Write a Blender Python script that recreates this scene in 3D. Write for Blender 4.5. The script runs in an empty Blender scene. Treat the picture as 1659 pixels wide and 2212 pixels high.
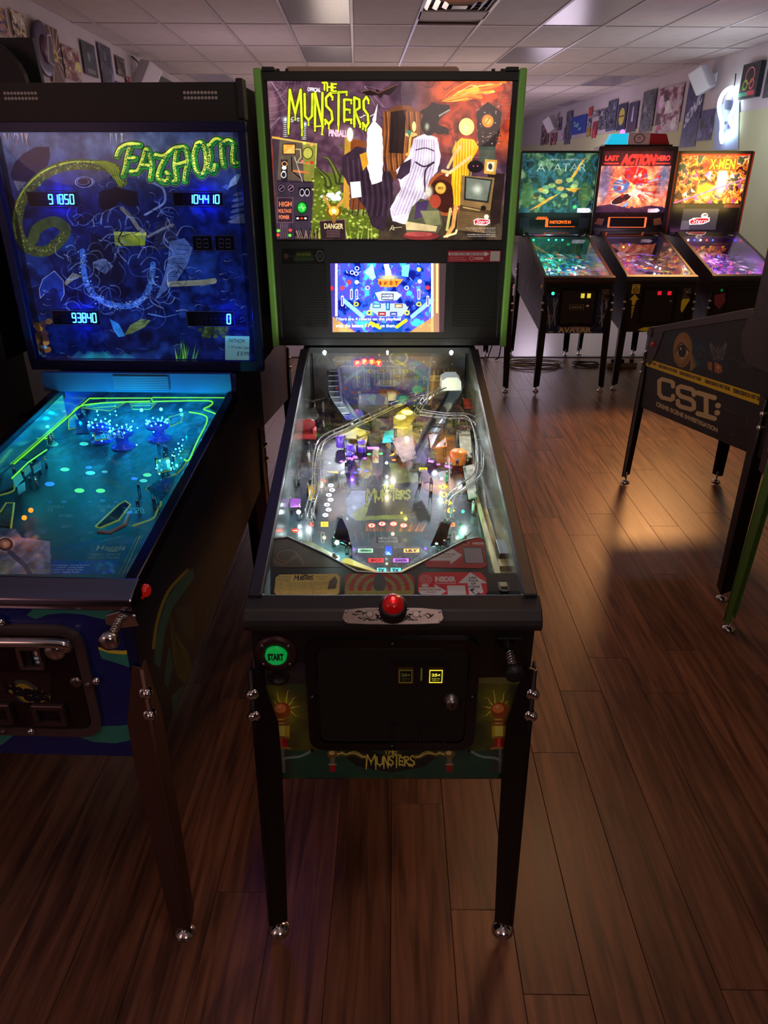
import bpy, bmesh, math, random
import numpy as np
from mathutils import Vector, Matrix

# ---------------------------------------------------------------- camera, world, lights, exposure
SC = bpy.context.scene
COL = SC.collection
F, CAM, TH = 1527.0, np.array([-0.017, -1.137, 1.672]), math.radians(25.62)
cd = bpy.data.cameras.new('camera'); cam = bpy.data.objects.new('camera', cd); COL.objects.link(cam)
cd.sensor_fit = 'VERTICAL'; cd.sensor_height = 36.0; cd.lens = 36.0 * F / 2212.0
cam.location = CAM; cam.rotation_euler = (math.pi / 2 - TH, 0, 0)
cd.clip_start = 0.02; cd.clip_end = 100
SC.camera = cam
world = bpy.data.worlds.new('world'); SC.world = world; world.use_nodes = True
wb = world.node_tree.nodes['Background']
wb.inputs[0].default_value = (0.030, 0.018, 0.018, 1); wb.inputs[1].default_value = 0.35
SC.view_settings.view_transform = 'Standard'; SC.view_settings.look = 'None'
SC.view_settings.exposure = 0.0; SC.view_settings.gamma = 1.0
SC.view_settings.use_curve_mapping = False
SC.cycles.max_bounces = 6; SC.cycles.transparent_max_bounces = 16
SC.cycles.sample_clamp_indirect = 3.0; SC.cycles.sample_clamp_direct = 12.0
SC.cycles.use_denoising = True
SC.cycles.caustics_reflective = False; SC.cycles.caustics_refractive = False

def srgb(c):
    return tuple((v / 255) / 12.92 if v / 255 <= 0.04045 else ((v / 255 + 0.055) / 1.055) ** 2.4 for v in c)

def lamp(kind, loc, watts, col, size=0.1, rot=None, size_y=None, spread=None):
    ld = bpy.data.lights.new('lamp', kind); ld.energy = watts; ld.color = srgb(col)
    if kind == 'AREA':
        ld.size = size
        if size_y: ld.shape = 'RECTANGLE'; ld.size_y = size_y
        if spread: ld.spread = spread
    else:
        ld.shadow_soft_size = size
    o = bpy.data.objects.new('lamp', ld); COL.objects.link(o); o.location = loc
    if rot: o.rotation_euler = rot
    return o
R = math.radians
def spot(loc, target, watts, col, deg, size):
    o = lamp('SPOT', loc, watts, col, size); o.data.spot_size = math.radians(deg); o.data.spot_blend = 0.7
    o.rotation_euler = (Vector(target) - Vector(loc)).to_track_quat('-Z', 'Y').to_euler(); return o
# unseen lamps standing in for the hall's lit machines, a warm spot, added fill
lamp('POINT', (-1.3, 7.2, 1.75), 20, (215, 190, 205), 0.35)
lamp('POINT', (-0.6, 10.5, 1.6), 34, (245, 222, 205), 0.4)
lamp('POINT', (1.2, 9.0, 1.6), 26, (255, 222, 205), 0.4)
lamp('POINT', (2.7, 12.0, 1.7), 34, (235, 215, 240), 0.4)
lamp('POINT', (0.5, 15.5, 1.6), 60, (225, 208, 245), 0.5)
lamp('POINT', (-1.7, 3.6, 1.9), 13, (255, 215, 190), 0.3)
lamp('POINT', (2.75, 6.9, 1.9), 10, (230, 235, 255), 0.3)
spot((2.95, 6.0, 2.75), (1.5, 2.2, 0), 420, (255, 178, 105), 62, 0.4)
lamp('POINT', (0.95, 1.9, 2.35), 19, (255, 195, 140), 0.3)  # added fill for the right floor and the lettered cabinet side
lamp('POINT', (0.5, -2.4, 2.2), 15, (255, 218, 208), 0.4)  # added fill from behind the camera for the machine fronts
lamp('POINT', (0.05, -0.55, 2.75), 11, (255, 226, 214), 0.25)  # added overhead fill, brightens the apron cards
lamp('POINT', (-2.1, -1.6, 2.0), 9, (255, 190, 175), 0.4)  # added fill at the left, behind the camera

# ---------------------------------------------------------------- measuring helpers
def ray(px, py):
    x = (px - 829.5) / F; u = (1106 - py) / F
    return np.array([x, math.cos(TH) + u * math.sin(TH), u * math.cos(TH) - math.sin(TH)])
def un(px, py, **k):
    r = ray(px, py)
    for a, v in k.items():
        i = 'xyz'.index(a); t = (v - CAM[i]) / r[i]
        return CAM + t * r
def pj(p):
    d = np.array(p) - CAM
    dep = d[1] * math.cos(TH) - d[2] * math.sin(TH); up = d[1] * math.sin(TH) + d[2] * math.cos(TH)
    return (829.5 + F * d[0] / dep, 1106 - F * up / dep)
def unpl(px, py, z0, s):
    r = ray(px, py); t = (z0 + s * CAM[1] - CAM[2]) / (r[2] - s * r[1])
    return CAM + t * r

# ---------------------------------------------------------------- mesh builder
class MB:
    def __init__(s): s.v = []; s.f = []; s.sm = []
    def add(s, vs, fs, sm=False):
        n = len(s.v); s.v += [tuple(v) for v in vs]; s.f += [tuple(i + n for i in f) for f in fs]; s.sm += [sm] * len(fs)
        return s
    def box(s, x0, x1, y0, y1, z0, z1):
        v = [(x, y, z) for z in (z0, z1) for y in (y0, y1) for x in (x0, x1)]
        return s.add(v, [(0, 2, 3, 1), (4, 5, 7, 6), (0, 1, 5, 4), (2, 6, 7, 3), (0, 4, 6, 2), (1, 3, 7, 5)])
    def prism(s, pts, axis, a, b, sm=False):
        # pts are 2D in the two other axes (order x<y<z), extruded along axis from a to b
        def P(p, t):
            return {'x': (t, p[0], p[1]), 'y': (p[0], t, p[1]), 'z': (p[0], p[1], t)}[axis]
        n = len(pts); v = [P(p, a) for p in pts] + [P(p, b) for p in pts]
        f = [tuple(range(n))[::-1], tuple(range(n, 2 * n))]
        s.add(v, f)
        return s.add(v, [(i, (i + 1) % n, n + (i + 1) % n, n + i) for i in range(n)], sm)
    def tube(s, pts, r, n=8, closed=False, cap=True):
        pts = [Vector(p) for p in pts]; m = len(pts); v = []; f = []
        up = Vector((0.13, 0.21, 0.97)).normalized()
        for i, p in enumerate(pts):
            a = pts[(i - 1) % m] if (closed or i > 0) else p; b = pts[(i + 1) % m] if (closed or i < m - 1) else p
            d = (b - a).normalized(); x = d.cross(up)
            if x.length < 1e-3: x = d.cross(Vector((1, 0, 0)))
            x.normalize(); y = x.cross(d); rr = r[i] if isinstance(r, (list, tuple)) else r
            for k in range(n):
                t = 2 * math.pi * k / n; v.append(p + (x * math.cos(t) + y * math.sin(t)) * rr)
        for i in range(m if closed else m - 1):
            for k in range(n):
                f.append((i * n + k, i * n + (k + 1) % n, ((i + 1) % m) * n + (k + 1) % n, ((i + 1) % m) * n + k))
        s.add(v, f, True)
        if not closed and cap:
            s.add(v, [tuple(range(n))[::-1], tuple(range((m - 1) * n, m * n))])
        return s
    def lathe(s, prof, c, d=(0, 0, 1), n=16):
        # prof: (radius, height) pairs along direction d from c
        d = Vector(d).normalized(); x = d.cross(Vector((0, 1, 0)))
        if x.length < 1e-3: x = d.cross(Vector((1, 0, 0)))
        x.normalize(); y = d.cross(x); c = Vector(c); v = []; f = []
        for r, h in prof:
            for k in range(n):
                t = 2 * math.pi * k / n; v.append(c + d * h + (x * math.cos(t) + y * math.sin(t)) * max(r, 1e-5))
        for i in range(len(prof) - 1):
            for k in range(n): f.append((i * n + k, i * n + (k + 1) % n, (i + 1) * n + (k + 1) % n, (i + 1) * n + k))
        return s.add(v, f, True)
    def ball(s, c, r, n=10):
        return s.lathe([(r * math.sin(math.pi * i / 6), -r * math.cos(math.pi * i / 6)) for i in range(7)], c, n=n)
    def build(s, name, mat, parent=None, bev=0, seg=2, kind=None):
        me = bpy.data.meshes.new(name); me.from_pydata(s.v, [], s.f)
        me.polygons.foreach_set('use_smooth', s.sm)
        bm = bmesh.new(); bm.from_mesh(me)
        bmesh.ops.remove_doubles(bm, verts=bm.verts, dist=1e-6)
        if len(s.f) > 1: bmesh.ops.recalc_face_normals(bm, faces=bm.faces)
        if bev:
            es = [e for e in bm.edges if len(e.link_faces) == 2 and e.calc_face_angle(0) > 0.5]
            bmesh.ops.bevel(bm, geom=es, offset=bev, segments=seg, affect='EDGES', profile=0.5)
        bm.to_mesh(me); bm.free()
        me.materials.append(mat)
        o = bpy.data.objects.new(name, me); COL.objects.link(o)
        if parent: o.parent = parent
        if kind: o['kind'] = kind
        return o
def rrect(x0, z0, x1, z1, r, n=5):
    p = []
    for cx, cz, a in ((x1 - r, z1 - r, 0), (x0 + r, z1 - r, 90), (x0 + r, z0 + r, 180), (x1 - r, z0 + r, 270)):
        for i in range(n + 1):
            t = R(a + 90 * i / n); p.append((cx + r * math.cos(t), cz + r * math.sin(t)))
    return p
def thing(name, label, cat, loc=(0, 0, 0), rz=0, group=None):
    o = bpy.data.objects.new(name, None); COL.objects.link(o); o.location = loc; o.rotation_euler = (0, 0, rz)
    return tag(o, label, cat, group)
def tag(o, label, cat, group=None):
    o['label'] = label; o['category'] = cat
    if group: o['group'] = group
    return o

# ---------------------------------------------------------------- materials
def mat(name, col, rough=0.5, metal=0.0, emit=0.0, ecol=None, coat=0.0, noise=0.0, nscale=30, bump=0.0, spec=0.5):
    m = bpy.data.materials.new(name); m.use_nodes = True; nt = m.node_tree; b = nt.nodes['Principled BSDF']
    c = srgb(col); b.inputs['Base Color'].default_value = (*c, 1)
    b.inputs['Roughness'].default_value = rough; b.inputs['Metallic'].default_value = metal
    b.inputs['Coat Weight'].default_value = coat; b.inputs['Specular IOR Level'].default_value = spec
    if emit:
        b.inputs['Emission Color'].default_value = (*srgb(ecol or col), 1); b.inputs['Emission Strength'].default_value = emit
    if noise or bump:
        tc = nt.nodes.new('ShaderNodeTexCoord'); n = nt.nodes.new('ShaderNodeTexNoise'); n.inputs['Scale'].default_value = nscale
        n.inputs['Detail'].default_value = 5; nt.links.new(tc.outputs['Object'], n.inputs['Vector'])
        if noise:
            r = nt.nodes.new('ShaderNodeValToRGB')
            r.color_ramp.elements[0].position = 0.3; r.color_ramp.elements[1].position = 0.7
            r.color_ramp.elements[0].color = (*[v * (1 - noise) for v in c], 1); r.color_ramp.elements[1].color = (*[min(1, v * (1 + noise)) for v in c], 1)
            nt.links.new(n.outputs['Fac'], r.inputs[0]); nt.links.new(r.outputs[0], b.inputs['Base Color'])
        if bump:
            bp = nt.nodes.new('ShaderNodeBump'); bp.inputs['Strength'].default_value = bump; bp.inputs['Distance'].default_value = 0.002
            nt.links.new(n.outputs['Fac'], bp.inputs['Height']); nt.links.new(bp.outputs[0], b.inputs['Normal'])
    return m
def glassmat(name, tint=(255, 255, 255), rough=0.0, refl=1.0):
    m = bpy.data.materials.new(name); m.use_nodes = True; nt = m.node_tree; nt.nodes.clear()
    o = nt.nodes.new('ShaderNodeOutputMaterial'); t = nt.nodes.new('ShaderNodeBsdfTransparent'); g = nt.nodes.new('ShaderNodeBsdfGlossy')
    f = nt.nodes.new('ShaderNodeFresnel'); f.inputs[0].default_value = 1.5; mx = nt.nodes.new('ShaderNodeMixShader')
    mu = nt.nodes.new('ShaderNodeMath'); mu.operation = 'MULTIPLY'; mu.inputs[1].default_value = refl
    t.inputs[0].default_value = (*srgb(tint), 1); g.inputs['Roughness'].default_value = rough
    nt.links.new(f.outputs[0], mu.inputs[0]); nt.links.new(mu.outputs[0], mx.inputs[0]); nt.links.new(t.outputs[0], mx.inputs[1])
    nt.links.new(g.outputs[0], mx.inputs[2]); nt.links.new(mx.outputs[0], o.inputs[0])
    return m
M = dict(
    black=mat('black_textured', (30, 30, 33), 0.45, noise=0.15, bump=0.15, nscale=300),
    blackgloss=mat('black_gloss', (14, 14, 17), 0.18, coat=0.3),
    powder=mat('powder_black', (44, 44, 48), 0.38, bump=0.2, nscale=600),
    chrome=mat('chrome', (225, 225, 230), 0.12, 1.0),
    steel=mat('steel', (150, 145, 142), 0.32, 1.0, noise=0.1),
    wire=mat('wire_steel', (215, 215, 210), 0.22, 1.0),
    greentrim=mat('green_trim', (138, 205, 96), 0.4),
    greenleg=mat('green_powder', (88, 140, 55), 0.35),
    steelleg=mat('satin_steel', (120, 92, 84), 0.4, 0.75),
    blackleg=mat('black_leg', (15, 14, 15), 0.35),
    glass=glassmat('pane_glass'),
    bbglass=glassmat('backglass_pane', refl=0.7),
    rubber=mat('rubber', (18, 18, 18), 0.8),
    red=mat('red_plastic', (190, 20, 22), 0.25, emit=0.12, ecol=(255, 30, 20), coat=0.5),
    redchair=mat('red_velvet_plastic', (150, 18, 22), 0.3, coat=0.5),
    wood=mat('maple_wood', (190, 168, 118), 0.4, noise=0.25, nscale=14),
    white=mat('white_plastic', (225, 222, 225), 0.5),
    wallw=mat('wall_paint', (196, 186, 190), 0.8, noise=0.04, nscale=3, bump=0.1),
    cream=mat('cream_paint', (192, 194, 152), 0.8, noise=0.04, nscale=3),
    yellowplastic=mat('yellow_plastic', (215, 190, 80), 0.3),
    mirror=mat('side_blade', (170, 178, 176), 0.16, 0.9, noise=0.25, nscale=7),
    purple=mat('purple_plastic', (90, 50, 190), 0.3, emit=0.5),
    clear=glassmat('clear_plastic', (235, 245, 240), 0.03),
    greenclear=glassmat('green_clear_plastic', (90, 235, 190), 0.03),
    cable=mat('pale_cable', (190, 180, 160), 0.5),
    brown=mat('brown_panel', (92, 62, 46), 0.45, noise=0.25, nscale=6),
    beige=mat('beige_panel', (215, 190, 170), 0.6),
    gold=mat('gold_panel', (190, 150, 60), 0.4, 0.3),
)
def emitm(name, col, s): return mat(name, col, 0.4, emit=s)
LED = {k: emitm('led_' + k, c, s) for k, c, s in (('white', (235, 245, 255), 14), ('cyan', (60, 230, 255), 9), ('blue', (40, 60, 255), 8), ('green', (30, 255, 160), 7),
    ('red', (255, 40, 40), 7), ('purple', (150, 70, 255), 6), ('yellow', (255, 215, 60), 5), ('amber', (255, 150, 30), 5), ('warm', (255, 235, 190), 9), ('edge', (150, 235, 40), 1.6), ('orange', (255, 110, 20), 3))}

# ---------------------------------------------------------------- lettering and flat print
_tc = {}
def textmask(s, bold=0.0, H=56):
    k = (s, bold)
    if k in _tc: return _tc[k]
    cu = bpy.data.curves.new('t', 'FONT'); cu.body = s; cu.size = 1; cu.offset = bold; cu.resolution_u = 4
    o = bpy.data.objects.new('t', cu); COL.objects.link(o)
    dg = bpy.context.evaluated_depsgraph_get(); me = o.evaluated_get(dg).to_mesh()
    n = len(me.vertices); v = np.empty(n * 3); me.vertices.foreach_get('co', v); v = v.reshape(-1, 3)[:, :2]
    me.calc_loop_triangles(); t = np.empty(len(me.loop_triangles) * 3, int); me.loop_triangles.foreach_get('vertices', t); t = t.reshape(-1, 3)
    lo, hi = v.min(0), v.max(0); sc = (hi - lo); h = max(sc[1], 0.02); W = max(4, int(H * sc[0] / h)); g = np.zeros((H, W), bool)
    P = (v - lo) / sc * [W, H]; P[:, 1] = H - P[:, 1]
    for a, b, c in P[t]:
        x0, x1 = int(max(0, min(a[0], b[0], c[0]) - 1)), int(min(W, max(a[0], b[0], c[0]) + 2)); y0, y1 = int(max(0, min(a[1], b[1], c[1]) - 1)), int(min(H, max(a[1], b[1], c[1]) + 2))
        if x1 <= x0 or y1 <= y0: continue
        yy, xx = np.mgrid[y0:y1, x0:x1]; xx = xx + .5; yy = yy + .5
        e = [(q[0] - p[0]) * (yy - p[1]) - (q[1] - p[1]) * (xx - p[0]) for p, q in ((a, b), (b, c), (c, a))]
        g[y0:y1, x0:x1] |= ((e[0] >= 0) & (e[1] >= 0) & (e[2] >= 0)) | ((e[0] <= 0) & (e[1] <= 0) & (e[2] <= 0))
    o.evaluated_get(dg).to_mesh_clear(); bpy.data.objects.remove(o); bpy.data.curves.remove(cu)
    _tc[k] = g.astype(np.float32); return _tc[k]

def homog(src, dst):
    A = []
    for (x, y), (u, v) in zip(src, dst):
        A += [[x, y, 1, 0, 0, 0, -u * x, -u * y, -u], [0, 0, 0, x, y, 1, -v * x, -v * y, -v]]
    return np.linalg.svd(np.array(A, float))[2][-1].reshape(3, 3)
def vnoise(h, w, cells, rng, octv=3):
    out = np.zeros((h, w)); amp = 1; tot = 0
    for o in range(octv):
        c = cells * 2 ** o; ch = max(2, int(c * h / max(w, h)) + 2); cw = max(2, int(c * w / max(w, h)) + 2)
        g = rng.random((ch, cw)); y = np.linspace(0, ch - 1.001, h); x = np.linspace(0, cw - 1.001, w)
        yi = y.astype(int)[:, None]; xi = x.astype(int)[None]; fy = (y % 1)[:, None]; fx = (x % 1)[None]; fy = fy * fy * (3 - 2 * fy); fx = fx * fx * (3 - 2 * fx)
        out += amp * ((g[yi, xi] * (1 - fx) + g[yi, xi + 1] * fx) * (1 - fy) + (g[yi + 1, xi] * (1 - fx) + g[yi + 1, xi + 1] * fx) * fy); tot += amp; amp *= .55
    return out / tot
class Canvas:
    """flat print; drawing coordinates are measured units of the print, set by the four corners TL TR BR BL"""
    def __init__(s, w, h, corners, seed=0, base=(0, 0, 0)):
        s.w, s.h = w, h; s.rng = np.random.default_rng(seed)
        Hm = homog([(0, 0), (w, 0), (w, h), (0, h)], corners)
        yy, xx = np.mgrid[0:h, 0:w]; xx = xx + .5; yy = yy + .5
        d = Hm[2, 0] * xx + Hm[2, 1] * yy + Hm[2, 2]
        s.X = (Hm[0, 0] * xx + Hm[0, 1] * yy + Hm[0, 2]) / d; s.Y = (Hm[1, 0] * xx + Hm[1, 1] * yy + Hm[1, 2]) / d
        s.inv = np.linalg.inv(Hm); s.c = np.ones((h, w, 3), np.float32) * np.array(base) / 255; s.e = np.zeros((h, w, 3), np.float32)
        s.o = (0, 0, 1)
    def view(s, ox, oy, sc): s.o = (ox, oy, sc); return s
    def _p(s, x, y): return s.o[0] + x / s.o[2], s.o[1] + y / s.o[2]
    def _sl(s, x0, y0, x1, y1):
        q = np.array([s.inv @ (x, y, 1) for x, y in ((x0, y0), (x1, y0), (x1, y1), (x0, y1))]); q = q[:, :2] / q[:, 2:]
        a, b = np.floor(q.min(0)).astype(int) - 1, np.ceil(q.max(0)).astype(int) + 2
        return slice(max(0, a[1]), max(0, min(s.h, b[1]))), slice(max(0, a[0]), max(0, min(s.w, b[0])))
    def _put(s, sl, m, col, al=1.0, e=None):
        if m.size == 0: return
        m = (m * al)[..., None].astype(np.float32); c = np.array(col, np.float32) / 255
        s.c[sl] = s.c[sl] * (1 - m) + c * m
        if e is not None: s.e[sl] = s.e[sl] * (1 - m) + c * m * e
    def poly(s, pts, col, al=1.0, e=None, soft=0, ripple=0):
        P = np.array([s._p(*p) for p in pts]); sl = s._sl(*(P.min(0) - soft), *(P.max(0) + soft)); X, Y = s.X[sl], s.Y[sl]
        if X.size == 0: return s
        if ripple: X = X + np.sin(Y * .31 + P[0, 0]) * ripple; Y = Y + np.sin(X * .23) * ripple
        ins = np.zeros(X.shape, bool); n = len(P)
        for i in range(n):
            (x1, y1), (x2, y2) = P[i], P[(i + 1) % n]
            if y1 == y2: continue
            ins ^= ((y1 > Y) != (y2 > Y)) & (X < (x2 - x1) * (Y - y1) / (y2 - y1) + x1)
        s._put(sl, ins.astype(float), col, al, e); return s
    def rect(s, x0, y0, x1, y1, col, al=1.0, e=None): return s.poly([(x0, y0), (x1, y0), (x1, y1), (x0, y1)], col, al, e)
    def ell(s, x, y, rx, ry, col, al=1.0, e=None, ring=0, soft=0, ang=0):
        cx, cy = s._p(x, y); rx /= s.o[2]; ry /= s.o[2]; k = max(rx, ry) * 1.05 + 1
        sl = s._sl(cx - k, cy - k, cx + k, cy + k); dx, dy = s.X[sl] - cx, s.Y[sl] - cy
        if dx.size == 0: return s
        if ang: a = R(ang); dx, dy = dx * math.cos(a) + dy * math.sin(a), dy * math.cos(a) - dx * math.sin(a)
        d = np.sqrt((dx / rx) ** 2 + (dy / ry) ** 2)
        m = np.clip((1 - d) / soft, 0, 1) ** 1.5 if soft else np.clip((1 - d) * min(rx, ry) * 1.5 + .5, 0, 1)
        if ring: m = m * (d > 1 - ring)
        s._put(sl, m, col, al, e); return s
    def line(s, pts, w, col, al=1.0, e=None, closed=False, taper=False):
        P = [s._p(*p) for p in pts]; w = w / s.o[2] / 2
        if closed: P.append(P[0])
        A = np.array(P); sl = s._sl(*(A.min(0) - w - 1), *(A.max(0) + w + 1)); X, Y = s.X[sl], s.Y[sl]
        if X.size == 0: return s
        m = np.zeros(X.shape)
        for i, ((x1, y1), (x2, y2)) in enumerate(zip(P[:-1], P[1:])):
            L = (x2 - x1) ** 2 + (y2 - y1) ** 2 + 1e-9; t = np.clip(((X - x1) * (x2 - x1) + (Y - y1) * (y2 - y1)) / L, 0, 1)
            ww = w * (1 - (i + t) / (len(P) - 1)) if taper else w
            d = np.hypot(X - x1 - t * (x2 - x1), Y - y1 - t * (y2 - y1)); m = np.maximum(m, np.clip((ww - d) * 2 + .5, 0, 1))
        s._put(sl, m, col, al, e); return s
    def curve(s, pts, w, col, al=1.0, e=None, closed=False, taper=False): return s.line(smooth(pts, closed), w, col, al, e, False, taper)
    def text(s, t, x0, y0, x1, y1, col, al=1.0, e=None, bold=0.0, slant=0.0, skew=0.0, arc=0.0):
        (x0, y0), (x1, y1) = s._p(x0, y0), s._p(x1, y1); g = textmask(t, bold); H, W = g.shape; sk = abs(skew * (x1 - x0)) + abs(arc * (x1 - x0))
        sl = s._sl(x0 - (y1 - y0), y0 - sk, x1 + (y1 - y0), y1 + sk); X, Y = s.X[sl], s.Y[sl]
        if X.size == 0: return s
        Yr = Y - skew * (X - x0)
        if arc: q = (X - (x0 + x1) / 2) / (x1 - x0) * 2; Yr = Yr + arc * (x1 - x0) * q * q
        Xr = X + slant * (Yr - y1); u = (Xr - x0) / (x1 - x0) * W - .5; v = (Yr - y0) / (y1 - y0) * H - .5
        gp = np.pad(g, 2); u = np.clip(u + 2, 0, W + 2.9); v = np.clip(v + 2, 0, H + 2.9); ui = u.astype(int); vi = v.astype(int); fu = u - ui; fv = v - vi
        m = (gp[vi, ui] * (1 - fu) + gp[vi, ui + 1] * fu) * (1 - fv) + (gp[vi + 1, ui] * (1 - fu) + gp[vi + 1, ui + 1] * fu) * fv
        s._put(sl, m, col, al, e); return s
    def noise(s, cols, cells=8, al=1.0, region=None, contrast=1.6, e=None, octv=4):
        n = np.clip((vnoise(s.h, s.w, cells, s.rng, octv) - .5) * contrast + .5, 0, 1); C = np.array(cols, float) / 255; t = n * (len(cols) - 1)
        i = np.minimum(t.astype(int), len(cols) - 2); f = (t - i)[..., None]; c = C[i] * (1 - f) + C[i + 1] * f
        m = np.full((s.h, s.w, 1), al) if region is None else region[..., None] * al
        s.c = (s.c * (1 - m) + c * m).astype(np.float32)
        if e is not None: s.e = (s.e * (1 - m) + c * m * e).astype(np.float32)
        return s
    def grain(s, amt=.3, cells=22, seed=1):
        n = vnoise(s.h, s.w, cells, np.random.default_rng(seed), 4)[..., None]; k = 1 + (n - .5) * 2 * amt
        s.c = np.clip(s.c * k, 0, 1).astype(np.float32); return s
    def seg7(s, txt, x0, y0, x1, y1, n, col, ghost=None, e=1.0, w=None):
        cw = (x1 - x0) / n; w = w or cw * .16; txt = txt.rjust(n)
        S = {'0': 'abcdef', '1': 'bc', '2': 'abged', '3': 'abgcd', '4': 'fgbc', '5': 'afgcd', '6': 'afgedc', '7': 'abc', '8': 'abcdefg', '9': 'abcdfg', ' ': ''}
        for i, ch in enumerate(txt):
            l = x0 + i * cw + cw * .14; r = x0 + (i + 1) * cw - cw * .2; m = (y0 + y1) / 2; g = w * .35; sl = (y1 - y0) * .08
            Q = {'a': ((l + g + sl, y0), (r - g + sl, y0)), 'b': ((r + sl, y0 + g), (r + sl / 2, m - g)), 'c': ((r + sl / 2, m + g), (r, y1 - g)), 'd': ((l + g, y1), (r - g, y1)),
                 'e': ((l + sl / 2, m + g), (l, y1 - g)), 'f': ((l + sl, y0 + g), (l + sl / 2, m - g)), 'g': ((l + g + sl / 2, m), (r - g + sl / 2, m))}
            for k in 'abcdefg':
                if ghost: s.line(Q[k], w * .7, ghost)
            for k in S[ch]: s.line(Q[k], w, col, e=e)
        return s
    def drip(s, word, boxes, w, col, dark=None, e=None, drips=True):
        G = {'M': [[(0, 1), (.1, 0), (.5, .62), (.9, 0), (1, 1)]], 'U': [[(0, 0), (.06, .85), (.5, 1), (.94, .85), (1, 0)]], 'N': [[(0, 1), (.02, 0), (.98, 1), (1, 0)]],
             'S': [[(1, .12), (.6, 0), (.1, .14), (.15, .4), (.85, .58), (1, .85), (.5, 1), (0, .86)]], 'T': [[(0, .02), (1, 0)], [(.5, 0), (.48, 1)]],
             'E': [[(1, .02), (0, 0), (0, 1), (1, .98)], [(0, .48), (.8, .5)]], 'R': [[(0, 1), (0, 0), (.85, .08), (.9, .38), (.1, .5), (1, 1)]], 'H': [[(0, 0), (0, 1)], [(1, 0), (1, 1)], [(0, .5), (1, .5)]]}
        rg = random.Random(5)
        for ps, cc, ww in (((0, dark, w * 1.7),) if dark else ()) + ((1, col, w),):
            rg.seed(5)
            for ch, (x0, y0, x1, y1) in zip(word, boxes):
                for st in G[ch]:
                    P = [(x0 + a * (x1 - x0), y0 + b * (y1 - y0)) for a, b in st]; s.line(P, ww, cc, e=e if ps else None)
                    if drips:
                        for p in P[::2] + [P[-1]]:
                            L = rg.uniform(.06, .2) * (y1 - y0); s.line([(p[0], p[1]), (p[0], p[1] + L)], ww * .62, cc, e=e if ps else None); s.ell(p[0], p[1] + L, ww * .42, ww * .5, cc, e=e if ps else None)
        return s
    def material(s, name, emit=0.0, rough=0.35, coat=0.0, use_e=False, metal=0.0, alpha=1.0):
        def im(a, nm):
            i = bpy.data.images.new(nm, s.w, s.h); b = np.ones((s.h, s.w, 4), np.float32); b[..., :3] = np.clip(a, 0, 1); i.pixels.foreach_set(b[::-1].ravel()); i.update(); i.pack(); return i
        m = bpy.data.materials.new(name); m.use_nodes = True; nt = m.node_tree; b = nt.nodes['Principled BSDF']
        t = nt.nodes.new('ShaderNodeTexImage'); t.image = im(s.c, name); t.extension = 'EXTEND'; nt.links.new(t.outputs[0], b.inputs['Base Color'])
        b.inputs['Roughness'].default_value = rough; b.inputs['Coat Weight'].default_value = coat; b.inputs['Metallic'].default_value = metal
        if emit:
            src = t
            if use_e: src = nt.nodes.new('ShaderNodeTexImage'); src.image = im(s.e, name + '_lit'); src.extension = 'EXTEND'
            nt.links.new(src.outputs[0], b.inputs['Emission Color']); b.inputs['Emission Strength'].default_value = emit
        return m
def smooth(pts, closed=False, k=6):
    P = [Vector(p) for p in pts]; n = len(P); out = []
    for i in range(n if closed else n - 1):
        a = P[(i - 1) % n] if (closed or i) else P[0]; b = P[i]; c = P[(i + 1) % n]; d = P[(i + 2) % n] if (closed or i < n - 2) else P[-1]
        for j in range(k):
            t = j / k; out.append(tuple(.5 * ((2 * b) + (c - a) * t + (2 * a - 5 * b + 4 * c - d) * t * t + (3 * b - a - 3 * c + d) * t ** 3)))
    out.append(tuple(P[0] if closed else P[-1])); return out
def printed(name, pts, frame, m, parent=None, thick=0.0012):
    """a flat printed piece: outline pts in 3D, picture frame TL TR BL in 3D, a thin solid with the print on its face"""
    TL, TR, BL = (Vector(p) for p in frame); ux = TR - TL; vy = BL - TL; nrm = vy.cross(ux).normalized()
    P = [Vector(p) for p in pts]; n = len(P); vs = P + [p - nrm * thick for p in P]
    fs = [tuple(range(n)), tuple(range(n, 2 * n))[::-1]] + [(i, (i + 1) % n, n + (i + 1) % n, n + i) for i in range(n)]
    me = bpy.data.meshes.new(name); me.from_pydata([tuple(v) for v in vs], [], fs); uv = me.uv_layers.new(name='UVMap')
    for l in me.loops:
        d = Vector(me.vertices[l.vertex_index].co) - TL; uv.data[l.index].uv = (d.dot(ux) / ux.length_squared, 1 - d.dot(vy) / vy.length_squared)
    me.materials.append(m); bm = bmesh.new(); bm.from_mesh(me); bmesh.ops.recalc_face_normals(bm, faces=bm.faces); bm.to_mesh(me); bm.free()
    o = bpy.data.objects.new(name, me); COL.objects.link(o)
    if parent: o.parent = parent
    return o
def panel(name, TL, TR, BL, m, parent=None, thick=0.0012):
    TL, TR, BL = Vector(TL), Vector(TR), Vector(BL)
    return printed(name, [TL, TR, TR + BL - TL, BL], (TL, TR, BL), m, parent, thick)

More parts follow.
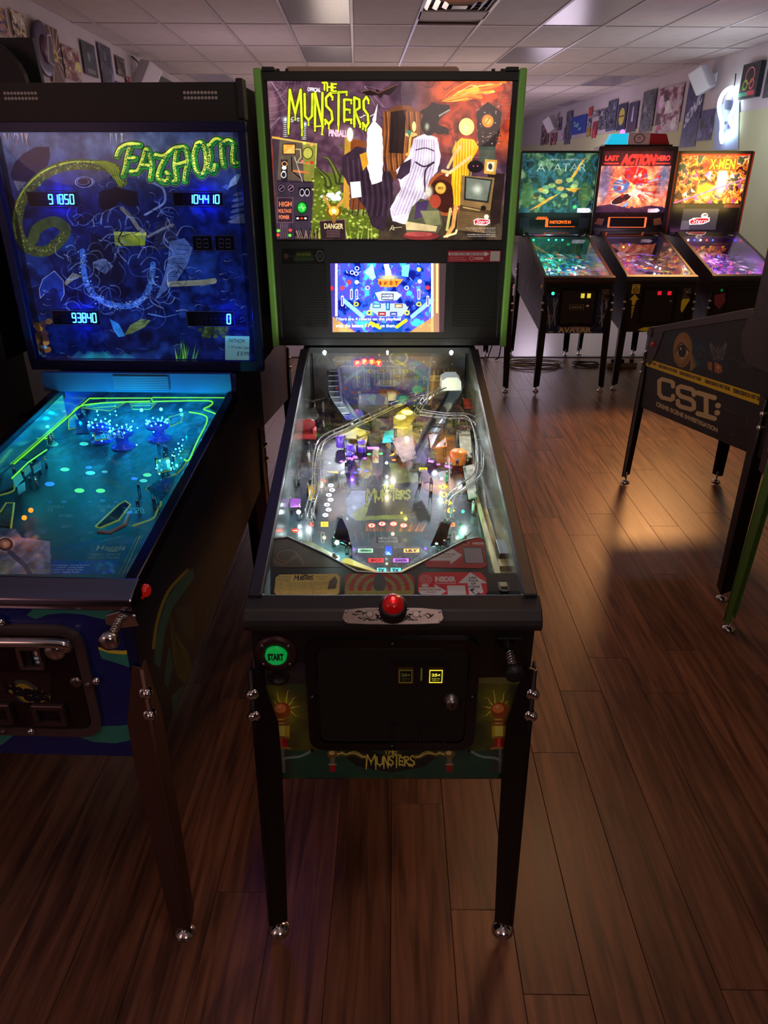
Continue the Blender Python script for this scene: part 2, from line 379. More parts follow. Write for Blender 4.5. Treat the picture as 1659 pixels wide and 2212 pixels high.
# ================================================================ THE ROOM
RT = R(2.0)                       # the hall runs two degrees off the front machine
def rw(xr, yr, z=0.0): return (xr * math.cos(RT) - yr * math.sin(RT), xr * math.sin(RT) + yr * math.cos(RT), z)
def wallpt(px, py, xr):
    r = ray(px, py); n = np.array([math.cos(RT), math.sin(RT), 0]); t = (xr - CAM @ n) / (r @ n); return CAM + t * r
XL, XR, YB, ZC = -2.56, 4.15, 20.0, 2.87
def struct(name, mb, m, parent=None, rot=True, **k):
    o = mb.build(name, m, parent, **k)
    if rot and parent is None: o.rotation_euler = (0, 0, RT)
    if parent is None: o['kind'] = 'structure'
    return o
wall_left = struct('wall_left', MB().box(XL - .12, XL, -3.5, YB, 0, 3.0), M['wallw'])
wall_right = struct('wall_right', MB().box(XR, XR + .12, -3.5, YB, 0, 3.0), M['wallw'])
wall_back = struct('wall_back', MB().box(XL - .12, XR + .12, YB, YB + .12, 0, 3.0), M['wallw'])
struct('trim_1', MB().box(XR - .012, XR, -3.4, YB - .01, 0.02, 2.27), M['cream'])
struct('trim_2', MB().box(XL + .3, XR - .02, YB - .012, YB, 0.02, 2.27), M['cream'])

# floor: individual vinyl planks, brown wood look
pm = bpy.data.materials.new('plank_wood'); pm.use_nodes = True; nt = pm.node_tree; b = nt.nodes['Principled BSDF']; N = nt.nodes.new; Lk = nt.links.new
tc = N('ShaderNodeTexCoord'); oi = N('ShaderNodeObjectInfo'); mp = N('ShaderNodeMapping'); mp.inputs['Scale'].default_value = (14, 0.9, 1)
ad = N('ShaderNodeVectorMath'); ad.operation = 'ADD'; cb = N('ShaderNodeCombineXYZ'); ml = N('ShaderNodeMath'); ml.operation = 'MULTIPLY'; ml.inputs[1].default_value = 50
Lk(oi.outputs['Random'], ml.inputs[0]); Lk(ml.outputs[0], cb.inputs[0]); Lk(ml.outputs[0], cb.inputs[1]); Lk(tc.outputs['Object'], ad.inputs[0]); Lk(cb.outputs[0], ad.inputs[1]); Lk(ad.outputs[0], mp.inputs[0])
nz = N('ShaderNodeTexNoise'); nz.inputs['Scale'].default_value = 3.0; nz.inputs['Detail'].default_value = 7; nz.inputs['Distortion'].default_value = 0.6; Lk(mp.outputs[0], nz.inputs['Vector'])
cr = N('ShaderNodeValToRGB'); cr.color_ramp.elements[0].position = .33; cr.color_ramp.elements[1].position = .66
cr.color_ramp.elements[0].color = (*srgb((82, 54, 45)), 1); cr.color_ramp.elements[1].color = (*srgb((140, 96, 75)), 1); Lk(nz.outputs['Fac'], cr.inputs[0])
hv = N('ShaderNodeHueSaturation'); mr = N('ShaderNodeMapRange'); mr.inputs['To Min'].default_value = .8; mr.inputs['To Max'].default_value = 1.15
Lk(oi.outputs['Random'], mr.inputs['Value']); Lk(mr.outputs[0], hv.inputs['Value']); Lk(cr.outputs[0], hv.inputs['Color']); Lk(hv.outputs[0], b.inputs['Base Color'])
mr2 = N('ShaderNodeMapRange'); mr2.inputs['To Min'].default_value = .27; mr2.inputs['To Max'].default_value = .42; Lk(nz.outputs['Fac'], mr2.inputs['Value']); Lk(mr2.outputs[0], b.inputs['Roughness'])
bp = N('ShaderNodeBump'); bp.inputs['Strength'].default_value = .12; bp.inputs['Distance'].default_value = .002; Lk(nz.outputs['Fac'], bp.inputs['Height']); Lk(bp.outputs[0], b.inputs['Normal'])
YF = 5.95
floor = struct('floor', MB().box(-3.4, 4.6, -3.5, YF, -.05, -.005), mat('underlay', (25, 20, 18), .8), rot=False)
floor2 = struct('floor', MB().box(-4.2, 4.6, YF, 21, -.05, -.002), mat('light_vinyl', (175, 165, 180), .22, noise=.05, nscale=2), rot=False)
struct('trim_3', MB().box(-3.3, 4.4, YF - .02, YF + .02, -.005, .006), M['black'], rot=False)
PW, PL = .150, 1.22
g = .0006
pmesh = MB().box(g, PW - g, g, PL - g, -.005, 0).build('plank', pm, floor, bev=.0008, seg=1)
first = [pmesh]; yawp = R(-.8); rg = random.Random(3); cand = []; rest = MB()
for i in range(-24, 34):
    off = rg.random() * PL
    for j in range(-5, 6):
        y = j * PL + off; x = i * PW; c, s_ = math.cos(yawp), math.sin(yawp)
        wx, wy = x * c - y * s_, x * s_ + y * c; y1 = min(PL, YF - .03 - wy)
        if y1 < .06 or wx < -2.9 or wx > 4.4: continue
        vis = 0
        for a in (0, .5, 1):
            q = (wx, wy + a * y1, 0)
            if q[1] > CAM[1] + .6:
                u, v = pj(q)
                if -80 < u < 1740 and 600 < v < 2260: vis = 1
        cand.append((0 if vis else 1, (wx - CAM[0]) ** 2 + (wy - CAM[1]) ** 2, wx, wy, y1))
cand.sort()
for k, (nv, d, wx, wy, y1) in enumerate(cand):
    if k < 300:
        o = first.pop() if first else pmesh.copy()
        if o is not pmesh: COL.objects.link(o)
        o.location = (wx, wy, 0); o.rotation_euler = (0, 0, yawp); o.scale = (1, y1 / PL, 1)
    else:
        c, s_ = math.cos(yawp), math.sin(yawp); q = [(g, g), (PW - g, g), (PW - g, y1 - g), (g, y1 - g)]
        rest.prism([(wx + a * c - b_ * s_, wy + a * s_ + b_ * c) for a, b_ in q], 'z', -.005, 0)
if rest.v: rest.build('planks', pm, floor, kind='stuff')

# ceiling: lay-in tiles in a grid
tm = mat('ceiling_tile', (205, 192, 186), .9, noise=.05, nscale=8, bump=.25)
tmd = mat('ceiling_lens', (150, 140, 150), .25, noise=.08, nscale=40)
ceil = struct('ceiling', MB().box(XL, XR, -3.5, YB, ZC + .03, ZC + .13), tm)
GX0, GDX, GY0, GDY = -1.79, .57, 6.49, 1.2
darks = set()
for px, py in ((700, 122), (1160, 122), (1250, 25), (1345, 173), (1235, 219), (455, 168), (680, 25)):
    p = un(px, py, z=ZC); xr = p[0] * math.cos(RT) + p[1] * math.sin(RT); yr = -p[0] * math.sin(RT) + p[1] * math.cos(RT)
    darks.add((math.floor((xr - GX0) / GDX), math.floor((yr - GY0) / GDY)))
tmesh = {}
for j in range(-8, 12):
    for i in range(-2, 11):
        x0 = max(XL, GX0 + i * GDX); x1 = min(XR, x0 + GDX if x0 > XL else GX0 + (i + 1) * GDX); y0 = GY0 + j * GDY
        if x1 - x0 < .05 or (i, j) == (4, -1): continue
        key = (round(x1 - x0, 3), (i, j) in darks)
        if key not in tmesh:
            w = x1 - x0
            o = MB().box(.012, w - .012, .012, GDY - .012, .006, .02).build('ceiling_tile' if not key[1] else 'light_lens', tmd if key[1] else tm, ceil, bev=.004, seg=1); tmesh[key] = o
        else: o = tmesh[key].copy(); COL.objects.link(o)
        o.location = (x0, y0, ZC)
        if rg.random() < .3: o.location.z += rg.uniform(-.002, .003)
gr = MB()
for i in range(-1, 11): gr.box(GX0 + i * GDX - .012, GX0 + i * GDX + .012, -3.4, YB, ZC, ZC + .006)
for j in range(-8, 12): gr.box(XL, XR, GY0 + j * GDY - .012, GY0 + j * GDY + .012, ZC + .0005, ZC + .0065)
gr.build('ceiling_grid', mat('grid_white', (190, 182, 182), .4), ceil)
# square air diffuser in the tile grid
df = thing('air_diffuser', 'square white metal ceiling air vent with nested louvre rings', 'vent', rw(GX0 + 4.5 * GDX, GY0 - .61 - .285, ZC), RT)
MB().box(-.285, .285, -.6, -.285, .0, .012).build('filler_panel', tm, df)
MB().box(-.285, .285, .285, .60, .0, .012).build('filler_panel', tm, df)
MB().box(-.27, .27, -.27, .27, .03, .04).build('back_plate', M['black'], df)
for k, (a, z) in enumerate(((.27, 0), (.2, -.012), (.13, -.018), (.06, -.02))):
    m = MB(); w = .035
    P = [(-a, -a), (a, -a), (a, a), (-a, a)]; Q = [(x * (a - w) / a, y * (a - w) / a) for x, y in P]
    if a > .1:
        for t in range(4): m.add([(*P[t], z + .02), (*P[(t + 1) % 4], z + .02), (*Q[(t + 1) % 4], z), (*Q[t], z), (*P[t], z + .024), (*P[(t + 1) % 4], z + .024), (*Q[(t + 1) % 4], z + .004), (*Q[t], z + .004)],
              [(0, 1, 2, 3), (7, 6, 5, 4), (0, 4, 5, 1), (3, 2, 6, 7)])
    else: m.box(-a, a, -a, a, z, z + .01)
    m.build('louvre_ring', mat('vent_metal', (215, 212, 220), .2, .7), df)

# posters and pictures
def cvs(w, h, seed, base=(40, 40, 50)): return Canvas(w, h, [(0, 0), (100, 0), (100, 140), (0, 140)], seed, base)
def poster(q, xr, label, draw, seed, name='poster', cat='poster', group=None, thick=.004, off=.02, base=(40, 40, 50), emit=0, inward=1):
    sgn = 1 if xr < 0 else -1
    P = [Vector(wallpt(x, y, xr + sgn * off)) for x, y in q]
    z0, z1 = (P[2].z + P[3].z) / 2, (P[0].z + P[1].z) / 2; ya, yb = (P[0].y + P[3].y) / 2, (P[1].y + P[2].y) / 2; xx = xr + sgn * off
    def W(y, z): return Vector((xx / math.cos(RT) - y * math.tan(RT), y, z))
    if sgn > 0 and ya > yb or sgn < 0 and yb > ya: ya, yb = yb, ya
    c = cvs(120, 168, seed, base); draw(c)
    mm = c.material('print_' + name, emit=emit, rough=.5)
    o = printed(name, [W(ya, z1), W(yb, z1), W(yb, z0), W(ya, z0)], (W(ya, z1), W(yb, z1), W(ya, z0)), mm, None, thick)
    return tag(o, label, cat, group)
def abstract(*cols, title=None, tcol=(220, 220, 220), cells=5, sub=None):
    def f(c):
        c.noise(cols, cells, contrast=2.6)
        for k in range(9):
            col = tuple(int(v * (1.5 if k % 2 else .5)) if v * 1.5 < 255 else 235 for v in cols[k % len(cols)])
            x, y = c.rng.random() * 90 + 5, c.rng.random() * 100 + 20; r = c.rng.random() * 18 + 5
            if k % 3: c.poly([(x - r, y + r), (x - r * .2, y - r), (x + r * .4, y - r * .2), (x + r, y + r * .8)], col, .8)
            else: c.ell(x, y, r * .6, r, col, .8)
        if title: c.text(title, 10, 8, 90, 26, tcol, bold=.03)
        if sub: c.text(sub, 20, 122, 80, 132, tcol)
    return f
GL, GR_ = 'posters on the left wall', 'posters on the right wall'
poster([(-20, 5), (13, 22), (18, 78), (-20, 66)], XL, 'purple poster at the near end of the left wall', abstract((70, 55, 95), (120, 95, 120), (190, 140, 80)), 1, group=GL)
poster([(24, 20), (48, 31), (60, 88), (30, 80)], XL, 'pale poster with a dark brown tower shape beside the purple disc', abstract((205, 190, 175), (190, 170, 150), (70, 45, 35)), 2, group=GL)
poster([(95, 53), (124, 63), (143, 187), (115, 178)], XL, 'tall brown sunburst poster with a yellow centre, behind the purple disc', lambda c: (c.noise([(70, 40, 40), (120, 85, 75)], 6), [c.line([(50, 70), (50 + 90 * math.cos(a * .45), 70 + 100 * math.sin(a * .45))], 4, (205, 190, 150)) for a in range(14)], c.ell(50, 70, 22, 14, (205, 185, 80)), c.ell(50, 70, 10, 7, (120, 90, 40)), c.rect(35, 85, 65, 140, (110, 75, 70))), 3, group=GL)
poster([(132, 94), (170, 111), (178, 182), (143, 165)], XL, 'cream poster with dark red collage, right of the sunburst poster', abstract((195, 180, 160), (175, 150, 135), (110, 45, 45)), 4, group=GL)
poster([(174, 85), (204, 99), (213, 169), (185, 160)], XL, 'dark grey film poster with pale lines of print at its foot', lambda c: (c.noise([(38, 44, 52), (70, 76, 82)], 5), c.ell(45, 60, 10, 20, (120, 130, 135)), [c.rect(20, 112 + 5 * k, 80, 114 + 5 * k, (150, 150, 150)) for k in range(4)]), 5, group=GL)
poster([(211, 89), (239, 106), (251, 203), (226, 203)], XL, 'tall dark slate poster reaching below the top of the machine', abstract((48, 48, 60), (72, 70, 86), (90, 90, 120)), 6, group=GL)
poster([(250, 119), (269, 128), (272, 168), (255, 162)], XL, 'small dark upper poster beside the wall speaker', abstract((60, 55, 60), (100, 85, 80)), 7, group=GL)
poster([(252, 175), (270, 182), (273, 206), (255, 206)], XL, 'small dark lower poster under another small one', abstract((60, 55, 60), (140, 115, 100)), 8, group=GL)
poster([(273, 165), (282, 168), (287, 206), (277, 206)], XL, 'narrow dark red poster with pale marks by the wall speaker', abstract((100, 30, 38), (120, 40, 45), title='I I', tcol=(200, 180, 180)), 9, group=GL)
poster([(321, 155), (376, 175), (378, 207), (318, 205)], XL, 'dark flat television screen on the wall behind the left speaker', lambda c: c.noise([(62, 62, 58), (90, 92, 84)], 2), 10, name='wall_television', cat='television', thick=.05, off=.06)
def rp(q): return [(1080 + x / 2.865, y / 2.865) for x, y in q]
poster(rp([(1500, 400), (1612, 378), (1582, 603), (1480, 610)]), XR, 'black canvas with a coloured headphone sign design', lambda c: (c.noise([(30, 30, 34), (58, 54, 60)], 4), c.ell(50, 50, 26, 34, (230, 130, 130), ring=.14), c.ell(30, 85, 14, 22, (150, 210, 50), ring=.35), c.ell(66, 85, 14, 22, (235, 90, 70), ring=.35), c.rect(0, 115, 60, 130, (60, 190, 150)), c.rect(50, 112, 90, 130, (220, 60, 80))), 11, group=GR_, thick=.05, off=.06)
poster(rp([(1655, 395), (1720, 380), (1690, 600), (1630, 606)]), XR, 'dark poster at the right edge above the crime drama machine', abstract((50, 50, 55), (80, 78, 84)), 12, group=GR_)
poster(rp([(1168, 470), (1262, 460), (1222, 900), (1118, 918)]), XR, 'tall navy poster with pale slanted letters behind the right wall speaker', lambda c: (c.noise([(38, 42, 85), (70, 72, 120), (30, 30, 60)], 6, contrast=2.5), c.text('SONIC', 8, 78, 98, 104, (205, 208, 235), bold=.04, skew=-.55, slant=.2)), 13, group=GR_)
poster(rp([(1240, 690), (1330, 670), (1312, 865), (1225, 873)]), XR, 'dark violet poster between the tall navy one and the white tube sign', abstract((48, 44, 84), (80, 74, 120)), 14, group=GR_)
poster(rp([(975, 560), (1130, 510), (1108, 815), (965, 822)]), XR, 'wide white poster with dark red comic-style artwork', abstract((200, 180, 185), (180, 160, 175), (120, 50, 70), cells=9), 15, group=GR_)
poster(rp([(885, 575), (970, 545), (937, 816), (862, 818)]), XR, 'tall grey forest poster left of the red comic-style one', abstract((70, 72, 84), (110, 108, 118), (58, 62, 60), cells=10), 16, group=GR_)
poster(rp([(795, 640), (857, 626), (838, 816), (785, 818)]), XR, 'violet poster with a white flare left of the grey forest poster', lambda c: (c.noise([(44, 36, 72), (80, 60, 110)], 5), c.poly([(45, 20), (55, 20), (60, 90), (40, 90)], (200, 190, 220)), c.rect(10, 100, 90, 140, (90, 30, 60), .5)), 17, group=GR_)
poster(rp([(733, 648), (790, 635), (770, 803), (718, 808)]), XR, 'navy poster with a large yellow egg shape', lambda c: (c.noise([(28, 30, 70), (50, 50, 90)], 4), c.ell(50, 68, 32, 46, (190, 180, 70)), c.rect(20, 62, 80, 70, (120, 60, 40))), 18, group=GR_)
poster(rp([(670, 625), (724, 617), (712, 810), (655, 812)]), XR, 'tall dark blue-grey poster left of the yellow egg shape', abstract((52, 56, 84), (100, 104, 128), (44, 44, 60), cells=9), 19, group=GR_)
poster(rp([(612, 683), (668, 665), (655, 800), (608, 803)]), XR, 'dark framed poster with grey artwork', abstract((40, 40, 60), (140, 138, 150), (44, 44, 60), cells=8), 20, group=GR_)
poster(rp([(575, 757), (602, 750), (592, 852), (566, 855)]), XR, 'narrow red poster low on the right wall', abstract((150, 45, 60), (165, 60, 70)), 21, group=GR_)
poster(rp([(551, 665), (573, 660), (569, 718), (548, 720)]), XR, 'small orange and red sign, top of a column of three', abstract((190, 80, 60), (160, 50, 50)), 22, group=GR_)
poster(rp([(546, 733), (564, 728), (560, 785), (542, 786)]), XR, 'small dark sign, middle of a column of three', abstract((50, 55, 90), (160, 160, 180)), 23, group=GR_)
poster(rp([(538, 792), (560, 787), (554, 845), (534, 848)]), XR, 'small yellow sign, bottom of a column of three', abstract((190, 160, 60), (150, 110, 60)), 24, group=GR_)
poster(rp([(575, 692), (612, 680), (608, 712), (570, 735)]), XR, 'small grey sheet beside the orange and red sign', abstract((120, 120, 140), (140, 138, 155)), 25, group=GR_)
poster(rp([(445, 725), (538, 708), (528, 820), (440, 838)]), XR, 'bright blue poster with scattered pale green spots', lambda c: (c.noise([(40, 62, 165), (50, 80, 185)], 3), [c.ell(20 + 60 * c.rng.random(), 30 + 80 * c.rng.random(), 7, 10, (120, 185, 190)) for _ in range(8)]), 26, group=GR_)
poster(rp([(412, 690), (452, 686), (430, 890), (397, 897)]), XR, 'tall dark bordered poster left of the bright blue one', abstract((50, 48, 80), (130, 128, 150), (60, 56, 90), cells=8), 27, group=GR_)
poster(rp([(365, 730), (383, 727), (376, 800), (360, 812)]), XR, 'small dark poster near the far end, above paler sheets', abstract((60, 50, 70), (110, 90, 110)), 28, group=GR_)
poster(rp([(380, 795), (396, 792), (392, 865), (376, 868)]), XR, 'pale lavender sheet near the far end of the right wall', abstract((170, 165, 195), (190, 185, 210)), 29, group=GR_)
poster(rp([(334, 822), (352, 818), (346, 895), (332, 898)]), XR, 'small red-brown poster, right one of a far pair', abstract((140, 80, 90), (170, 110, 120)), 30, group=GR_)
poster(rp([(312, 825), (328, 822), (324, 900), (310, 900)]), XR, 'small red-brown poster, left one of a far pair', abstract((130, 66, 80), (160, 90, 100)), 31, group=GR_)
poster(rp([(258, 775), (302, 770), (298, 895), (250, 900)]), XR, 'brown patterned poster farthest along the right wall', abstract((110, 80, 84), (150, 120, 124), cells=9), 32, group=GR_)

# purple oval disc sign on the left wall
p = wallpt(91, 106, XL + .03)
d = thing('wall_disc', 'dark purple round disc hung on the left wall with pale wire lines', 'wall sign', p, RT)
MB().lathe([(0, 0), (.18, 0), (.192, .006), (.192, .016), (.175, .022), (.1, .024), (0, .024)], (0, 0, 0), (1, 0, 0), 32).build('disc', mat('disc_purple', (72, 62, 92), .3), d)
MB().lathe([(0, .024), (.10, .026), (0, .028)], (0, 0, 0), (1, 0, 0), 20).build('label_ring', mat('disc_label', (110, 80, 105), .5), d)
MB().tube([(.04, -.02, -.08), (.045, .04, .1), (.04, .12, .11)], .005, 6).tube([(.04, -.02, -.08), (.04, .08, -.1)], .004, 6).build('wire_line', M['white'], d)

# white speakers on wall brackets
def speaker(px, py, xr, label, s=1.0, flip=1):
    sg = 1 if xr < 0 else -1; p = wallpt(px, py, xr + sg * .22 * s)
    t = thing('wall_speaker', label, 'speaker', p, RT)
    P = [(-.11, -.13), (.11, -.13), (.15, .13), (-.15, .13)]
    body = MB().prism([(x * s, y * s) for x, y in P], 'z', -.2 * s, .2 * s).build('cabinet', M['white'], t, bev=.02)
    body.rotation_euler = (R(-28), R(12 * sg), R(-sg * 40))
    gr_ = MB().prism(rrect(-.125 * s, -.175 * s, .125 * s, .175 * s, .02), 'y', -.138 * s, -.131 * s).build('grille', mat('speaker_grille', (205, 203, 212), .6), t)
    gr_.rotation_euler = body.rotation_euler
    MB().box(-sg * .22 * s if sg > 0 else .1 * s, -sg * .1 * s if sg > 0 else .22 * s, -.02, .02, -.05, .05).box(*( (-.22 * s, -.2 * s) if sg > 0 else (.2 * s, .22 * s)), -.05, .05, -.07, .07).build('bracket', M['white'], t, bev=.005)
    return t
speaker(318, 165, XL, 'white wall speaker on a bracket above the left machine', .70)
speaker(1517, 172, XR, 'white wall speaker on the right wall above the navy poster', .68)
speaker(1190, 268, XR, 'small distant grey-white speaker at the far end of the right wall', .7)
cp = [wallpt(x, y, XL + .03) for x, y in ((285, 122), (298, 135), (300, 150), (296, 160))]
tag(MB().tube(smooth(cp), .008, 6).build('speaker_cable', M['rubber']), 'black cable from the ceiling to the left wall speaker', 'cable')
tag(MB().tube([wallpt(x, y, XR - .02) for x, y in rp([(1460, 455), (1455, 500), (1450, 530)])], .006, 6).build('sign_cord', M['rubber']), 'thin cord above the white glowing tube sign', 'cord')

# white tube sign
ns = thing('neon_sign', 'white glowing tube sign in a rounded keyhole outline', 'neon sign', wallpt(1572, 250, XR - .05), 0)
L0 = Vector(ns.location)
NP = lambda q: [(1480 + x / 9.268, 120 + y / 9.268) for x, y in q]
pts = [Vector(wallpt(x, y, XR - .07)) - L0 for x, y in NP([(742, 1740), (722, 1620), (735, 1450), (732, 1300), (700, 1180), (682, 1050), (692, 930), (740, 800), (820, 700), (930, 648), (985, 720), (1012, 850), (1005, 980), (962, 1100), (905, 1220), (905, 1330), (955, 1420), (945, 1510), (880, 1590), (790, 1610), (752, 1660), (742, 1740)])]
MB().tube(smooth(pts, k=5), .022, 10).build('glass_tube', emitm('neon_white', (225, 245, 255), 7), ns)
bk = [Vector(wallpt(x, y, XR - .02)) - L0 for x, y in NP([(600, 1000), (1085, 880), (1060, 1880), (560, 1900)])]
MB().add(bk, [(0, 1, 2, 3)]).build('backing_sheet', mat('acrylic_pale', (150, 168, 205), .5), ns)
for q, col in (([(795, 880), (955, 900), (930, 1095), (800, 1080)], (75, 80, 130)), ([(765, 1390), (880, 1370), (870, 1470), (755, 1480)], (80, 80, 120)), ([(775, 1320), (835, 1325), (770, 1380)], (60, 60, 90))):
    P = [Vector(wallpt(x, y, XR - .035)) - L0 for x, y in NP(q)]; n = len(P); dv = Vector((-.012, 0, 0))
    MB().add(P + [p_ + dv for p_ in P], [tuple(range(n)), tuple(range(n, 2 * n))] + [(i, (i + 1) % n, n + (i + 1) % n, n + i) for i in range(n)]).build('inner_plate', mat('neon_plate', col, .4), ns)
lamp('POINT', wallpt(1572, 250, XR - .6), 9, (215, 230, 255), .1)

# ================================================================ PINBALL MACHINE BUILDER
def local(root, p):
    a = root.rotation_euler.z; x, y, z = p
    return (root.location.x + x * math.cos(a) - y * math.sin(a), root.location.y + x * math.sin(a) + y * math.cos(a), z)
def wcorners(root, pts): return [pj(local(root, p)) for p in pts]
def legset(root, lm, zt=.79, tops=.03, bolts=M['chrome'], rear=True, hw=.275, zr=.18, foot_out=.025):
    for sy, yy, dz in ((-1, 0, 0),) + (((1, 1.25, zr),) if rear else ()):
        for sx in (-1, 1):
            leg = MB(); x0 = sx * (hw + .006); w = 1.0; T = zt + dz * .6
            # outline of a flange: distance inward from the corner against height
            out = [(.017, T), (.026, T - .045), (.048, T - .14), (.050, T - .25), (.046, .30), (.040, .05), (.006, .035)]
            def lean(z): return foot_out * (1 - z / T) ** 1.0
            t = .004
            for ax in (0, 1):
                front = [(0.0, .035)] + [(0.0, T - .005)] + out
                vs = []
                for d, z in front:
                    o_ = lean(z) * .35
                    if ax == 0: a = (x0 + sx * (o_ - d), yy + sy * (.006 + lean(z) * .9), z); b = (a[0], a[1] + sy * t, z)
                    else: a = (x0 + sx * o_, yy + sy * (.006 + lean(z) * .9) - sy * d, z); b = (a[0] + sx * t, a[1], z)
                    vs.append((a, b))
                n = len(vs); leg.add([v[0] for v in vs] + [v[1] for v in vs], [tuple(range(n)), tuple(range(n, 2 * n))[::-1]] + [(i, (i + 1) % n, n + (i + 1) % n, n + i) for i in range(n)])
            # rounded crease at the corner
            leg.tube([(x0 + sx * (lean(z) * .35 + .001), yy + sy * (.007 + lean(z) * .9), z) for z in (T - .006, T * .6, .3, .035)], .0055, 8)
            lo = leg.build('leg', lm, root)
            fx, fy = x0 + sx * (.35 * foot_out - .016), yy + sy * (.006 + foot_out * .88 - .012)
            MB().lathe([(0, .0), (.024, .0), (.026, .004), (.022, .010), (.010, .016), (.006, .018), (.006, .07), (0, .07)], (fx, fy, 0), n=18).build('leveler_foot', M['chrome'], lo)
            for bz in (T - .065, T - .12):
                o_ = lean(bz); c = (x0 + sx * o_ * .35, yy + sy * (.006 + o_ * .9), bz)
                MB().lathe([(.014, -.004), (.014, .003), (.0105, .004), (.0105, .010), (.006, .015), (0, .016)], c, (sx, sy, 0), 8).build('bolt', bolts, lo)
def machine(name, label, x, y, yaw=0, zb=.482, zf=.885, g0=.915, gs=.27, gend=1.0, bb=(.345, 1.144, 1.36, 1.174, 1.924), cab=None, rail=None, lock=None, legm=None, bbm=None,
            side=None, front=None, zr=.18, leg_t=.79, legbolt=None, group='pinball machines in the hall', play=None, lz=None):
    root = thing(name, label, 'pinball machine', (x, y, 0), R(yaw), group)
    cab = cab or M['black']; rail = rail or M['powder']; hw = .275; bx, by0, by1, bz0, bz1 = bb
    gz = lambda yy: g0 + gs * yy
    ye = 1.33; zt = bz0 - .006
    prof = [(0, zb), (0, zf), (.05, gz(.05) - .012), (gend, gz(gend) - .012), (gend + .03, zt), (ye, zt), (ye, zb + zr + .012)]
    m = MB()
    for s in (-1, 1): m.prism(prof, 'x', s * hw, s * (hw - .019))
    m.box(-hw + .019, hw - .019, ye - .019, ye, zb + zr + .012, zt - .02)
    m.add([(a, yy, zb + .02 + yy * zr / 1.25 + dz) for dz in (0, .012) for yy in (.02, ye - .02) for a in (-hw + .019, hw - .019)], [(0, 1, 3, 2), (4, 6, 7, 5), (0, 4, 5, 1), (2, 3, 7, 6), (0, 2, 6, 4), (1, 5, 7, 3)])
    m.box(-hw + .019, hw - .019, gend + .03, ye - .019, zt - .018, zt)
    m.build('cabinet', cab, root)
    MB().box(-hw + .0195, hw - .0195, .0, .019, zb, zf).build('front_panel', cab, root)
    for s in (-1, 1):
        MB().prism([(0, zb + .02), (.001, zf)] + [(.05, gz(.05) - .012), (gend, gz(gend) - .012), (gend, .80), (0.02, .62)], 'x', s * (hw - .0195), s * (hw - .021)).build('side_blade', M['mirror'], root)
        q = [(.03, gz(.03) - .03), (.03, gz(.03) + .004), (gend, gz(gend) + .004), (gend + .02, gz(gend) - .01), (gend + .02, gz(gend) - .03)]
        MB().prism(q, 'x', s * (hw + .006), s * (hw - .02)).build('side_rail', rail, root, bev=.002, seg=1)
    # lock bar across the front
    zl = lz or gz(.03)
    MB().prism([(-.010, zf - .008), (-.014, zf + .004), (-.010, zf + .016), (.004, zl - .002), (.040, zl + .010), (.046, zl + .004), (.046, zf - .008)], 'x', -hw - .012, hw + .012).build('lock_bar', lock or rail, root, bev=.003, seg=2)
    # glass
    MB().add([(-hw + .02, .044, gz(.044)), (hw - .02, .044, gz(.044)), (hw - .02, gend, gz(gend)), (-hw + .02, gend, gz(gend))], [(0, 1, 2, 3)]).build('playfield_glass', M['glass'], root)
    # backbox: open-front shell
    w = .018; m = MB()
    for s in (-1, 1): m.box(s * bx, s * (bx - w), by0, by1, bz0, bz1)
    m.box(-bx + w, bx - w, by0, by1, bz1 - w, bz1).box(-bx + w, bx - w, by0, by1, bz0, bz0 + w).box(-bx + w, bx - w, by1 - .01, by1, bz0 + w, bz1 - w)
    m.build('backbox', bbm or cab, root)
    legset(root, legm or M['blackleg'], leg_t, zr=zr)
    root['g0'] = g0; root['gs'] = gs
    return root
def frame4(name, root, x0, x1, z0, z1, b, y0, y1, m, bt=None, bb=None, bev=.002):
    bt = bt or b; bb = bb or b
    return MB().box(x0, x1, y0, y1, z1 - bt, z1).box(x0, x1, y0, y1, z0, z0 + bb).box(x0, x0 + b, y0, y1, z0 + bb, z1 - bt).box(x1 - b, x1, y0, y1, z0 + bb, z1 - bt).build(name, m, root, bev=bev, seg=1)
def coindoor(root, x0, x1, z0, z1, y=0.0, fm=None, dm=None, slots=True, r=.03, scol='yellow'):
    fm = fm or M['blackgloss']; dm = dm or M['black']
    fr = MB(); A = rrect(x0, z0, x1, z1, r); B = rrect(x0 + .02, z0 + .02, x1 - .02, z1 - .02, r * .6); n = len(A)
    fr.add([(p[0], y - .008, p[1]) for p in A] + [(p[0], y - .008, p[1]) for p in B] + [(p[0], y, p[1]) for p in A] + [(p[0], y - .002, p[1]) for p in B],
           [(i, (i + 1) % n, n + (i + 1) % n, n + i) for i in range(n)] + [(i, 2 * n + i, 2 * n + (i + 1) % n, (i + 1) % n) for i in range(n)] + [(n + i, n + (i + 1) % n, 3 * n + (i + 1) % n, 3 * n + i) for i in range(n)])
    fo = fr.build('door_frame', fm, root)
    door = MB().prism(rrect(x0 + .022, z0 + .022, x1 - .022, z1 - .022, r * .55), 'y', y - .006, y + .002).build('coin_door', dm, root, bev=.0015, seg=1)
    for px, pz in (((x0 + x1) / 2, z1 - .01), ((x0 + x1) / 2, z0 + .01), (x0 + .01, (z0 + z1) / 2), (x1 - .01, (z0 + z1) / 2)):
        MB().lathe([(.007, 0), (.007, .002), (.004, .005), (0, .006)], (px, y - .008, pz), (0, -1, 0), 10).build('carriage_bolt', fm, root)
    return door
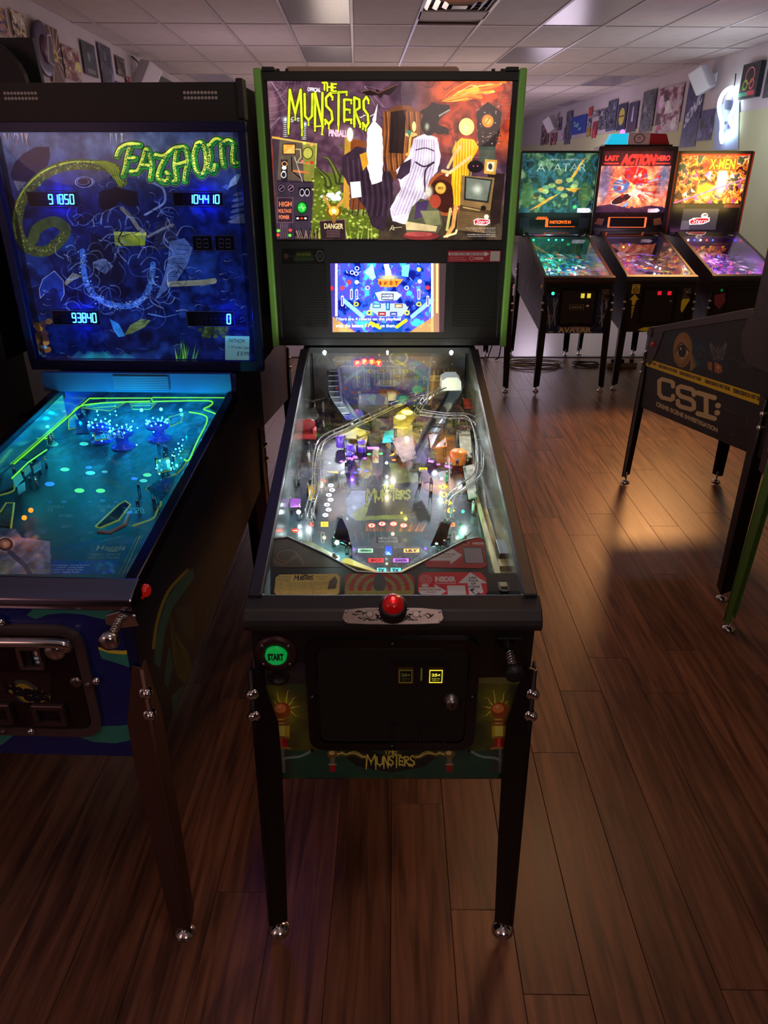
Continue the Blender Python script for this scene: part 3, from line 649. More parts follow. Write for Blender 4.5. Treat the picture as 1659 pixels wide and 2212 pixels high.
def plunger(root, x, z, m, plate=True, y=0.0, knob=M['black']):
    if plate: MB().prism(rrect(x - .031, z - .05, x + .031, z + .032, .006), 'y', y - .004, y).build('plunger_plate', m, root)
    rod = MB().lathe([(.004, 0), (.004, .055)], (x, y - .004, z), (0, -1, -.1), 10)
    pl = rod.build('plunger_rod', M['chrome'], root)
    pts = []
    for i in range(40): t = i / 39; a = t * 2 * math.pi * 6; pts.append((x + .008 * math.cos(a), y - .006 - .042 * t, z - .004 * t + .008 * math.sin(a)))
    MB().tube(pts, .0016, 5).build('spring', M['wire'], pl)
    MB().lathe([(.007, .045), (.017, .048), (.019, .056), (.017, .064), (.008, .068), (0, .069)], (x, y - .004, z), (0, -1, -.1), 16).build('knob', knob, pl)
def button(root, x, z, r, ringm, capm, y=0.0, name='start_button'):
    o = MB().lathe([(r, 0), (r, .004), (r * .75, .008), (r * .55, .008), (r * .55, 0)], (x, y, z), (0, -1, 0), 28).build(name, ringm, root)
    MB().lathe([(r * .5, 0), (r * .5, .010), (r * .4, .012), (0, .0125)], (x, y, z), (0, -1, 0), 20).build('button_cap', capm, o)
    return o
def sidebutton(root, sx, y, z, m, r=.014):
    MB().lathe([(r * 1.3, 0), (r * 1.3, .003), (r, .005), (r, .012), (r * .7, .016), (0, .017)], (sx * .275, y, z), (sx, 0, 0), 16).build('flipper_button', m, root)
def simple_playfield(root, cv_draw, seed, lights=(), bulbs=(), z0=.835, s=.12, hw=.254, y1=1.22, estr=1.0, wires=True, bbcol=(30, 30, 40)):
    c = Canvas(360, 760, [(0, 0), (100, 0), (100, 200), (0, 200)], seed); cv_draw(c)
    m = c.material('playfield_print', emit=estr, use_e=True, rough=.25, coat=.4)
    P = lambda x, y: (x, y, z0 + s * y)
    pf = panel('playfield', P(-hw, y1), P(hw, y1), P(-hw, .03), m, root, .01)
    MB().box(-hw, hw, y1, y1 + .01, z0 + s * y1, 1.14).build('back_board', mat('backboard', bbcol, .5), root)
    ap = MB().add([(-hw, .03, z0 + .055), (hw, .03, z0 + .055), (hw, .20, z0 + .075), (.1, .12, z0 + .068), (-.1, .12, z0 + .068), (-hw, .20, z0 + .075)], [(0, 1, 2, 3, 4, 5)]).build('apron', M['blackgloss'], root)
    for k, x, y, h in bulbs:
        MB().ball(P(x, y)[:2] + (P(x, y)[2] + h,), .009, 8).build('bulb', LED[k], pf)
    if wires:
        rg = random.Random(seed)
        for k in range(3):
            x = rg.uniform(-.15, .15); Q = [(x + rg.uniform(-.08, .08), .35 + .2 * i, z0 + s * (.35 + .2 * i) + .05 + .03 * rg.random()) for i in range(4)]
            MB().tube(smooth(Q), .0035, 6).tube([(a + .02, b, c_) for a, b, c_ in smooth(Q)], .0035, 6).build('wire_ramp', M['wire'], pf)
        for k in range(6):
            x, y = rg.uniform(-.2, .2), rg.uniform(.35, 1.1); h = .035; w = rg.uniform(.02, .05)
            MB().prism([(x - w, y - w), (x + w, y - w * .4), (x + w * .3, y + w * 1.3)], 'z', P(0, y)[2] + h, P(0, y)[2] + h + .003).build('plastic', mat('plastic', [(200, 60, 60), (60, 90, 200), (220, 190, 60), (60, 180, 120), (180, 180, 190), (120, 60, 160)][k], .2, coat=.5), pf)
            MB().tube([(x, y, P(0, y)[2]), (x, y, P(0, y)[2] + h)], .006, 8).build('post', M['white'], pf)
    for loc, w_, col in lights:
        lamp('POINT', local(root, (loc[0], loc[1], z0 + s * loc[1] + loc[2])), w_, col, .02)
    return pf

# ================================================================ FRONT MACHINE
m1 = machine('pinball_machine', 'black machine with green side trims and lit monster comedy backglass, centre of the hall', 0, 0, legm=M['blackleg'], g0=.925, gs=.22, gend=1.10, lz=.919)
Z1 = lambda y: .925 + .22 * y
# side art slivers and front art
c = Canvas(1100, 860, wcorners(m1, [(-.2555, 0, .885), (.2555, 0, .885), (.2555, 0, .483), (-.2555, 0, .483)]), 11, (16, 16, 18)).view(500, 1280, 2.404)
c.noise([(14, 15, 18), (24, 22, 28)], 6)
c.poly([(120, 400), (400, 400), (400, 960), (120, 960)], (58, 66, 30)); c.poly([(1240, 440), (1600, 440), (1600, 960), (1240, 960)], (64, 74, 34))
reg = ((c.Y > 1465) & ((c.X < 690) | (c.X > 1000) | (c.Y > 1600))).astype(float)
c.noise([(30, 38, 26), (74, 82, 26), (52, 50, 30), (24, 58, 48)], 5, .85, reg)
c.poly([(120, 820), (1600, 820), (1600, 960), (120, 960)], (16, 62, 56), .8)
c.poly([(120, 360), (420, 360), (420, 470), (150, 480)], (34, 32, 44), .8); c.poly([(1280, 440), (1600, 430), (1600, 470), (1280, 470)], (88, 90, 50), .8)
for sgn, ox in ((1, 262), (-1, 1392)):
    for r_, al in ((150, .25), (110, .35), (75, .45)): c.ell(ox, 610, r_, r_ * 1.2, (150, 150, 30), al, soft=.8)
    for a, b in ((40, -100), (80, -60), (100, -10), (90, 40), (-30, -90), (-50, -40)):
        c.line([(ox + sgn * 20, 600), (ox + sgn * a * .6, 600 + b * .5), (ox + sgn * a * .75, 600 + b * .9), (ox + sgn * a, 600 + b)], 8, (215, 190, 75), taper=True)
    c.rect(ox - 40, 690, ox + 40, 750, (150, 140, 40)); c.rect(ox - 24, 690, ox + 16, 750, (200, 190, 80))
    for yy in (640, 660, 680): c.ell(ox, yy, 40, 9, (110, 70, 35)); c.ell(ox - 6, yy - 2, 22, 4, (190, 140, 80))
    c.ell(ox, 608, 46, 40, (120, 62, 26)); c.ell(ox - 8, 600, 30, 24, (190, 110, 60)); c.ell(ox - 12, 592, 12, 9, (245, 200, 150), soft=.9)
    c.ell(ox, 752, 44, 8, (120, 90, 45)); c.poly([(ox - 24, 755), (ox + 22, 755), (ox + 34, 806), (ox - 32, 806)], (135, 26, 24)); c.poly([(ox - 10, 755), (ox + 2, 755), (ox + 4, 806), (ox - 12, 806)], (200, 70, 60))
    c.ell(ox, 808, 52, 8, (130, 105, 60)); c.poly([(ox - 30, 812), (ox + 34, 812), (ox + 60, 935), (ox - 60, 935)], (38, 52, 50)); c.poly([(ox - 4, 812), (ox + 12, 812), (ox + 20, 935), (ox - 6, 935)], (90, 100, 90))
    c.curve([(ox + sgn * 155, 820), (ox + sgn * 95, 850), (ox + sgn * 20, 860), (ox - sgn * 20, 885)], 13, (96, 120, 118)); c.ell(ox + sgn * 158, 820, 10, 9, (20, 20, 20))
for bx_ in (525, 1132):
    c.ell(bx_, 838, 28, 22, (100, 80, 40)); c.ell(bx_ - 4, 832, 15, 11, (210, 190, 120)); c.rect(bx_ - 12, 858, bx_ + 12, 890, (90, 90, 80)); c.rect(bx_ - 16, 890, bx_ + 16, 930, (120, 30, 28)); c.ell(bx_, 892, 24, 5, (130, 120, 90))
c.poly([(560, 825), (700, 815), (820, 850), (950, 815), (1100, 825), (1000, 905), (830, 935), (650, 900)], (18, 16, 22), .75)
for x0, x1 in ((553, 700), (1102, 955)):
    rg = random.Random(4); P = [(x0 + (x1 - x0) * t / 7, 843 + rg.uniform(-12, 12)) for t in range(8)]
    for r_ in (26, 16): c.line(P, r_, (130, 120, 20), .35)
    c.line(P, 6, (240, 225, 110)); c.line([(a, b + rg.uniform(-14, 14)) for a, b in P], 3, (230, 210, 110))
LOGO = lambda x0, y0, x1, y1: [(x0 + (x1 - x0) * a, y0 + (y1 - y0) * t, x0 + (x1 - x0) * b, y0 + (y1 - y0) * u) for a, b, t, u in ((0, .2, .12, 1), (.22, .34, .28, .86), (.365, .455, .2, .95), (.475, .56, .2, .86), (.545, .715, .14, .9), (.685, .765, .3, .84), (.80, .885, .24, .86), (.91, 1, .18, .9))]
def logo(c, x0, y0, x1, y1, w, col, dark, e=None, the=True, drips=True):
    c.drip('MUNSTERS', LOGO(x0, y0 + (y1 - y0) * .2, x1, y1), w, col, dark, e, drips)
    if the:
        X = x0 + (x1 - x0) * .38; W = (x1 - x0) * .26; h = (y1 - y0) * .24
        c.drip('THE', [(X + W * .36 * k, y0, X + W * (.36 * k + .27), y0 + h) for k in range(3)], w * .75, col, dark, e, drips)
logo(c, 700, 815, 950, 905, 8, (186, 186, 84), (14, 14, 12))
c.c = np.clip(c.c * 1.45, 0, 1)
panel('front_art', (-.2555, -.0012, .884), (.2555, -.0012, .884), (-.2555, -.0012, .484), c.material('cabinet_front_print', rough=.3, coat=.3), m1)
# coin door
door = coindoor(m1, -.172, .172, .573, .856, -.0014)
for k, (x, z) in enumerate(((.026, .771), (.086, .771))):
    s = MB().prism(rrect(x - .016, z - .019, x + .016, z + .019, .002), 'y', -.013, -.007).build('coin_reject', mat('coin_bezel', (120, 100, 40), .3, .6), door)
    c = Canvas(96, 110, [(0, 0), (30, 0), (30, 36), (0, 36)], 3, (10, 10, 8)); gc = (235, 225, 110) if k else (110, 105, 70)
    c.rect(0, 0, 30, 2.5, gc); c.rect(0, 0, 2, 36, gc); c.rect(28, 0, 30, 36, gc); c.rect(0, 33.5, 30, 36, gc)
    c.text('25¢', 5, 10, 25, 20, gc, bold=.04); c.text('PUSH TO', 6, 23, 24, 26, gc); c.text('REJECT', 7, 28, 23, 31, gc)
    c.e = c.c.copy(); c.e[..., 2] *= .5
    panel('coin_window', (x - .013, -.0132, z + .016), (x + .013, -.0132, z + .016), (x - .013, -.0132, z - .016), c.material('coin_print', emit=1.1 if k else .25, use_e=True), s)
    MB().box(x - .031, x + .029, -.012, -.006, z + .028, z + .032).build('coin_lip', M['blackgloss'], door)
MB().box(.056, .059, -.009, -.006, .757, .787).build('coin_slot', mat('slot_brass', (150, 140, 60), .3, .7, emit=.15), door)
lk_ = MB().lathe([(.019, 0), (.019, .006), (.013, .012), (.012, .016), (0, .0165)], (.12, -.007, .705), (0, -1, 0), 20).build('door_lock', M['steel'], door)
MB().box(-.0015, .0015, -.0245, -.0235, -.006, .006).build('key_slot', M['black'], lk_).location = (.12, 0, .705)
for x in (-.01 + .035, .085):
    frame4('coin_return', door, x - .028, x + .028, .592, .648, .003, -.010, -.006, M['blackgloss'], bev=0)
MB().box(.10, .145, -.010, -.006, .835, .842).build('door_hinge_cover', M['blackgloss'], door)
# start button, plunger
sb = button(m1, -.229, .818, .043, mat('bezel_maroon', (70, 44, 50), .35, .4), mat('start_green', (20, 150, 70), .3, emit=.35, ecol=(10, 190, 80)))
for a in (40, 320, 140, 220): MB().ball((-.229 + .034 * math.cos(R(a)), -.006, .818 + .034 * math.sin(R(a))), .004, 8).build('bezel_bolt', M['steel'], sb)
c = Canvas(120, 90, [(0, 0), (40, 0), (40, 30), (0, 30)], 2, (14, 160, 70)); c.text('START', 3, 8, 37, 22, (4, 30, 12), bold=.07); c.e = c.c.copy()
n = 20; printed('button_print', [(-.229 + .0185 * math.cos(2 * math.pi * i / n), -.0132, .818 + .0185 * math.sin(2 * math.pi * i / n)) for i in range(n)], ((-.2475, -.0132, .8365), (-.2105, -.0132, .8365), (-.2475, -.0132, .7995)), c.material('start_print', emit=.55, use_e=True), sb, .0006)
plunger(m1, .230, .822, M['blackgloss'])
MB().lathe([(.022, 0), (.022, .003), (.014, .006), (.014, .003), (0, .003)], (-.229, 0, .762), (0, -1, 0), 20).build('headphone_button', M['black'], m1)
for s in (-1, 1): sidebutton(m1, s, .07, .868, M['red'])
# action button and its plate on the lock bar
zl = .923
nrm = Vector((0, -(zl - .002 - (.885 + .016)), .014)).normalized()
c = Canvas(520, 110, [(0, 0), (214, 0), (214, 30), (0, 30)], 8, (188, 176, 168))
c.noise([(175, 162, 156), (205, 196, 188)], 5)
rg = random.Random(9)
for s_ in (0, 1):
    for k in range(7):
        x = 20 + rg.random() * 50; y = 3 + rg.random() * 22; P = [(x, y), (x + 6, y + rg.uniform(-4, 4)), (x + 12, y + rg.uniform(-4, 4)), (x + 20, y + rg.uniform(-3, 3))]
        c.line([(214 - a if s_ else a, b) for a, b in P], 2.4, (25, 24, 26), taper=True)
    c.ell(214 - 58 if s_ else 58, 12, 8, 7, (140, 130, 122)); c.ell(214 - 58 if s_ else 58, 11, 6, 5, (205, 198, 190))
    c.line([(214 - 55 if s_ else 55, 22), (214 - 75 if s_ else 75, 22)], 1.6, (30, 28, 30))
for k in range(17): a = R(200 + k * 8.7); x, y = 107 + 38 * math.cos(a), 3 - 24 * math.sin(a); c.poly([(x - 3, y), (x + 3, y), (x, y + 3.5)], (20, 20, 22))
c.text('ZAP BUTTON', 70, 17, 144, 25, (22, 20, 20), bold=.06, arc=.08)
yp0, yp1 = -.009, .026
def onlock(x, y, h=0.0015): return (x, y, (.901 + (zl - .003 - .901) * (y + .010) / .014 if y < .004 else zl - .002 + (y - .004) * .333) + h)
zA, zB = .899, .926
pw = .096
ou = [(-pw, .35), (-pw + .004, .85), (-.055, .98), (0, 1.0), (.055, .98), (pw - .004, .85), (pw, .35), (pw - .006, .02), (.05, -.04), (0, -.06), (-.05, -.04), (-pw + .006, .02)]
def lp(x, t): y = -.0155 + t * .014; return (x, y, .899 + t * .026)
pl = printed('badge_plate', [lp(x, t) for x, t in ou], (lp(-pw, 1), lp(pw, 1), lp(-pw, -.06)), c.material('badge_print', rough=.3, metal=.5), m1, .002)
for x in (-pw + .007, pw - .007, -.028, .028):
    for t in ((.12, .75) if abs(x) > .05 else (.92,)): MB().ball(lp(x, t), .0028, 8).build('rivet', M['chrome'], pl)
bt = MB().lathe([(.027, -.012), (.027, .010), (.024, .014), (.021, .014)], (0, -.002, .924), (0, -.45, .9), 24).build('action_button', M['black'], m1)
MB().lathe([(.0205, .004), (.0205, .018), (.018, .026), (.010, .031), (0, .032)], (0, -.002, .924), (0, -.45, .9), 24).build('button_dome', mat('red_dome', (175, 10, 18), .12, emit=.1, ecol=(255, 20, 20), coat=1), bt)
MB().ball((0, -.019, .957), .0035, 8).build('button_lamp', LED['red'], bt)

# ---- backbox front
by = 1.144
frame4('backbox_frame', m1, -.362, .352 + .01, 1.174, 1.924, .022, by - .012, by + .004, M['black'])
MB().box(-.34, .34, by - .010, by + .003, 1.196, 1.487).build('speaker_panel', mat('speaker_panel_black', (24, 24, 26), .5, bump=.1, nscale=200), m1)
for s in (-1, 1):
    MB().prism([(s * .3735, 1.930), (s * .3535, 1.930), (s * .3515, 1.174), (s * .3705, 1.174)], 'y', by - .03, by + .12).build('side_trim', M['greentrim'], m1, bev=.004)
    MB().box(*(sorted((s * .352, s * .318))), by - .016, by + .05, 1.924, 1.934).build('corner_cap', M['black'], m1, bev=.002)
    for x in (.31, .285): MB().box(s * x - .004, s * x + .004, by, by + .02, 1.924, 1.931).build('top_bolt', M['black'], m1)
for s in (-1, 1):
    # perforated speaker grille
    gb = MB(); a0, a1, z0, z1 = (s * .345 + .01, s * .345 + .01, 0, 0)
    cx = s * .262
    MB().prism(rrect(cx - .068, 1.232, cx + .068, 1.423, .006), 'y', by - .0125, by - .010).build('speaker_grille', mat('grille_black', (15, 15, 16), .6), m1)
    for i in range(17):
        for j in range(24):
            x = cx - .062 + i * .0078 + (j % 2) * .0039; z = 1.238 + j * .0078
            gb.add([(x + .0028 * math.cos(R(60 * k)), by - .0128, z + .0028 * math.sin(R(60 * k))) for k in range(6)], [tuple(range(6))])
    gb.build('grille_holes', mat('hole_black', (3, 3, 4), .9), m1, kind='stuff')
# lcd
c = Canvas(760, 440, wcorners(m1, [(-.1815, by, 1.424), (.1725, by, 1.424), (.1725, by, 1.217), (-.1815, by, 1.217)]), 21).view(560, 500, 2.86)
c.noise([(14, 20, 120), (40, 90, 220), (90, 60, 200), (60, 190, 240)], 12, contrast=2.4)
c.rect(435, 190, 490, 630, (60, 50, 130)); c.rect(470, 195, 486, 520, (200, 190, 255)); c.rect(1060, 190, 1075, 620, (190, 215, 255)); c.rect(1075, 190, 1110, 620, (150, 110, 90)); c.rect(1110, 190, 1160, 620, (60, 45, 50)); c.rect(1090, 195, 1104, 500, (230, 190, 120))
for pts, col in (([(650, 250), (700, 195), (720, 280), (700, 300)], (170, 235, 240)), ([(770, 200), (800, 195), (820, 270), (780, 270)], (250, 250, 255)), ([(880, 210), (930, 200), (920, 280), (880, 270)], (120, 215, 230)), ([(730, 290), (890, 290), (850, 340), (750, 340)], (255, 150, 40))):
    c.poly(pts, col, .9, ripple=.4)
c.ell(800, 280, 90, 24, (250, 220, 120), .8, soft=.7)
for t, x in zip('SPOT', (738, 770, 805, 837)): c.ell(x + 10, 315, 14, 14, (240, 130, 40)); c.text(t, x + 3, 305, x + 17, 327, (110, 20, 10), bold=.06)
c.poly([(715, 375), (760, 365), (850, 368), (880, 390), (850, 420), (740, 425)], (180, 215, 250)); c.rect(755, 380, 830, 420, (35, 50, 90)); c.text('MONSTER', 760, 385, 826, 398, (240, 245, 255), bold=.04); c.text('MADNESS', 760, 402, 826, 415, (240, 245, 255), bold=.04)
c.poly([(690, 440), (900, 440), (920, 470), (880, 520), (740, 520), (680, 475)], (160, 180, 235))
for x0, y0, x1, y1, col in ((702, 443, 750, 468, (70, 180, 220)), (838, 443, 885, 468, (235, 150, 60)), (735, 493, 782, 517, (190, 30, 50)), (808, 493, 852, 517, (70, 90, 200)), (782, 432, 806, 482, (40, 130, 220))): c.rect(x0, y0, x1, y1, (15, 20, 40)); c.rect(x0 + 3, y0 + 3, x1 - 3, y1 - 3, col); c.rect(x0 + 10, y0 + 9, x1 - 10, y1 - 9, (240, 240, 240))
for x in (600, 985): c.ell(x, 445, 16, 14, (235, 225, 60)); c.ell(x, 445, 8, 7, (30, 60, 90)); c.line([(x - 80 if x < 800 else x + 80, 420), (x + 40 if x < 800 else x - 40, 520)], 26, (150, 215, 240), .85)
for x in (680, 912): c.ell(x, 498, 17, 16, (245, 240, 80)); c.ell(x, 498, 8, 7, (40, 60, 110))
for x, y in ((515, 400), (570, 360), (603, 360), (985, 360), (1040, 400)): c.line([(x, y), (x, y + 50)], 16, (235, 240, 255)); c.line([(x, y + 3), (x, y + 47)], 8, (60, 60, 160))
for x, y, col in ((555, 310, (240, 60, 60)), (515, 345, (240, 60, 60)), (447, 347, (255, 40, 60)), (1040, 343, (235, 50, 60)), (603, 310, (250, 240, 200)), (990, 305, (255, 220, 200)), (985, 232, (240, 225, 60))): c.ell(x, y, 13, 13, col)
for x, y in ((605, 225), (600, 257), (575, 250), (670, 345), (910, 345)): c.ell(x, y, 14, 13, (240, 250, 255), ring=.35)
for k in range(60):
    x, y = 490 + c.rng.random() * 570, 200 + c.rng.random() * 400; c.line([(x, y), (x + c.rng.uniform(-14, 14), y + c.rng.uniform(-18, 18))], 3, ((230, 240, 255), (40, 30, 120), (150, 235, 255))[k % 3], .8)
c.poly([(455, 520), (600, 620), (455, 620)], (200, 150, 60), .8); c.poly([(1075, 520), (920, 620), (1075, 620)], (200, 150, 60), .8); c.poly([(700, 560), (900, 560), (880, 620), (720, 620)], (20, 70, 150), .9)
c.line([(905, 545), (850, 585)], 20, (235, 225, 40)); c.line([(690, 560), (745, 590)], 20, (235, 225, 40))
for dx in (2, -2): c.text('There are 4 inserts on the playfield', 473 + dx, 529, 873 + dx, 553, (40, 60, 140), bold=.04)
c.text('There are 4 inserts on the playfield', 473, 527, 873, 551, (255, 255, 255), bold=.02)
c.text('with the letters', 473, 566, 643, 588, (255, 255, 255), bold=.02); c.text('S P O T', 650, 564, 740, 587, (250, 235, 60), bold=.05, slant=.2); c.text('on them.', 748, 566, 843, 588, (255, 255, 255), bold=.02)
lcd = panel('display_screen', (-.1815, by - .0125, 1.424), (.1725, by - .0125, 1.424), (-.1815, by - .0125, 1.217), c.material('screen_picture', emit=1.6, rough=.2), m1)
# stickers on the speaker panel
c = Canvas(340, 78, [(0, 0), (112, 0), (112, 26), (0, 26)], 1, (150, 40, 52)); c.rect(1, 1, 111, 25, (170, 52, 62)); c.poly([(2, 5), (78, 5), (78, 2), (88, 8), (78, 14), (78, 11), (2, 11)], (215, 200, 205))
c.text('SCAN THIS CODE · SIGN UP NOW!', 5, 6, 76, 10, (90, 30, 40), bold=.03); c.text('NEW WAYS TO PLAY', 5, 15, 36, 17.5, (215, 190, 195)); c.text('TRACK YOUR PROGRESS', 5, 20, 40, 22.5, (215, 190, 195)); c.text('INSIDER', 58, 15, 76, 21, (220, 200, 205), bold=.03); c.ell(51, 18, 5, 4.5, (215, 190, 195), ring=.25); c.rect(90, 2, 110, 24, (196, 188, 190)); 
panel('promo_sticker', (.176, by - .0125, 1.461), (.337, by - .0125, 1.461), (.176, by - .0125, 1.428), c.material('sticker_print', rough=.3), m1, .0006)
c = Canvas(280, 84, [(0, 0), (88, 0), (88, 26), (0, 26)], 1, (24, 24, 26)); c.ell(8, 12, 5, 5, (90, 60, 50)); c.line([(8, 12), (80, 12)], 1.6, (60, 60, 56)); c.ell(79, 12, 8.5, 11, (90, 90, 86), ring=.25); c.ell(79, 12, 4, 5, (55, 60, 50)); c.poly([(28, 4), (60, 2), (64, 22), (26, 23)], (36, 52, 30)); c.text('MUNSTERS', 30, 6, 60, 12, (90, 100, 40), bold=.05); c.text('PRO EDITION', 24, 15, 66, 20, (60, 78, 40), bold=.04)
panel('edition_plate', (-.325, by - .0125, 1.463), (-.198, by - .0125, 1.463), (-.325, by - .0125, 1.424), c.material('edition_print', rough=.3), m1, .0006)

# ---- backglass art (figures of the original are left out; plain drapes of their colours stand there)
c = Canvas(1320, 800, wcorners(m1, [(-.3405, by, 1.901), (.338, by, 1.901), (.338, by, 1.490), (-.3405, by, 1.490)]), 31).view(530, 130, 2.676)
c.noise([(58, 36, 52), (96, 66, 82), (70, 44, 60), (118, 84, 96)], 9, contrast=2)
reg = np.clip((c.X - 890) / 60, 0, 1) * np.clip((360 - c.Y) / 60, 0, 1); c.noise([(70, 22, 14), (180, 60, 28), (120, 34, 16), (205, 80, 36)], 9, 1, reg, 2.2)
reg = np.clip((c.Y - 400) / 60, 0, 1); c.noise([(30, 22, 20), (70, 58, 40), (40, 34, 28)], 9, .9, reg, 2.2)
for k in range(34):
    ox_, oy_ = ((150, 125), (1500, 120), (690, 150), (1400, 560), (200, 330))[k % 5]; a = c.rng.random() * 6.3; L = 90 + 200 * c.rng.random()
    c.line([(ox_, oy_), (ox_ + L * math.cos(a), oy_ + L * abs(math.sin(a)))], 1.6, (190, 170, 180), .55)
for k in range(5):
    r_ = 60 + 40 * k
    for ox_, oy_ in ((150, 125), (1500, 120)): c.ell(ox_, oy_, r_, r_, (180, 160, 170), .4, ring=2.2 / r_)
for k in range(30):
    x, y = 140 + c.rng.random() * 1360, 130 + c.rng.random() * 330; c.curve([(x, y), (x + c.rng.uniform(10, 50), y + c.rng.uniform(-20, 20)), (x + c.rng.uniform(40, 90), y + c.rng.uniform(-30, 40))], 4, (34, 18, 26), .6)
c.poly([(150, 440), (200, 440), (175, 1030), (150, 900)], (190, 60, 30), .6)
# fire
for k in range(46):
    t = c.rng.random(); sx = 1130 + 30 * c.rng.random(); ang = -.15 - .75 * c.rng.random(); L = 120 + 250 * c.rng.random() * (1 - abs(ang + .5)); 
    P = [(sx, 240), (sx + L * .4 * math.cos(ang), 240 + L * .4 * math.sin(ang) + c.rng.uniform(-12, 12)), (sx + L * .75 * math.cos(ang * .8), 240 + L * .75 * math.sin(ang * .8) + c.rng.uniform(-14, 14)), (sx + L * math.cos(ang * .7), max(124, 240 + L * math.sin(ang * .7)))]
    c.curve(P[::-1], (34, 24, 16, 10)[k % 4], ((225, 70, 16), (250, 130, 25), (255, 190, 50), (255, 235, 120))[k % 4], .8, taper=True)
# bat
c.poly([(668, 185), (720, 170), (752, 182), (760, 165), (775, 180), (800, 172), (880, 138), (860, 180), (830, 205), (800, 198), (780, 222), (760, 202), (730, 206), (700, 200)], (34, 20, 22)); c.line([(668, 185), (720, 172), (770, 190), (880, 140)], 3, (205, 120, 90), .7)
# dark maw-like rock with glint
c.poly([(1010, 300), (1080, 245), (1180, 265), (1180, 300), (1130, 330), (1110, 370), (1180, 400), (1170, 430), (1100, 425), (1060, 400)], (18, 14, 16), ripple=1)
for k in range(9): x = 1118 + k * 7; c.poly([(x, 318 - k * 4), (x + 5, 316 - k * 4), (x + 3, 332 - k * 4)], (230, 210, 190))
# control cabinet
c.poly([(155, 440), (412, 482), (388, 1032), (180, 1032)], (62, 48, 56)); c.poly([(200, 452), (412, 482), (402, 700), (186, 690)], (92, 78, 66)); c.poly([(330, 470), (412, 482), (404, 700), (340, 700)], (150, 150, 56), .8)
c.poly([(155, 440), (412, 482), (410, 492), (155, 452)], (205, 170, 80)); c.line([(412, 482), (388, 1030)], 6, (190, 205, 80))
for x, y0, y1 in ((236, 350, 442), (342, 378, 458)):
    for k in range(9): yy = y0 + (y1 - y0) * k / 8; c.ell(x, yy, 20, 7, (60, 50, 60)); c.ell(x - 3, yy - 2, 15, 3, (200, 190, 190))
    for r_, al in ((46, .4), (26, .8)): c.ell(x, y0 - 8, r_, r_ * .7, (210, 235, 255), al, soft=.9)
    c.ell(x, y0 - 8, 9, 8, (255, 255, 255))
rg = random.Random(2)
for k in range(3): c.line([(240 + 16 * t, 345 + rg.uniform(-16, 12)) for t in range(7)], 4, (235, 240, 255))
c.line([(640, 322), (668, 332), (690, 318), (712, 330), (745, 312)], 5, (235, 225, 245))
c.rect(215, 482, 292, 546, (60, 40, 24)); c.rect(221, 488, 286, 540, (215, 150, 60)); c.poly([(221, 540), (286, 488), (286, 540)], (240, 190, 100))
c.ell(361, 538, 32, 36, (70, 70, 30)); c.ell(361, 538, 26, 30, (205, 200, 90)); 
for k in range(5): c.ell(361, 538, 5 + 5 * k, 6 + 5 * k, (110, 110, 40), ring=1.6 / (5 + 5 * k))
c.line([(292, 515), (318, 515), (322, 560), (300, 590), (370, 600)], 6, (200, 180, 120)); c.line([(268, 560), (270, 640), (340, 700)], 7, (30, 24, 26)); c.line([(280, 640), (360, 650)], 12, (215, 120, 60)); c.line([(285, 560), (330, 700)], 5, (190, 180, 170))
c.rect(207, 575, 245, 700, (38, 32, 38)); c.ell(227, 600, 17, 16, (210, 150, 90), ring=.3); c.ell(225, 622, 14, 12, (220, 215, 200)); c.ell(222, 662, 16, 20, (215, 215, 210), ring=.3); c.rect(214, 640, 232, 648, (235, 230, 220))
for x, y, col in ((330, 586, (240, 120, 120)), (358, 596, (230, 110, 50)), (385, 592, (240, 40, 20)), (342, 480, (240, 240, 90)), (384, 490, (245, 170, 90)), (318, 804, (170, 120, 230)), (365, 805, (160, 200, 90))): c.ell(x, y, 9, 8, col)
c.poly([(186, 700), (404, 708), (388, 1032), (182, 1032)], (56, 44, 58)); c.line([(186, 700), (404, 708)], 4, (30, 20, 28)); c.line([(270, 705), (265, 1030)], 3, (28, 20, 28))
for x in (210, 264): c.ell(x, 740, 23, 25, (24, 18, 24)); c.ell(x, 740, 19, 21, (130, 100, 120), ring=.22); c.line([(x - 10, 748), (x + 10, 730)], 4, (170, 140, 160))
c.rect(308, 735, 378, 775, (22, 18, 22)); 
for x in (328, 358): c.ell(x, 765, 14, 22, (220, 215, 225), ring=.2)
c.rect(186, 795, 275, 938, (50, 32, 44)); c.line([(186, 795), (275, 795), (275, 938), (186, 938)], 3, (120, 90, 100), closed=True)
c.text('HIGH', 195, 817, 268, 846, (240, 130, 80), bold=.03); c.text('VOLTAGE', 190, 860, 268, 882, (235, 125, 80), bold=.03); c.text('POWER', 195, 896, 256, 919, (235, 125, 80), bold=.03)
c.ell(328, 852, 34, 38, (20, 60, 24)); c.ell(328, 852, 24, 28, (40, 190, 60)); c.line([(308, 852), (322, 852), (327, 836), (333, 866), (338, 852), (348, 852)], 3.5, (170, 255, 150))
c.rect(290, 900, 362, 928, (20, 14, 18)); 
for x, col in ((303, (240, 240, 230)), (326, (240, 60, 30)), (348, (235, 230, 220))): c.ell(x, 914, 8, 6, col)
for x, y, col in ((192, 985, (120, 220, 70)), (260, 982, (240, 70, 60)), (190, 1010, (235, 70, 50)), (258, 1012, (110, 215, 70)), (226, 1005, (60, 50, 60))): c.ell(x, y, 10, 9, col)
for k in range(4): c.line([(205 + 12 * k, 945), (207 + 12 * k, 1028)], 3, (150, 110, 120), .7)
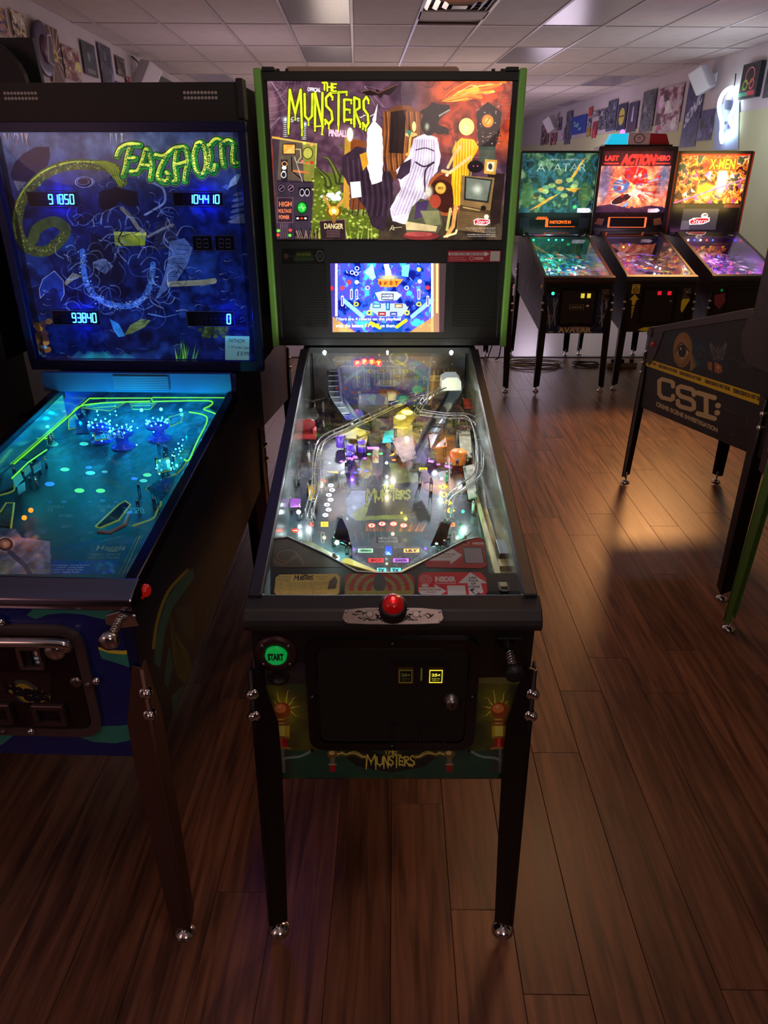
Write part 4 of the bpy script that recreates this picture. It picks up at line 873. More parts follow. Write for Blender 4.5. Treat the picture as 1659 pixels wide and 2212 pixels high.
# scaly green mound and plant spikes
for pts in ([(400, 620), (440, 640), (520, 660), (560, 760), (590, 860), (700, 880), (770, 930), (770, 1030), (380, 1030)],):
    c.poly(pts, (88, 100, 30), ripple=.4)
for k in range(420):
    x, y = 385 + 380 * c.rng.random(), 640 + 390 * c.rng.random()
    if y > 620 + (x - 385) * .75: c.ell(x, y, 8, 6, ((150, 170, 60), (70, 86, 26), (196, 205, 96), (110, 125, 40))[k % 4], .85)
for P in ([(440, 560), (480, 570), (520, 640), (540, 700)], [(530, 490), (575, 510), (580, 580), (560, 700)], [(400, 600), (430, 640), (470, 680), (480, 720)]): c.curve(P[::-1], 46, (52, 58, 26), taper=True); c.curve(P[::-1], 18, (120, 130, 50), .8, taper=True)
for k in range(16): a = 430 + k * 20; c.line([(a, 1030), (a + c.rng.uniform(-30, 40), 905 + c.rng.random() * 60)], 7, ((170, 190, 60), (70, 90, 30), (210, 220, 120))[k % 3], .85, taper=True)
for k in range(14): x = 290 + 10 * k; c.line([(x, 1034), (x + c.rng.uniform(-16, 16), 970 + c.rng.random() * 40)], 5, (20, 16, 18)); c.line([(x + 3, 1030), (x + c.rng.uniform(-14, 14), 985)], 2, (200, 160, 120))
# lamp box
c.poly([(430, 930), (575, 920), (582, 1034), (440, 1034)], (46, 30, 34)); c.line([(430, 930), (575, 920), (582, 1034)], 4, (130, 90, 90)); c.text('DANGER', 456, 942, 566, 974, (236, 214, 150), bold=.03, skew=.02)
for k in range(5): c.line([(470, 985 + 9 * k), (545, 982 + 9 * k)], 3, (120, 90, 90))
for k in range(26): c.ell(445 + 150 * c.rng.random(), 765 + 40 * c.rng.random(), 12, 9, (240, 245, 255), .8)
c.ell(512, 872, 44, 40, (120, 80, 20)); c.ell(512, 872, 30, 28, (245, 190, 60)); c.ell(512, 872, 15, 14, (255, 245, 190)); c.line([(455, 790), (490, 850)], 16, (205, 150, 60)); c.line([(575, 800), (530, 850)], 16, (205, 150, 60)); c.line([(512, 900), (512, 930)], 22, (150, 100, 40))
# wooden armchair with dark and white cloth heaped on it
c.poly([(575, 445), (610, 450), (600, 860), (565, 850)], (190, 140, 50)); c.poly([(610, 452), (700, 470), (700, 860), (605, 866)], (120, 62, 30)); c.ell(605, 430, 18, 40, (255, 255, 240)); 
for r_, al in ((60, .5), (36, .8)): c.ell(605, 425, r_ * .7, r_, (255, 245, 225), al, soft=.9)
c.poly([(560, 560), (640, 500), (830, 520), (860, 560), (850, 780), (840, 860), (800, 990), (730, 960), (700, 860), (620, 760), (560, 660)], (52, 36, 48), ripple=.5)
for k in range(16): x = 590 + 16 * k; c.curve([(x, 560 + 10 * (k % 3)), (x + 8, 680), (x + 20, 800), (x + 10, 900)], 5, ((84, 62, 80), (30, 20, 28))[k % 2], .7)
c.poly([(705, 400), (745, 345), (790, 400), (800, 520), (790, 700), (730, 720), (700, 600)], (250, 250, 255), ripple=.4)
for r_, al in ((130, .35), (80, .6)): c.ell(745, 480, r_ * .6, r_ * 1.5, (255, 255, 250), al, soft=.9)
c.poly([(660, 545), (700, 530), (712, 600), (680, 640)], (200, 140, 40)); c.poly([(606, 705), (665, 700), (672, 790), (615, 798)], (250, 250, 245)); c.line([(745, 345), (765, 250)], 22, (244, 236, 236), taper=True)
# tall brown drape
c.poly([(800, 300), (880, 262), (950, 262), (1030, 320), (1010, 480), (980, 560), (930, 640), (860, 700), (800, 560), (790, 420)], (112, 62, 32), ripple=.5)
for k in range(20): x = 800 + 11 * k; c.curve([(x, 300), (x + 6, 420), (x - 4, 540), (x + 4, 640)], 6, ((160, 96, 52), (70, 34, 18), (190, 120, 70))[k % 3], .75)
c.poly([(840, 300), (930, 285), (915, 540), (830, 535)], (32, 22, 24), .9)
# candelabrum
c.line([(945, 560), (955, 420)], 14, (225, 180, 90)); c.ell(950, 545, 26, 12, (215, 160, 70)); c.ell(958, 430, 34, 14, (235, 195, 110)); c.ell(975, 385, 12, 30, (255, 240, 150)); c.poly([(925, 400), (960, 410), (950, 450)], (70, 130, 110))
# white-lilac drape falling to a wide hem
c.poly([(975, 450), (1040, 425), (1110, 450), (1130, 560), (1110, 640), (1060, 700), (1070, 760), (1040, 800), (990, 860), (930, 950), (850, 930), (835, 860), (900, 740), (870, 640), (940, 560), (960, 500)], (228, 214, 232), ripple=.5)
for k in range(26): t = k / 25; c.curve([(985 + 110 * t, 460), (960 + 140 * t, 600), (900 + 160 * t, 760), (845 + 170 * t, 900 - 30 * t)], 4, ((176, 150, 190), (250, 244, 252), (140, 116, 150))[k % 3], .75)
c.poly([(900, 600), (960, 570), (950, 650), (900, 690), (870, 680)], (58, 40, 56)); c.ell(1005, 720, 44, 110, (255, 255, 255), .7, soft=.9); c.ell(1045, 560, 60, 70, (255, 255, 255), .5, soft=.9); c.curve([(985, 520), (1040, 508), (1090, 525)], 6, (46, 30, 40)); c.curve([(985, 590), (1035, 615), (1090, 590), (1040, 640), (1038, 760)], 9, (60, 40, 60)); c.ell(1060, 370, 46, 66, (16, 12, 14)); c.ell(1050, 385, 22, 36, (190, 205, 170), .8, soft=.7)
# round studded collar, floor cushion and cloth
c.ell(1165, 770, 118, 130, (110, 46, 26)); c.ell(1130, 790, 80, 100, (64, 28, 22)); c.ell(1165, 770, 118, 130, (170, 84, 44), ring=.14)
for a in range(-90, 100, 24): c.ell(1165 + 96 * math.cos(R(a)), 770 + 106 * math.sin(R(a)), 10, 9, (250, 225, 180))
c.ell(1128, 740, 32, 34, (205, 150, 50)); c.ell(1128, 740, 26, 28, (240, 190, 80)); c.text('SPOT', 1113, 732, 1145, 748, (120, 70, 20), bold=.04)
c.poly([(960, 850), (1010, 800), (1060, 810), (1130, 880), (1140, 950), (1110, 1000), (930, 1000), (930, 950)], (84, 82, 60), ripple=.4); c.poly([(990, 820), (1060, 810), (1040, 900), (975, 920)], (70, 50, 84)); c.ell(1060, 760, 34, 54, (225, 225, 205), .85, soft=.6); c.ell(1098, 815, 32, 40, (170, 66, 46)); c.poly([(1010, 870), (1120, 870), (1130, 950), (1050, 960)], (120, 118, 80)); c.ell(1015, 1015, 105, 24, (120, 44, 44)); c.ell(1000, 1005, 80, 14, (170, 74, 70)); c.poly([(925, 930), (1110, 960), (1100, 990), (930, 980)], (235, 205, 150), .85)
# yellow drape on a stand
c.poly([(1215, 480), (1250, 450), (1320, 460), (1350, 500), (1320, 560), (1290, 600), (1285, 700), (1292, 830), (1210, 850), (1190, 700), (1200, 600), (1195, 520)], (238, 176, 24), ripple=.4)
for k in range(13): x = 1205 + 8 * k; c.curve([(x + 10, 470), (x + 6, 600), (x, 720), (x, 840)], 4.5, ((255, 214, 70), (196, 128, 14))[k % 2], .75)
c.ell(1278, 385, 44, 50, (240, 226, 120)); c.ell(1275, 400, 30, 38, (244, 212, 150), .9, soft=.6); c.line([(1170, 620), (1200, 560), (1240, 500)], 16, (232, 190, 120)); c.line([(1140, 640), (1180, 650), (1300, 560)], 18, (240, 200, 130)); c.line([(1215, 850), (1200, 960), (1165, 1015)], 22, (226, 160, 86), taper=False); c.line([(1185, 860), (1165, 980)], 16, (200, 190, 110)); c.line([(1150, 1020), (1215, 1000), (1222, 980)], 12, (240, 215, 150))
# television
c.poly([(1400, 655), (1500, 655), (1470, 940), (1420, 960)], (40, 28, 26)); c.poly([(1250, 665), (1440, 680), (1415, 870), (1240, 835)], (136, 104, 62)); c.poly([(1268, 672), (1428, 690), (1404, 826), (1262, 808)], (40, 40, 36)); c.poly([(1278, 680), (1418, 698), (1396, 814), (1272, 798)], (112, 118, 104)); c.ell(1340, 745, 46, 46, (206, 210, 190), .8, soft=.8); c.poly([(1240, 835), (1410, 868), (1405, 960), (1235, 930)], (84, 62, 40)); c.ell(1375, 855, 15, 15, (30, 26, 24)); c.line([(1260, 850), (1350, 868)], 8, (180, 150, 90)); c.poly([(1225, 870), (1400, 890), (1380, 1000), (1220, 980)], (120, 92, 58), .9)
for k in range(8): c.line([(1232, 880 + 12 * k), (1390, 898 + 12 * k)], 2, (70, 50, 34))
# clock
c.poly([(1335, 300), (1400, 240), (1480, 300), (1470, 420), (1440, 520), (1350, 520), (1340, 420)], (34, 24, 24), ripple=.5)
for k in range(60): x, y = 1335 + 140 * c.rng.random(), 250 + 240 * c.rng.random(); c.ell(x, y, 5, 4, ((120, 90, 70), (190, 160, 130), (20, 14, 16))[k % 3], .8)
c.ell(1400, 352, 40, 44, (60, 34, 20)); c.ell(1400, 352, 33, 37, (228, 128, 40)); c.ell(1400, 352, 18, 20, (250, 170, 80)); c.line([(1400, 352), (1412, 332)], 3, (40, 20, 10)); c.line([(1400, 352), (1388, 366)], 3, (40, 20, 10)); c.poly([(1350, 500), (1445, 500), (1440, 590), (1350, 590)], (60, 80, 66), .8)
c.ell(1330, 615, 46, 36, (20, 14, 18)); c.ell(1318, 612, 5, 4, (240, 80, 120)); c.ell(1342, 612, 5, 4, (240, 80, 120))
c.poly([(1385, 572), (1455, 578), (1445, 662), (1378, 655)], (200, 150, 60)); c.poly([(1398, 586), (1440, 590), (1434, 645), (1392, 640)], (215, 210, 170)); c.ell(1415, 615, 12, 18, (60, 54, 50))
# logo of the maker and small print
c.poly([(1318, 925), (1340, 914), (1412, 920), (1414, 942), (1390, 954), (1322, 950)], (250, 250, 250)); c.poly([(1323, 928), (1342, 918), (1408, 924), (1409, 940), (1388, 949), (1327, 946)], (190, 20, 30)); c.text('Stern', 1334, 921, 1402, 945, (255, 235, 235), bold=.01, slant=.25); c.ell(1393, 905, 14, 14, (240, 225, 190)); c.ell(1390, 901, 6, 6, (255, 255, 255)); c.text('PINBALL', 1350, 948, 1398, 955, (250, 250, 250), bold=.03)
for k, t in enumerate(('THE MUNSTERS is a trademark of Universal Studios', 'and a copyright of Kayro-Vue Productions.', 'Licensed by Universal Studios 2018.', 'All Rights Reserved.')): c.text(t, 1445 - (175, 160, 120, 70)[k], 966 + 9 * k, 1445, 972 + 9 * k, (230, 220, 200))
for k, t in enumerate(('MUNSTER KOACH and DRAG-U-LA', 'created and designed by George Barris')): c.text(t, 1285, 1004 + 11 * k, 1445, 1011 + 11 * k, (230, 220, 200))
# title
c.drip('MUNSTERS', [(250, 172, 328, 392), (343, 196, 388, 346), (403, 190, 446, 372), (462, 194, 504, 370), (494, 184, 586, 376), (572, 228, 612, 346), (630, 216, 664, 372), (680, 212, 712, 388)], 14, (214, 226, 44), (44, 52, 14))
c.drip('THE', [(446, 130, 470, 172), (474, 134, 498, 178), (504, 138, 526, 180)], 10, (214, 226, 44), (44, 52, 14), drips=False); c.line([(400, 384), (450, 380), (442, 430), (448, 430)], 9, (214, 226, 44))
c.text('OFFICIAL', 359, 156, 436, 180, (235, 225, 235), bold=.04, skew=.08); c.text('PINBALL', 482, 400, 590, 440, (255, 190, 210), bold=.05, skew=.05); c.curve([(835, 985), (850, 955), (860, 980), (845, 970), (905, 965)], 3, (220, 205, 150))
c.grain(.22, 26)
panel('backglass', (-.3405, by - .003, 1.901), (.338, by - .003, 1.901), (-.3405, by - .003, 1.490), c.material('backglass_print', emit=1.35, rough=.15), m1, .003)
MB().add([(-.341, by - .008, 1.49), (.341, by - .008, 1.49), (.341, by - .008, 1.903), (-.341, by - .008, 1.903)], [(0, 1, 2, 3)]).build('glass_sheet', M['bbglass'], m1)

# ---- playfield
PZ, PS = .835, .12
pfz = lambda y: PZ + PS * y
HW = .254
corner3 = [(-HW, 1.22, pfz(1.22)), (HW, 1.22, pfz(1.22)), (HW, .03, pfz(.03)), (-HW, .03, pfz(.03))]
c = Canvas(1000, 1700, wcorners(m1, corner3), 41)
c.noise([(20, 24, 34), (46, 54, 62), (30, 34, 48), (74, 76, 78)], 12, contrast=2.2)
reg = np.clip((1010 - c.Y) / 60, 0, 1); c.noise([(60, 60, 66), (120, 116, 100), (70, 50, 96), (150, 140, 110)], 14, .85, reg, 2.2)
reg = np.clip((c.Y - 1100) / 60, 0, 1); c.noise([(26, 44, 50), (52, 84, 88), (40, 44, 50)], 8, .8, reg, 2)
c.view(0, 0, 1)
# cloudy cloths and shapes where the figures are printed on the real one
for pts, col in (([(735, 1100), (760, 1060), (800, 1060), (810, 1120), (770, 1125)], (150, 160, 190)), ([(760, 1110), (800, 1080), (870, 1085), (880, 1120), (770, 1125)], (130, 140, 50)), ([(800, 1080), (880, 1080), (905, 1110), (790, 1115)], (20, 20, 24)),
                 ([(880, 1050), (925, 1045), (935, 1100), (885, 1105)], (34, 42, 60)), ([(840, 1000), (900, 1000), (905, 1040), (850, 1045)], (96, 100, 60)), ([(850, 960), (900, 950), (890, 1010), (862, 1010)], (110, 60, 40)), ([(900, 1040), (980, 1030), (990, 1060), (940, 1070)], (150, 90, 60)), ([(935, 960), (980, 940), (990, 1000), (945, 1000)], (200, 120, 60)), ([(820, 930), (870, 930), (880, 1000), (830, 960)], (170, 150, 150)), ([(700, 1050), (745, 1040), (750, 1110), (710, 1130)], (100, 70, 60))):
    c.poly(pts, col, .85, ripple=.5)
c.ell(790, 1010, 14, 24, (150, 150, 100), .8)
c.poly([(755, 1030), (775, 945), (785, 945), (775, 1030)], (60, 50, 60), .7)
logo(c, 792, 1047, 885, 1080, 4.2, (128, 130, 62), (24, 26, 22), drips=True)
def lit(shape, *a, e=1.0, **k): getattr(c, shape)(*a, e=e, **k)
# flame band with the four letters
for k in range(40): x = 785 + 128 * c.rng.random(); c.line([(x, 1146), (x + 4 + (x - 850) * .1, 1124 + 10 * c.rng.random())], 5, ((170, 90, 50), (200, 130, 70), (140, 70, 50))[k % 3], .7, taper=True)
for t, x, y in (('S', 803, 1135), ('P', 825.5, 1131.5), ('O', 850, 1131.5), ('T', 872, 1135)):
    c.ell(x, y, 8.5, 5.2, (205, 30, 16), e=1); c.ell(x, y, 6.6, 3.8, (255, 226, 190), e=1); c.text(t, x - 2.6, y - 2.6, x + 2.6, y + 2.6, (210, 30, 14), e=1, bold=.07)
c.poly([(805, 1160), (870, 1160), (875, 1180), (800, 1180)], (84, 86, 88)); c.rect(812, 1159, 866, 1173, (30, 30, 34)); c.text('MONSTER', 818, 1160, 860, 1165.5, (150, 146, 150), bold=.05); c.text('MADNESS', 818, 1167, 860, 1172, (150, 146, 150), bold=.05)
c.poly([(772, 1180), (905, 1180), (925, 1196), (880, 1226), (860, 1242), (812, 1242), (790, 1222), (752, 1196)], (92, 92, 96)); c.poly([(780, 1184), (898, 1184), (910, 1196), (850, 1238), (822, 1238), (765, 1196)], (62, 62, 70))
for k in range(70): a, b = 765 + 150 * c.rng.random(), 1182 + 56 * c.rng.random(); c.ell(a, b, 1.6, 1.2, ((130, 130, 134), (30, 30, 36))[k % 2], .8)
for x0, y0, x1, y1, col, t in ((773, 1185, 806, 1193.5, (150, 225, 160), 'HERMAN'), (872, 1185, 906, 1193.5, (245, 160, 90), 'LILY'), (796, 1206, 829, 1215, (240, 40, 44), 'SPOT'), (849, 1206, 883, 1215, (170, 90, 215), 'GRANDPA'), (814, 1226.5, 834, 1238, (80, 215, 215), '2X'), (844, 1226.5, 866, 1238, (80, 215, 215), '3X')):
    c.rect(x0 - 1.6, y0 - 1.4, x1 + 1.6, y1 + 1.4, (16, 16, 20)); c.rect(x0, y0, x1, y1, col, e=1); w = (x1 - x0) * (.12 if len(t) > 3 else .14); c.text(t, x0 + w, y0 + 1.4, x1 - w, y1 - 1.4, (14, 30, 30) if t[1] != 'P' else (60, 0, 4), e=.5, bold=.06)
c.rect(831, 1179, 848, 1199.5, (10, 14, 40)); c.poly([(832.5, 1180), (846, 1180), (847, 1199), (831.5, 1199)], (24, 70, 240), e=1)
for y in (1183, 1189, 1195): c.ell(839.5, y, 3.4, 2.2, (10, 16, 80), e=1, ring=.35)
c.poly([(834, 1198), (839, 1191), (845, 1198)], (130, 220, 255), e=1)
for x0, y0, x1, y1, col in ((666, 1128, 678, 1137, (230, 70, 50)), (693, 1127, 709, 1138, (245, 225, 20)), (968, 1129, 983, 1137.5, (250, 90, 30)), (905, 1010, 923, 1019, (235, 220, 30))): c.rect(x0 - 1, y0 - 1, x1 + 1, y1 + 1, (30, 20, 14)); c.rect(x0, y0, x1, y1, col, e=1); c.ell((x0 + x1) / 2, (y0 + y1) / 2, 4, 2.8, (90, 30, 10), ring=.4, e=.6)
c.ell(638, 1146, 7.5, 4.4, (250, 50, 20), e=1); c.rect(633, 1145.3, 643, 1146.8, (255, 210, 150), e=1)
for t, x, y in (('D', 714.5, 1048.5), ('R', 717.5, 1058.5), ('A', 710.5, 1069), ('G', 714, 1079.5), ('U', 706.5, 1090), ('L', 710, 1101), ('A', 703, 1112.5)):
    c.ell(x, y, 8, 5.3, (20, 20, 24)); c.ell(x, y, 6.6, 4.3, (240, 240, 245), e=.85); c.text(t, x - 1.8, y - 2.2, x + 1.8, y + 2.2, (40, 40, 46), e=.4, bold=.05)
for t, x, y in (('L', 957, 1051), ('I', 959.5, 1068.5), ('L', 967, 1086), ('Y', 972, 1103)):
    c.poly([(x - 13, y), (x, y - 7.5), (x + 13, y), (x, y + 7.5)], (40, 26, 8)); c.poly([(x - 12, y), (x, y - 6.6), (x + 12, y), (x, y + 6.6)], (252, 190, 20), e=1); c.text(t, x - 2.5, y - 3.4, x + 2.5, y + 3.4, (60, 20, 0), e=.5, bold=.07)
for x, y, col in ((738, 997, (225, 150, 255)), (788, 990, (205, 110, 250)), (895, 993, (200, 120, 250)), (947, 1003, (190, 110, 240)), (866, 982, (170, 90, 220)), (797, 981, (110, 240, 150)), (823, 980, (90, 220, 120)), (851, 993.5, (250, 120, 60)), (871, 995, (80, 220, 130))): c.ell(x, y, 5.5, 3, (20, 16, 26)); c.ell(x, y, 4.6, 2.3, col, e=1)
for q, col in (([(746, 988), (770, 984), (774, 990), (749, 993)], (225, 140, 255)), ([(911, 991), (938, 995), (936, 1000), (913, 996)], (225, 140, 255)), ([(960, 1004), (978, 1007), (976, 1012), (961, 1009)], (205, 120, 255)), ([(792, 965), (818, 965), (820, 970), (794, 971)], (190, 130, 255)), ([(841, 985), (856, 974), (850, 984)], (250, 160, 50)), ([(705, 1019), (730, 1018), (731, 1023)], (250, 190, 30)), ([(693, 1034), (706, 1038), (702, 1043)], (240, 60, 40)), ([(884, 976), (890, 988), (882, 987)], (230, 235, 240))): c.poly(q, (16, 12, 20)); c.poly(q, col, e=1)
for x, y, col in ((776, 1014, (80, 110, 250)), (792, 1017, (80, 110, 250)), (768, 1021, (60, 90, 240))): c.ell(x, y, 4.5, 2.5, col, e=1)
c.poly([(805, 970), (818, 970), (818, 1000), (805, 1000)], (226, 214, 160)); c.poly([(806, 992), (811, 982), (817, 990), (814, 989), (811, 986), (808, 993)], (215, 40, 30))
for x, y in ((669, 1152), (697, 1153), (981, 1152)): c.line([(x, y), (x, y + 16)], 8, (150, 145, 120)); c.line([(x, y), (x, y + 16)], 4.4, (30, 28, 30))
for k in range(5): a = 768 + 14 * k; c.curve([(a, 1150), (a + 2, 1170)], 1.5, (130, 130, 120), .7)
# shooter lane
c.poly([(1034, 1100), (1052, 1098), (1094, 1238), (1066, 1238), (1046, 1160)], (176, 158, 110)); c.poly([(1018, 960), (1034, 960), (1052, 1098), (1034, 1100)], (150, 150, 140)); c.poly([(1052, 1098), (1060, 1098), (1104, 1238), (1094, 1238)], (40, 40, 40))
for k in range(12): c.line([(1036 + k * 1.5, 1105), (1066 + k * 2.3, 1236)], 1, (150, 128, 84), .6)
rgp = np.random.default_rng(6)
for k in range(260):
    x, y = 625 + 400 * rgp.random(), 880 + 270 * rgp.random()
    if 785 < x < 890 and 1040 < y < 1090: continue
    a = rgp.random() * 6.3; c.line([(x, y), (x + 9 * math.cos(a), y + 5 * math.sin(a)), (x + 16 * math.cos(a + .5), y + 9 * math.sin(a + .5))], 1.6, ((150, 150, 140), (20, 22, 28), (110, 84, 130), (60, 96, 100), (170, 140, 90))[k % 5], .55, taper=True)
c.grain(.3, 40)
pf = panel('playfield', corner3[0], corner3[1], corner3[3], c.material('playfield_art', emit=1.5, use_e=True, rough=.22, coat=.5), m1, .01)
def at(px, py, h=0.0): p = unpl(px, py, PZ + h, PS); return Vector(p)
# raised pieces ------------------------------------------------------------
# backboard with the lit letters
c = Canvas(900, 290, wcorners(m1, [(-HW, 1.205, 1.150), (HW, 1.205, 1.150), (HW, 1.205, .985), (-HW, 1.205, .985)]), 51)
c.noise([(40, 38, 44), (86, 78, 70), (54, 40, 60)], 10, contrast=2)
for k in range(60): x = 760 + 230 * c.rng.random(); c.line([(x, 795), (x, 822 + 8 * c.rng.random())], 2.4, ((140, 128, 96), (50, 44, 44))[k % 2], .8)
c.poly([(765, 766), (830, 760), (880, 762), (930, 764), (930, 780), (765, 782)], (74, 40, 36)); c.ell(861, 771, 21, 15, (150, 136, 84)); c.ell(861, 771, 16, 11.5, (48, 48, 54)); 
for k in range(14): a = k * .45; c.line([(861, 771), (861 + 14 * math.cos(a), 771 + 10 * math.sin(a))], .8, (130, 120, 100))
c.poly([(895, 795), (920, 790), (928, 840), (892, 842)], (60, 110, 96), .9); c.ell(902, 835, 12, 9, (70, 170, 90)); c.rect(929, 806, 952, 842, (150, 118, 70)); c.ell(940, 808, 12, 2.5, (205, 176, 110)); c.ell(940, 816, 12, 2.5, (205, 176, 110)); c.rect(862, 822, 884, 845, (96, 60, 52)); c.ell(697, 778, 14, 16, (80, 84, 92), ring=.3)
for k in range(30): x, y = 660 + 350 * c.rng.random(), 765 + 90 * c.rng.random(); c.ell(x, y, 2.5, 2, ((190, 180, 150), (60, 100, 130), (120, 80, 150))[k % 3], .8)
bbp = panel('back_board', (-HW, 1.205, 1.150), (HW, 1.205, 1.150), (-HW, 1.205, .97), c.material('backboard_print', rough=.35), m1, .006)
for t, x, y in (('S', 772, 785), ('P', 787.5, 781), ('O', 803, 781), ('T', 818, 785)):
    p = un(x, y, y=1.198); cc = Canvas(64, 64, [(0, 0), (20, 0), (20, 20), (0, 20)], 1, (235, 20, 10)); cc.text(t, 5, 4, 15, 16, (255, 190, 70), bold=.1); cc.e = cc.c.copy()
    o = printed('letter_lamp', [(p[0] + .0115 * math.cos(R(18 * i)), 1.198, p[2] + .0115 * math.sin(R(18 * i))) for i in range(20)], ((p[0] - .0115, 1.198, p[2] + .0115), (p[0] + .0115, 1.198, p[2] + .0115), (p[0] - .0115, 1.198, p[2] - .0115)), cc.material('letter_print', emit=2.2, use_e=True), bbp, .003)
# spot lamps under the glass at the back
for x, y in ((701, 761), (975, 761), (837, 760)):
    p = un(x, y, y=1.08); MB().ball(p, .006 if x != 837 else .004, 8).build('spot_bulb', LED['white'], m1)
for sx in (-1, 1): spot((sx * .155, 1.05, 1.135), (sx * .09, .22, .90), 20, (235, 240, 255), 75, .01)
# left plastic ramp with steps
def ramp(path, w, m, name, wall=.02, parent=pf, closed_top=False):
    P = [Vector(p) for p in path]; mb = MB(); L = []; Rr = []
    for i, p in enumerate(P):
        d = (P[min(i + 1, len(P) - 1)] - P[max(i - 1, 0)]); d.z = 0; d.normalize(); s = Vector((d.y, -d.x, 0)) * w / 2; L.append(p - s); Rr.append(p + s)
    for A, B in zip(zip(L, Rr), zip(L[1:], Rr[1:])):
        mb.add([A[0], A[1], B[1], B[0]], [(0, 1, 2, 3)], True)
        u = Vector((0, 0, wall)); mb.add([A[0], B[0], B[0] + u, A[0] + u], [(0, 1, 2, 3)]); mb.add([A[1], B[1], B[1] + u, A[1] + u], [(0, 1, 2, 3)])
    return mb.build(name, m, parent)
rampm = mat('ramp_plastic', (120, 125, 128), .12, .5, noise=.2, nscale=20)
A = [at(775, 935, .02), at(748, 900, .035), at(726, 865, .055), at(720, 830, .075), at(722, 800, .095)]
rl = ramp(smooth(A), .044, rampm, 'left_ramp', .022)
for k in range(13):
    t = k / 12; i = int(t * 23); p = Vector(smooth(A)[i]); MB().box(p.x - .016, p.x + .016, p.y - .002, p.y + .002, p.z + .001, p.z + .004).build('step', mat('step_clear', (170, 175, 180), .2), rl)
B = [at(905, 1000, .015), at(935, 940, .035), at(965, 890, .055), at(985, 850, .07), at(990, 822, .09)]
rr_ = ramp(smooth(B), .046, rampm, 'right_ramp', .022)
p = at(972, 824, .105); MB().prism([(-.03, -.02), (-.028, .012), (-.012, .022), (.02, .022), (.032, .008), (.034, -.02)], 'y', -.035, .035).build('ramp_cover', mat('cover_pale', (225, 238, 240), .15, emit=.3), rr_).location = (p.x, p.y, p.z)
# wire form ramps
def wires(paths, r=.0022, name='wire_ramp'):
    mb = MB()
    for P in paths: mb.tube(smooth(P, k=7), r, 7)
    return mb.build(name, M['wire'], pf)
def wf(pts, gap=.02, h=.012, rings=7, name='wire_ramp'):
    P = [Vector(p) for p in smooth([at(*p) for p in pts], k=7)]; mb = MB(); L, Q, T, U = [], [], [], []
    for i, p in enumerate(P):
        d = (P[min(i + 1, len(P) - 1)] - P[max(i - 1, 0)]); d.z = 0; d.normalize(); s = Vector((d.y, -d.x, 0)) * gap / 2
        L.append(p - s * .5); Q.append(p + s * .5); T.append(p - s + Vector((0, 0, h))); U.append(p + s + Vector((0, 0, h)))
    for A_ in (L, Q, T, U): mb.tube(A_, .0021, 6)
    for k in range(rings):
        i = int((k + .5) * (len(P) - 1) / rings); mb.tube([T[i], (T[i] + L[i]) / 2 + (L[i] - Q[i]) * .15, L[i], Q[i], (U[i] + Q[i]) / 2 + (Q[i] - L[i]) * .15, U[i]], .0017, 5)
    return mb.build(name, M['wire'], pf)
wf([(800, 905, .06), (750, 930, .06), (700, 955, .06), (685, 1000, .055), (682, 1060, .045), (670, 1110, .035), (672, 1132, .03)], rings=6)
wf([(800, 905, .06), (850, 880, .062), (900, 862, .065), (950, 850, .07), (975, 836, .085)], rings=9)
wf([(905, 895, .06), (960, 903, .06), (1010, 905, .06), (1028, 930, .058), (1036, 980, .055), (1032, 1030, .05), (1000, 1058, .045), (975, 1080, .04), (968, 1110, .035), (970, 1132, .03)], rings=9)
wf([(900, 900, .055), (920, 865, .07), (945, 850, .08), (975, 838, .09)], rings=10)
MB().tube(smooth([at(655, 880, .02), at(672, 868, .02), at(700, 860, .02)]), .005, 8).build('orbit_rail', M['wire'], pf)
MB().tube(smooth([at(985, 872, .02), at(1005, 895, .02), at(1018, 960, .02), at(1030, 1060, .02)]), .005, 8).build('orbit_rail', M['wire'], pf)
# red arm chair toy
p = at(663, 945, .03); ch = MB().prism(rrect(-.024, 0, .024, .05, .012), 'y', .012, .024).build('toy_chair', M['redchair'], pf, bev=.003); ch.location = p
MB().prism(rrect(-.024, 0, .024, .018, .006), 'y', -.02, .014).build('chair_seat', M['redchair'], ch, bev=.003)
for s in (-1, 1): MB().box(s * .024 - .005, s * .024 + .005, -.02, .014, 0, .03).build('chair_arm', M['redchair'], ch, bev=.003)
# toys and plastics
def plastic(pts, h, m, name='plastic', t=.003, posts=True):
    P = [at(x, y, h) for x, y in pts]; n = len(P); mb = MB().add(P + [q + Vector((0, 0, t)) for q in P], [tuple(range(n)), tuple(range(n, 2 * n))] + [(i, (i + 1) % n, n + (i + 1) % n, n + i) for i in range(n)])
    o = mb.build(name, m, pf)
    if posts:
        for q in P[::2]:
            c_ = sum(P, Vector()) / n; q = q.lerp(c_, .2); MB().tube([(q.x, q.y, pfz(q.y)), (q.x, q.y, q.z)], .0045, 8).build('post', M['clear'], o); MB().ball((q.x, q.y, q.z + t + .002), .004, 8).build('post_nut', M['chrome'], o)
    return o
pm_ = lambda n_, col, **k: mat(n_, col, .15, coat=.8, noise=.45, nscale=45, **k)
plastic([(735, 1115), (722, 1160), (760, 1185), (752, 1150)], .03, M['clear'], 'slingshot_plastic')
plastic([(955, 1125), (975, 1128), (962, 1178), (930, 1180)], .03, M['clear'], 'slingshot_plastic')
plastic([(717, 1162), (755, 1175), (752, 1182), (722, 1172)], .02, M['greenclear'], 'slingshot_lens'); plastic([(945, 1170), (975, 1155), (972, 1164), (935, 1182)], .02, M['greenclear'], 'slingshot_lens')
slm = pm_('sling_art', (70, 80, 84))
plastic([(728, 1120), (738, 1118), (752, 1150), (722, 1152)], .028, slm, posts=False); plastic([(950, 1130), (970, 1135), (966, 1155), (940, 1158)], .028, slm, posts=False)
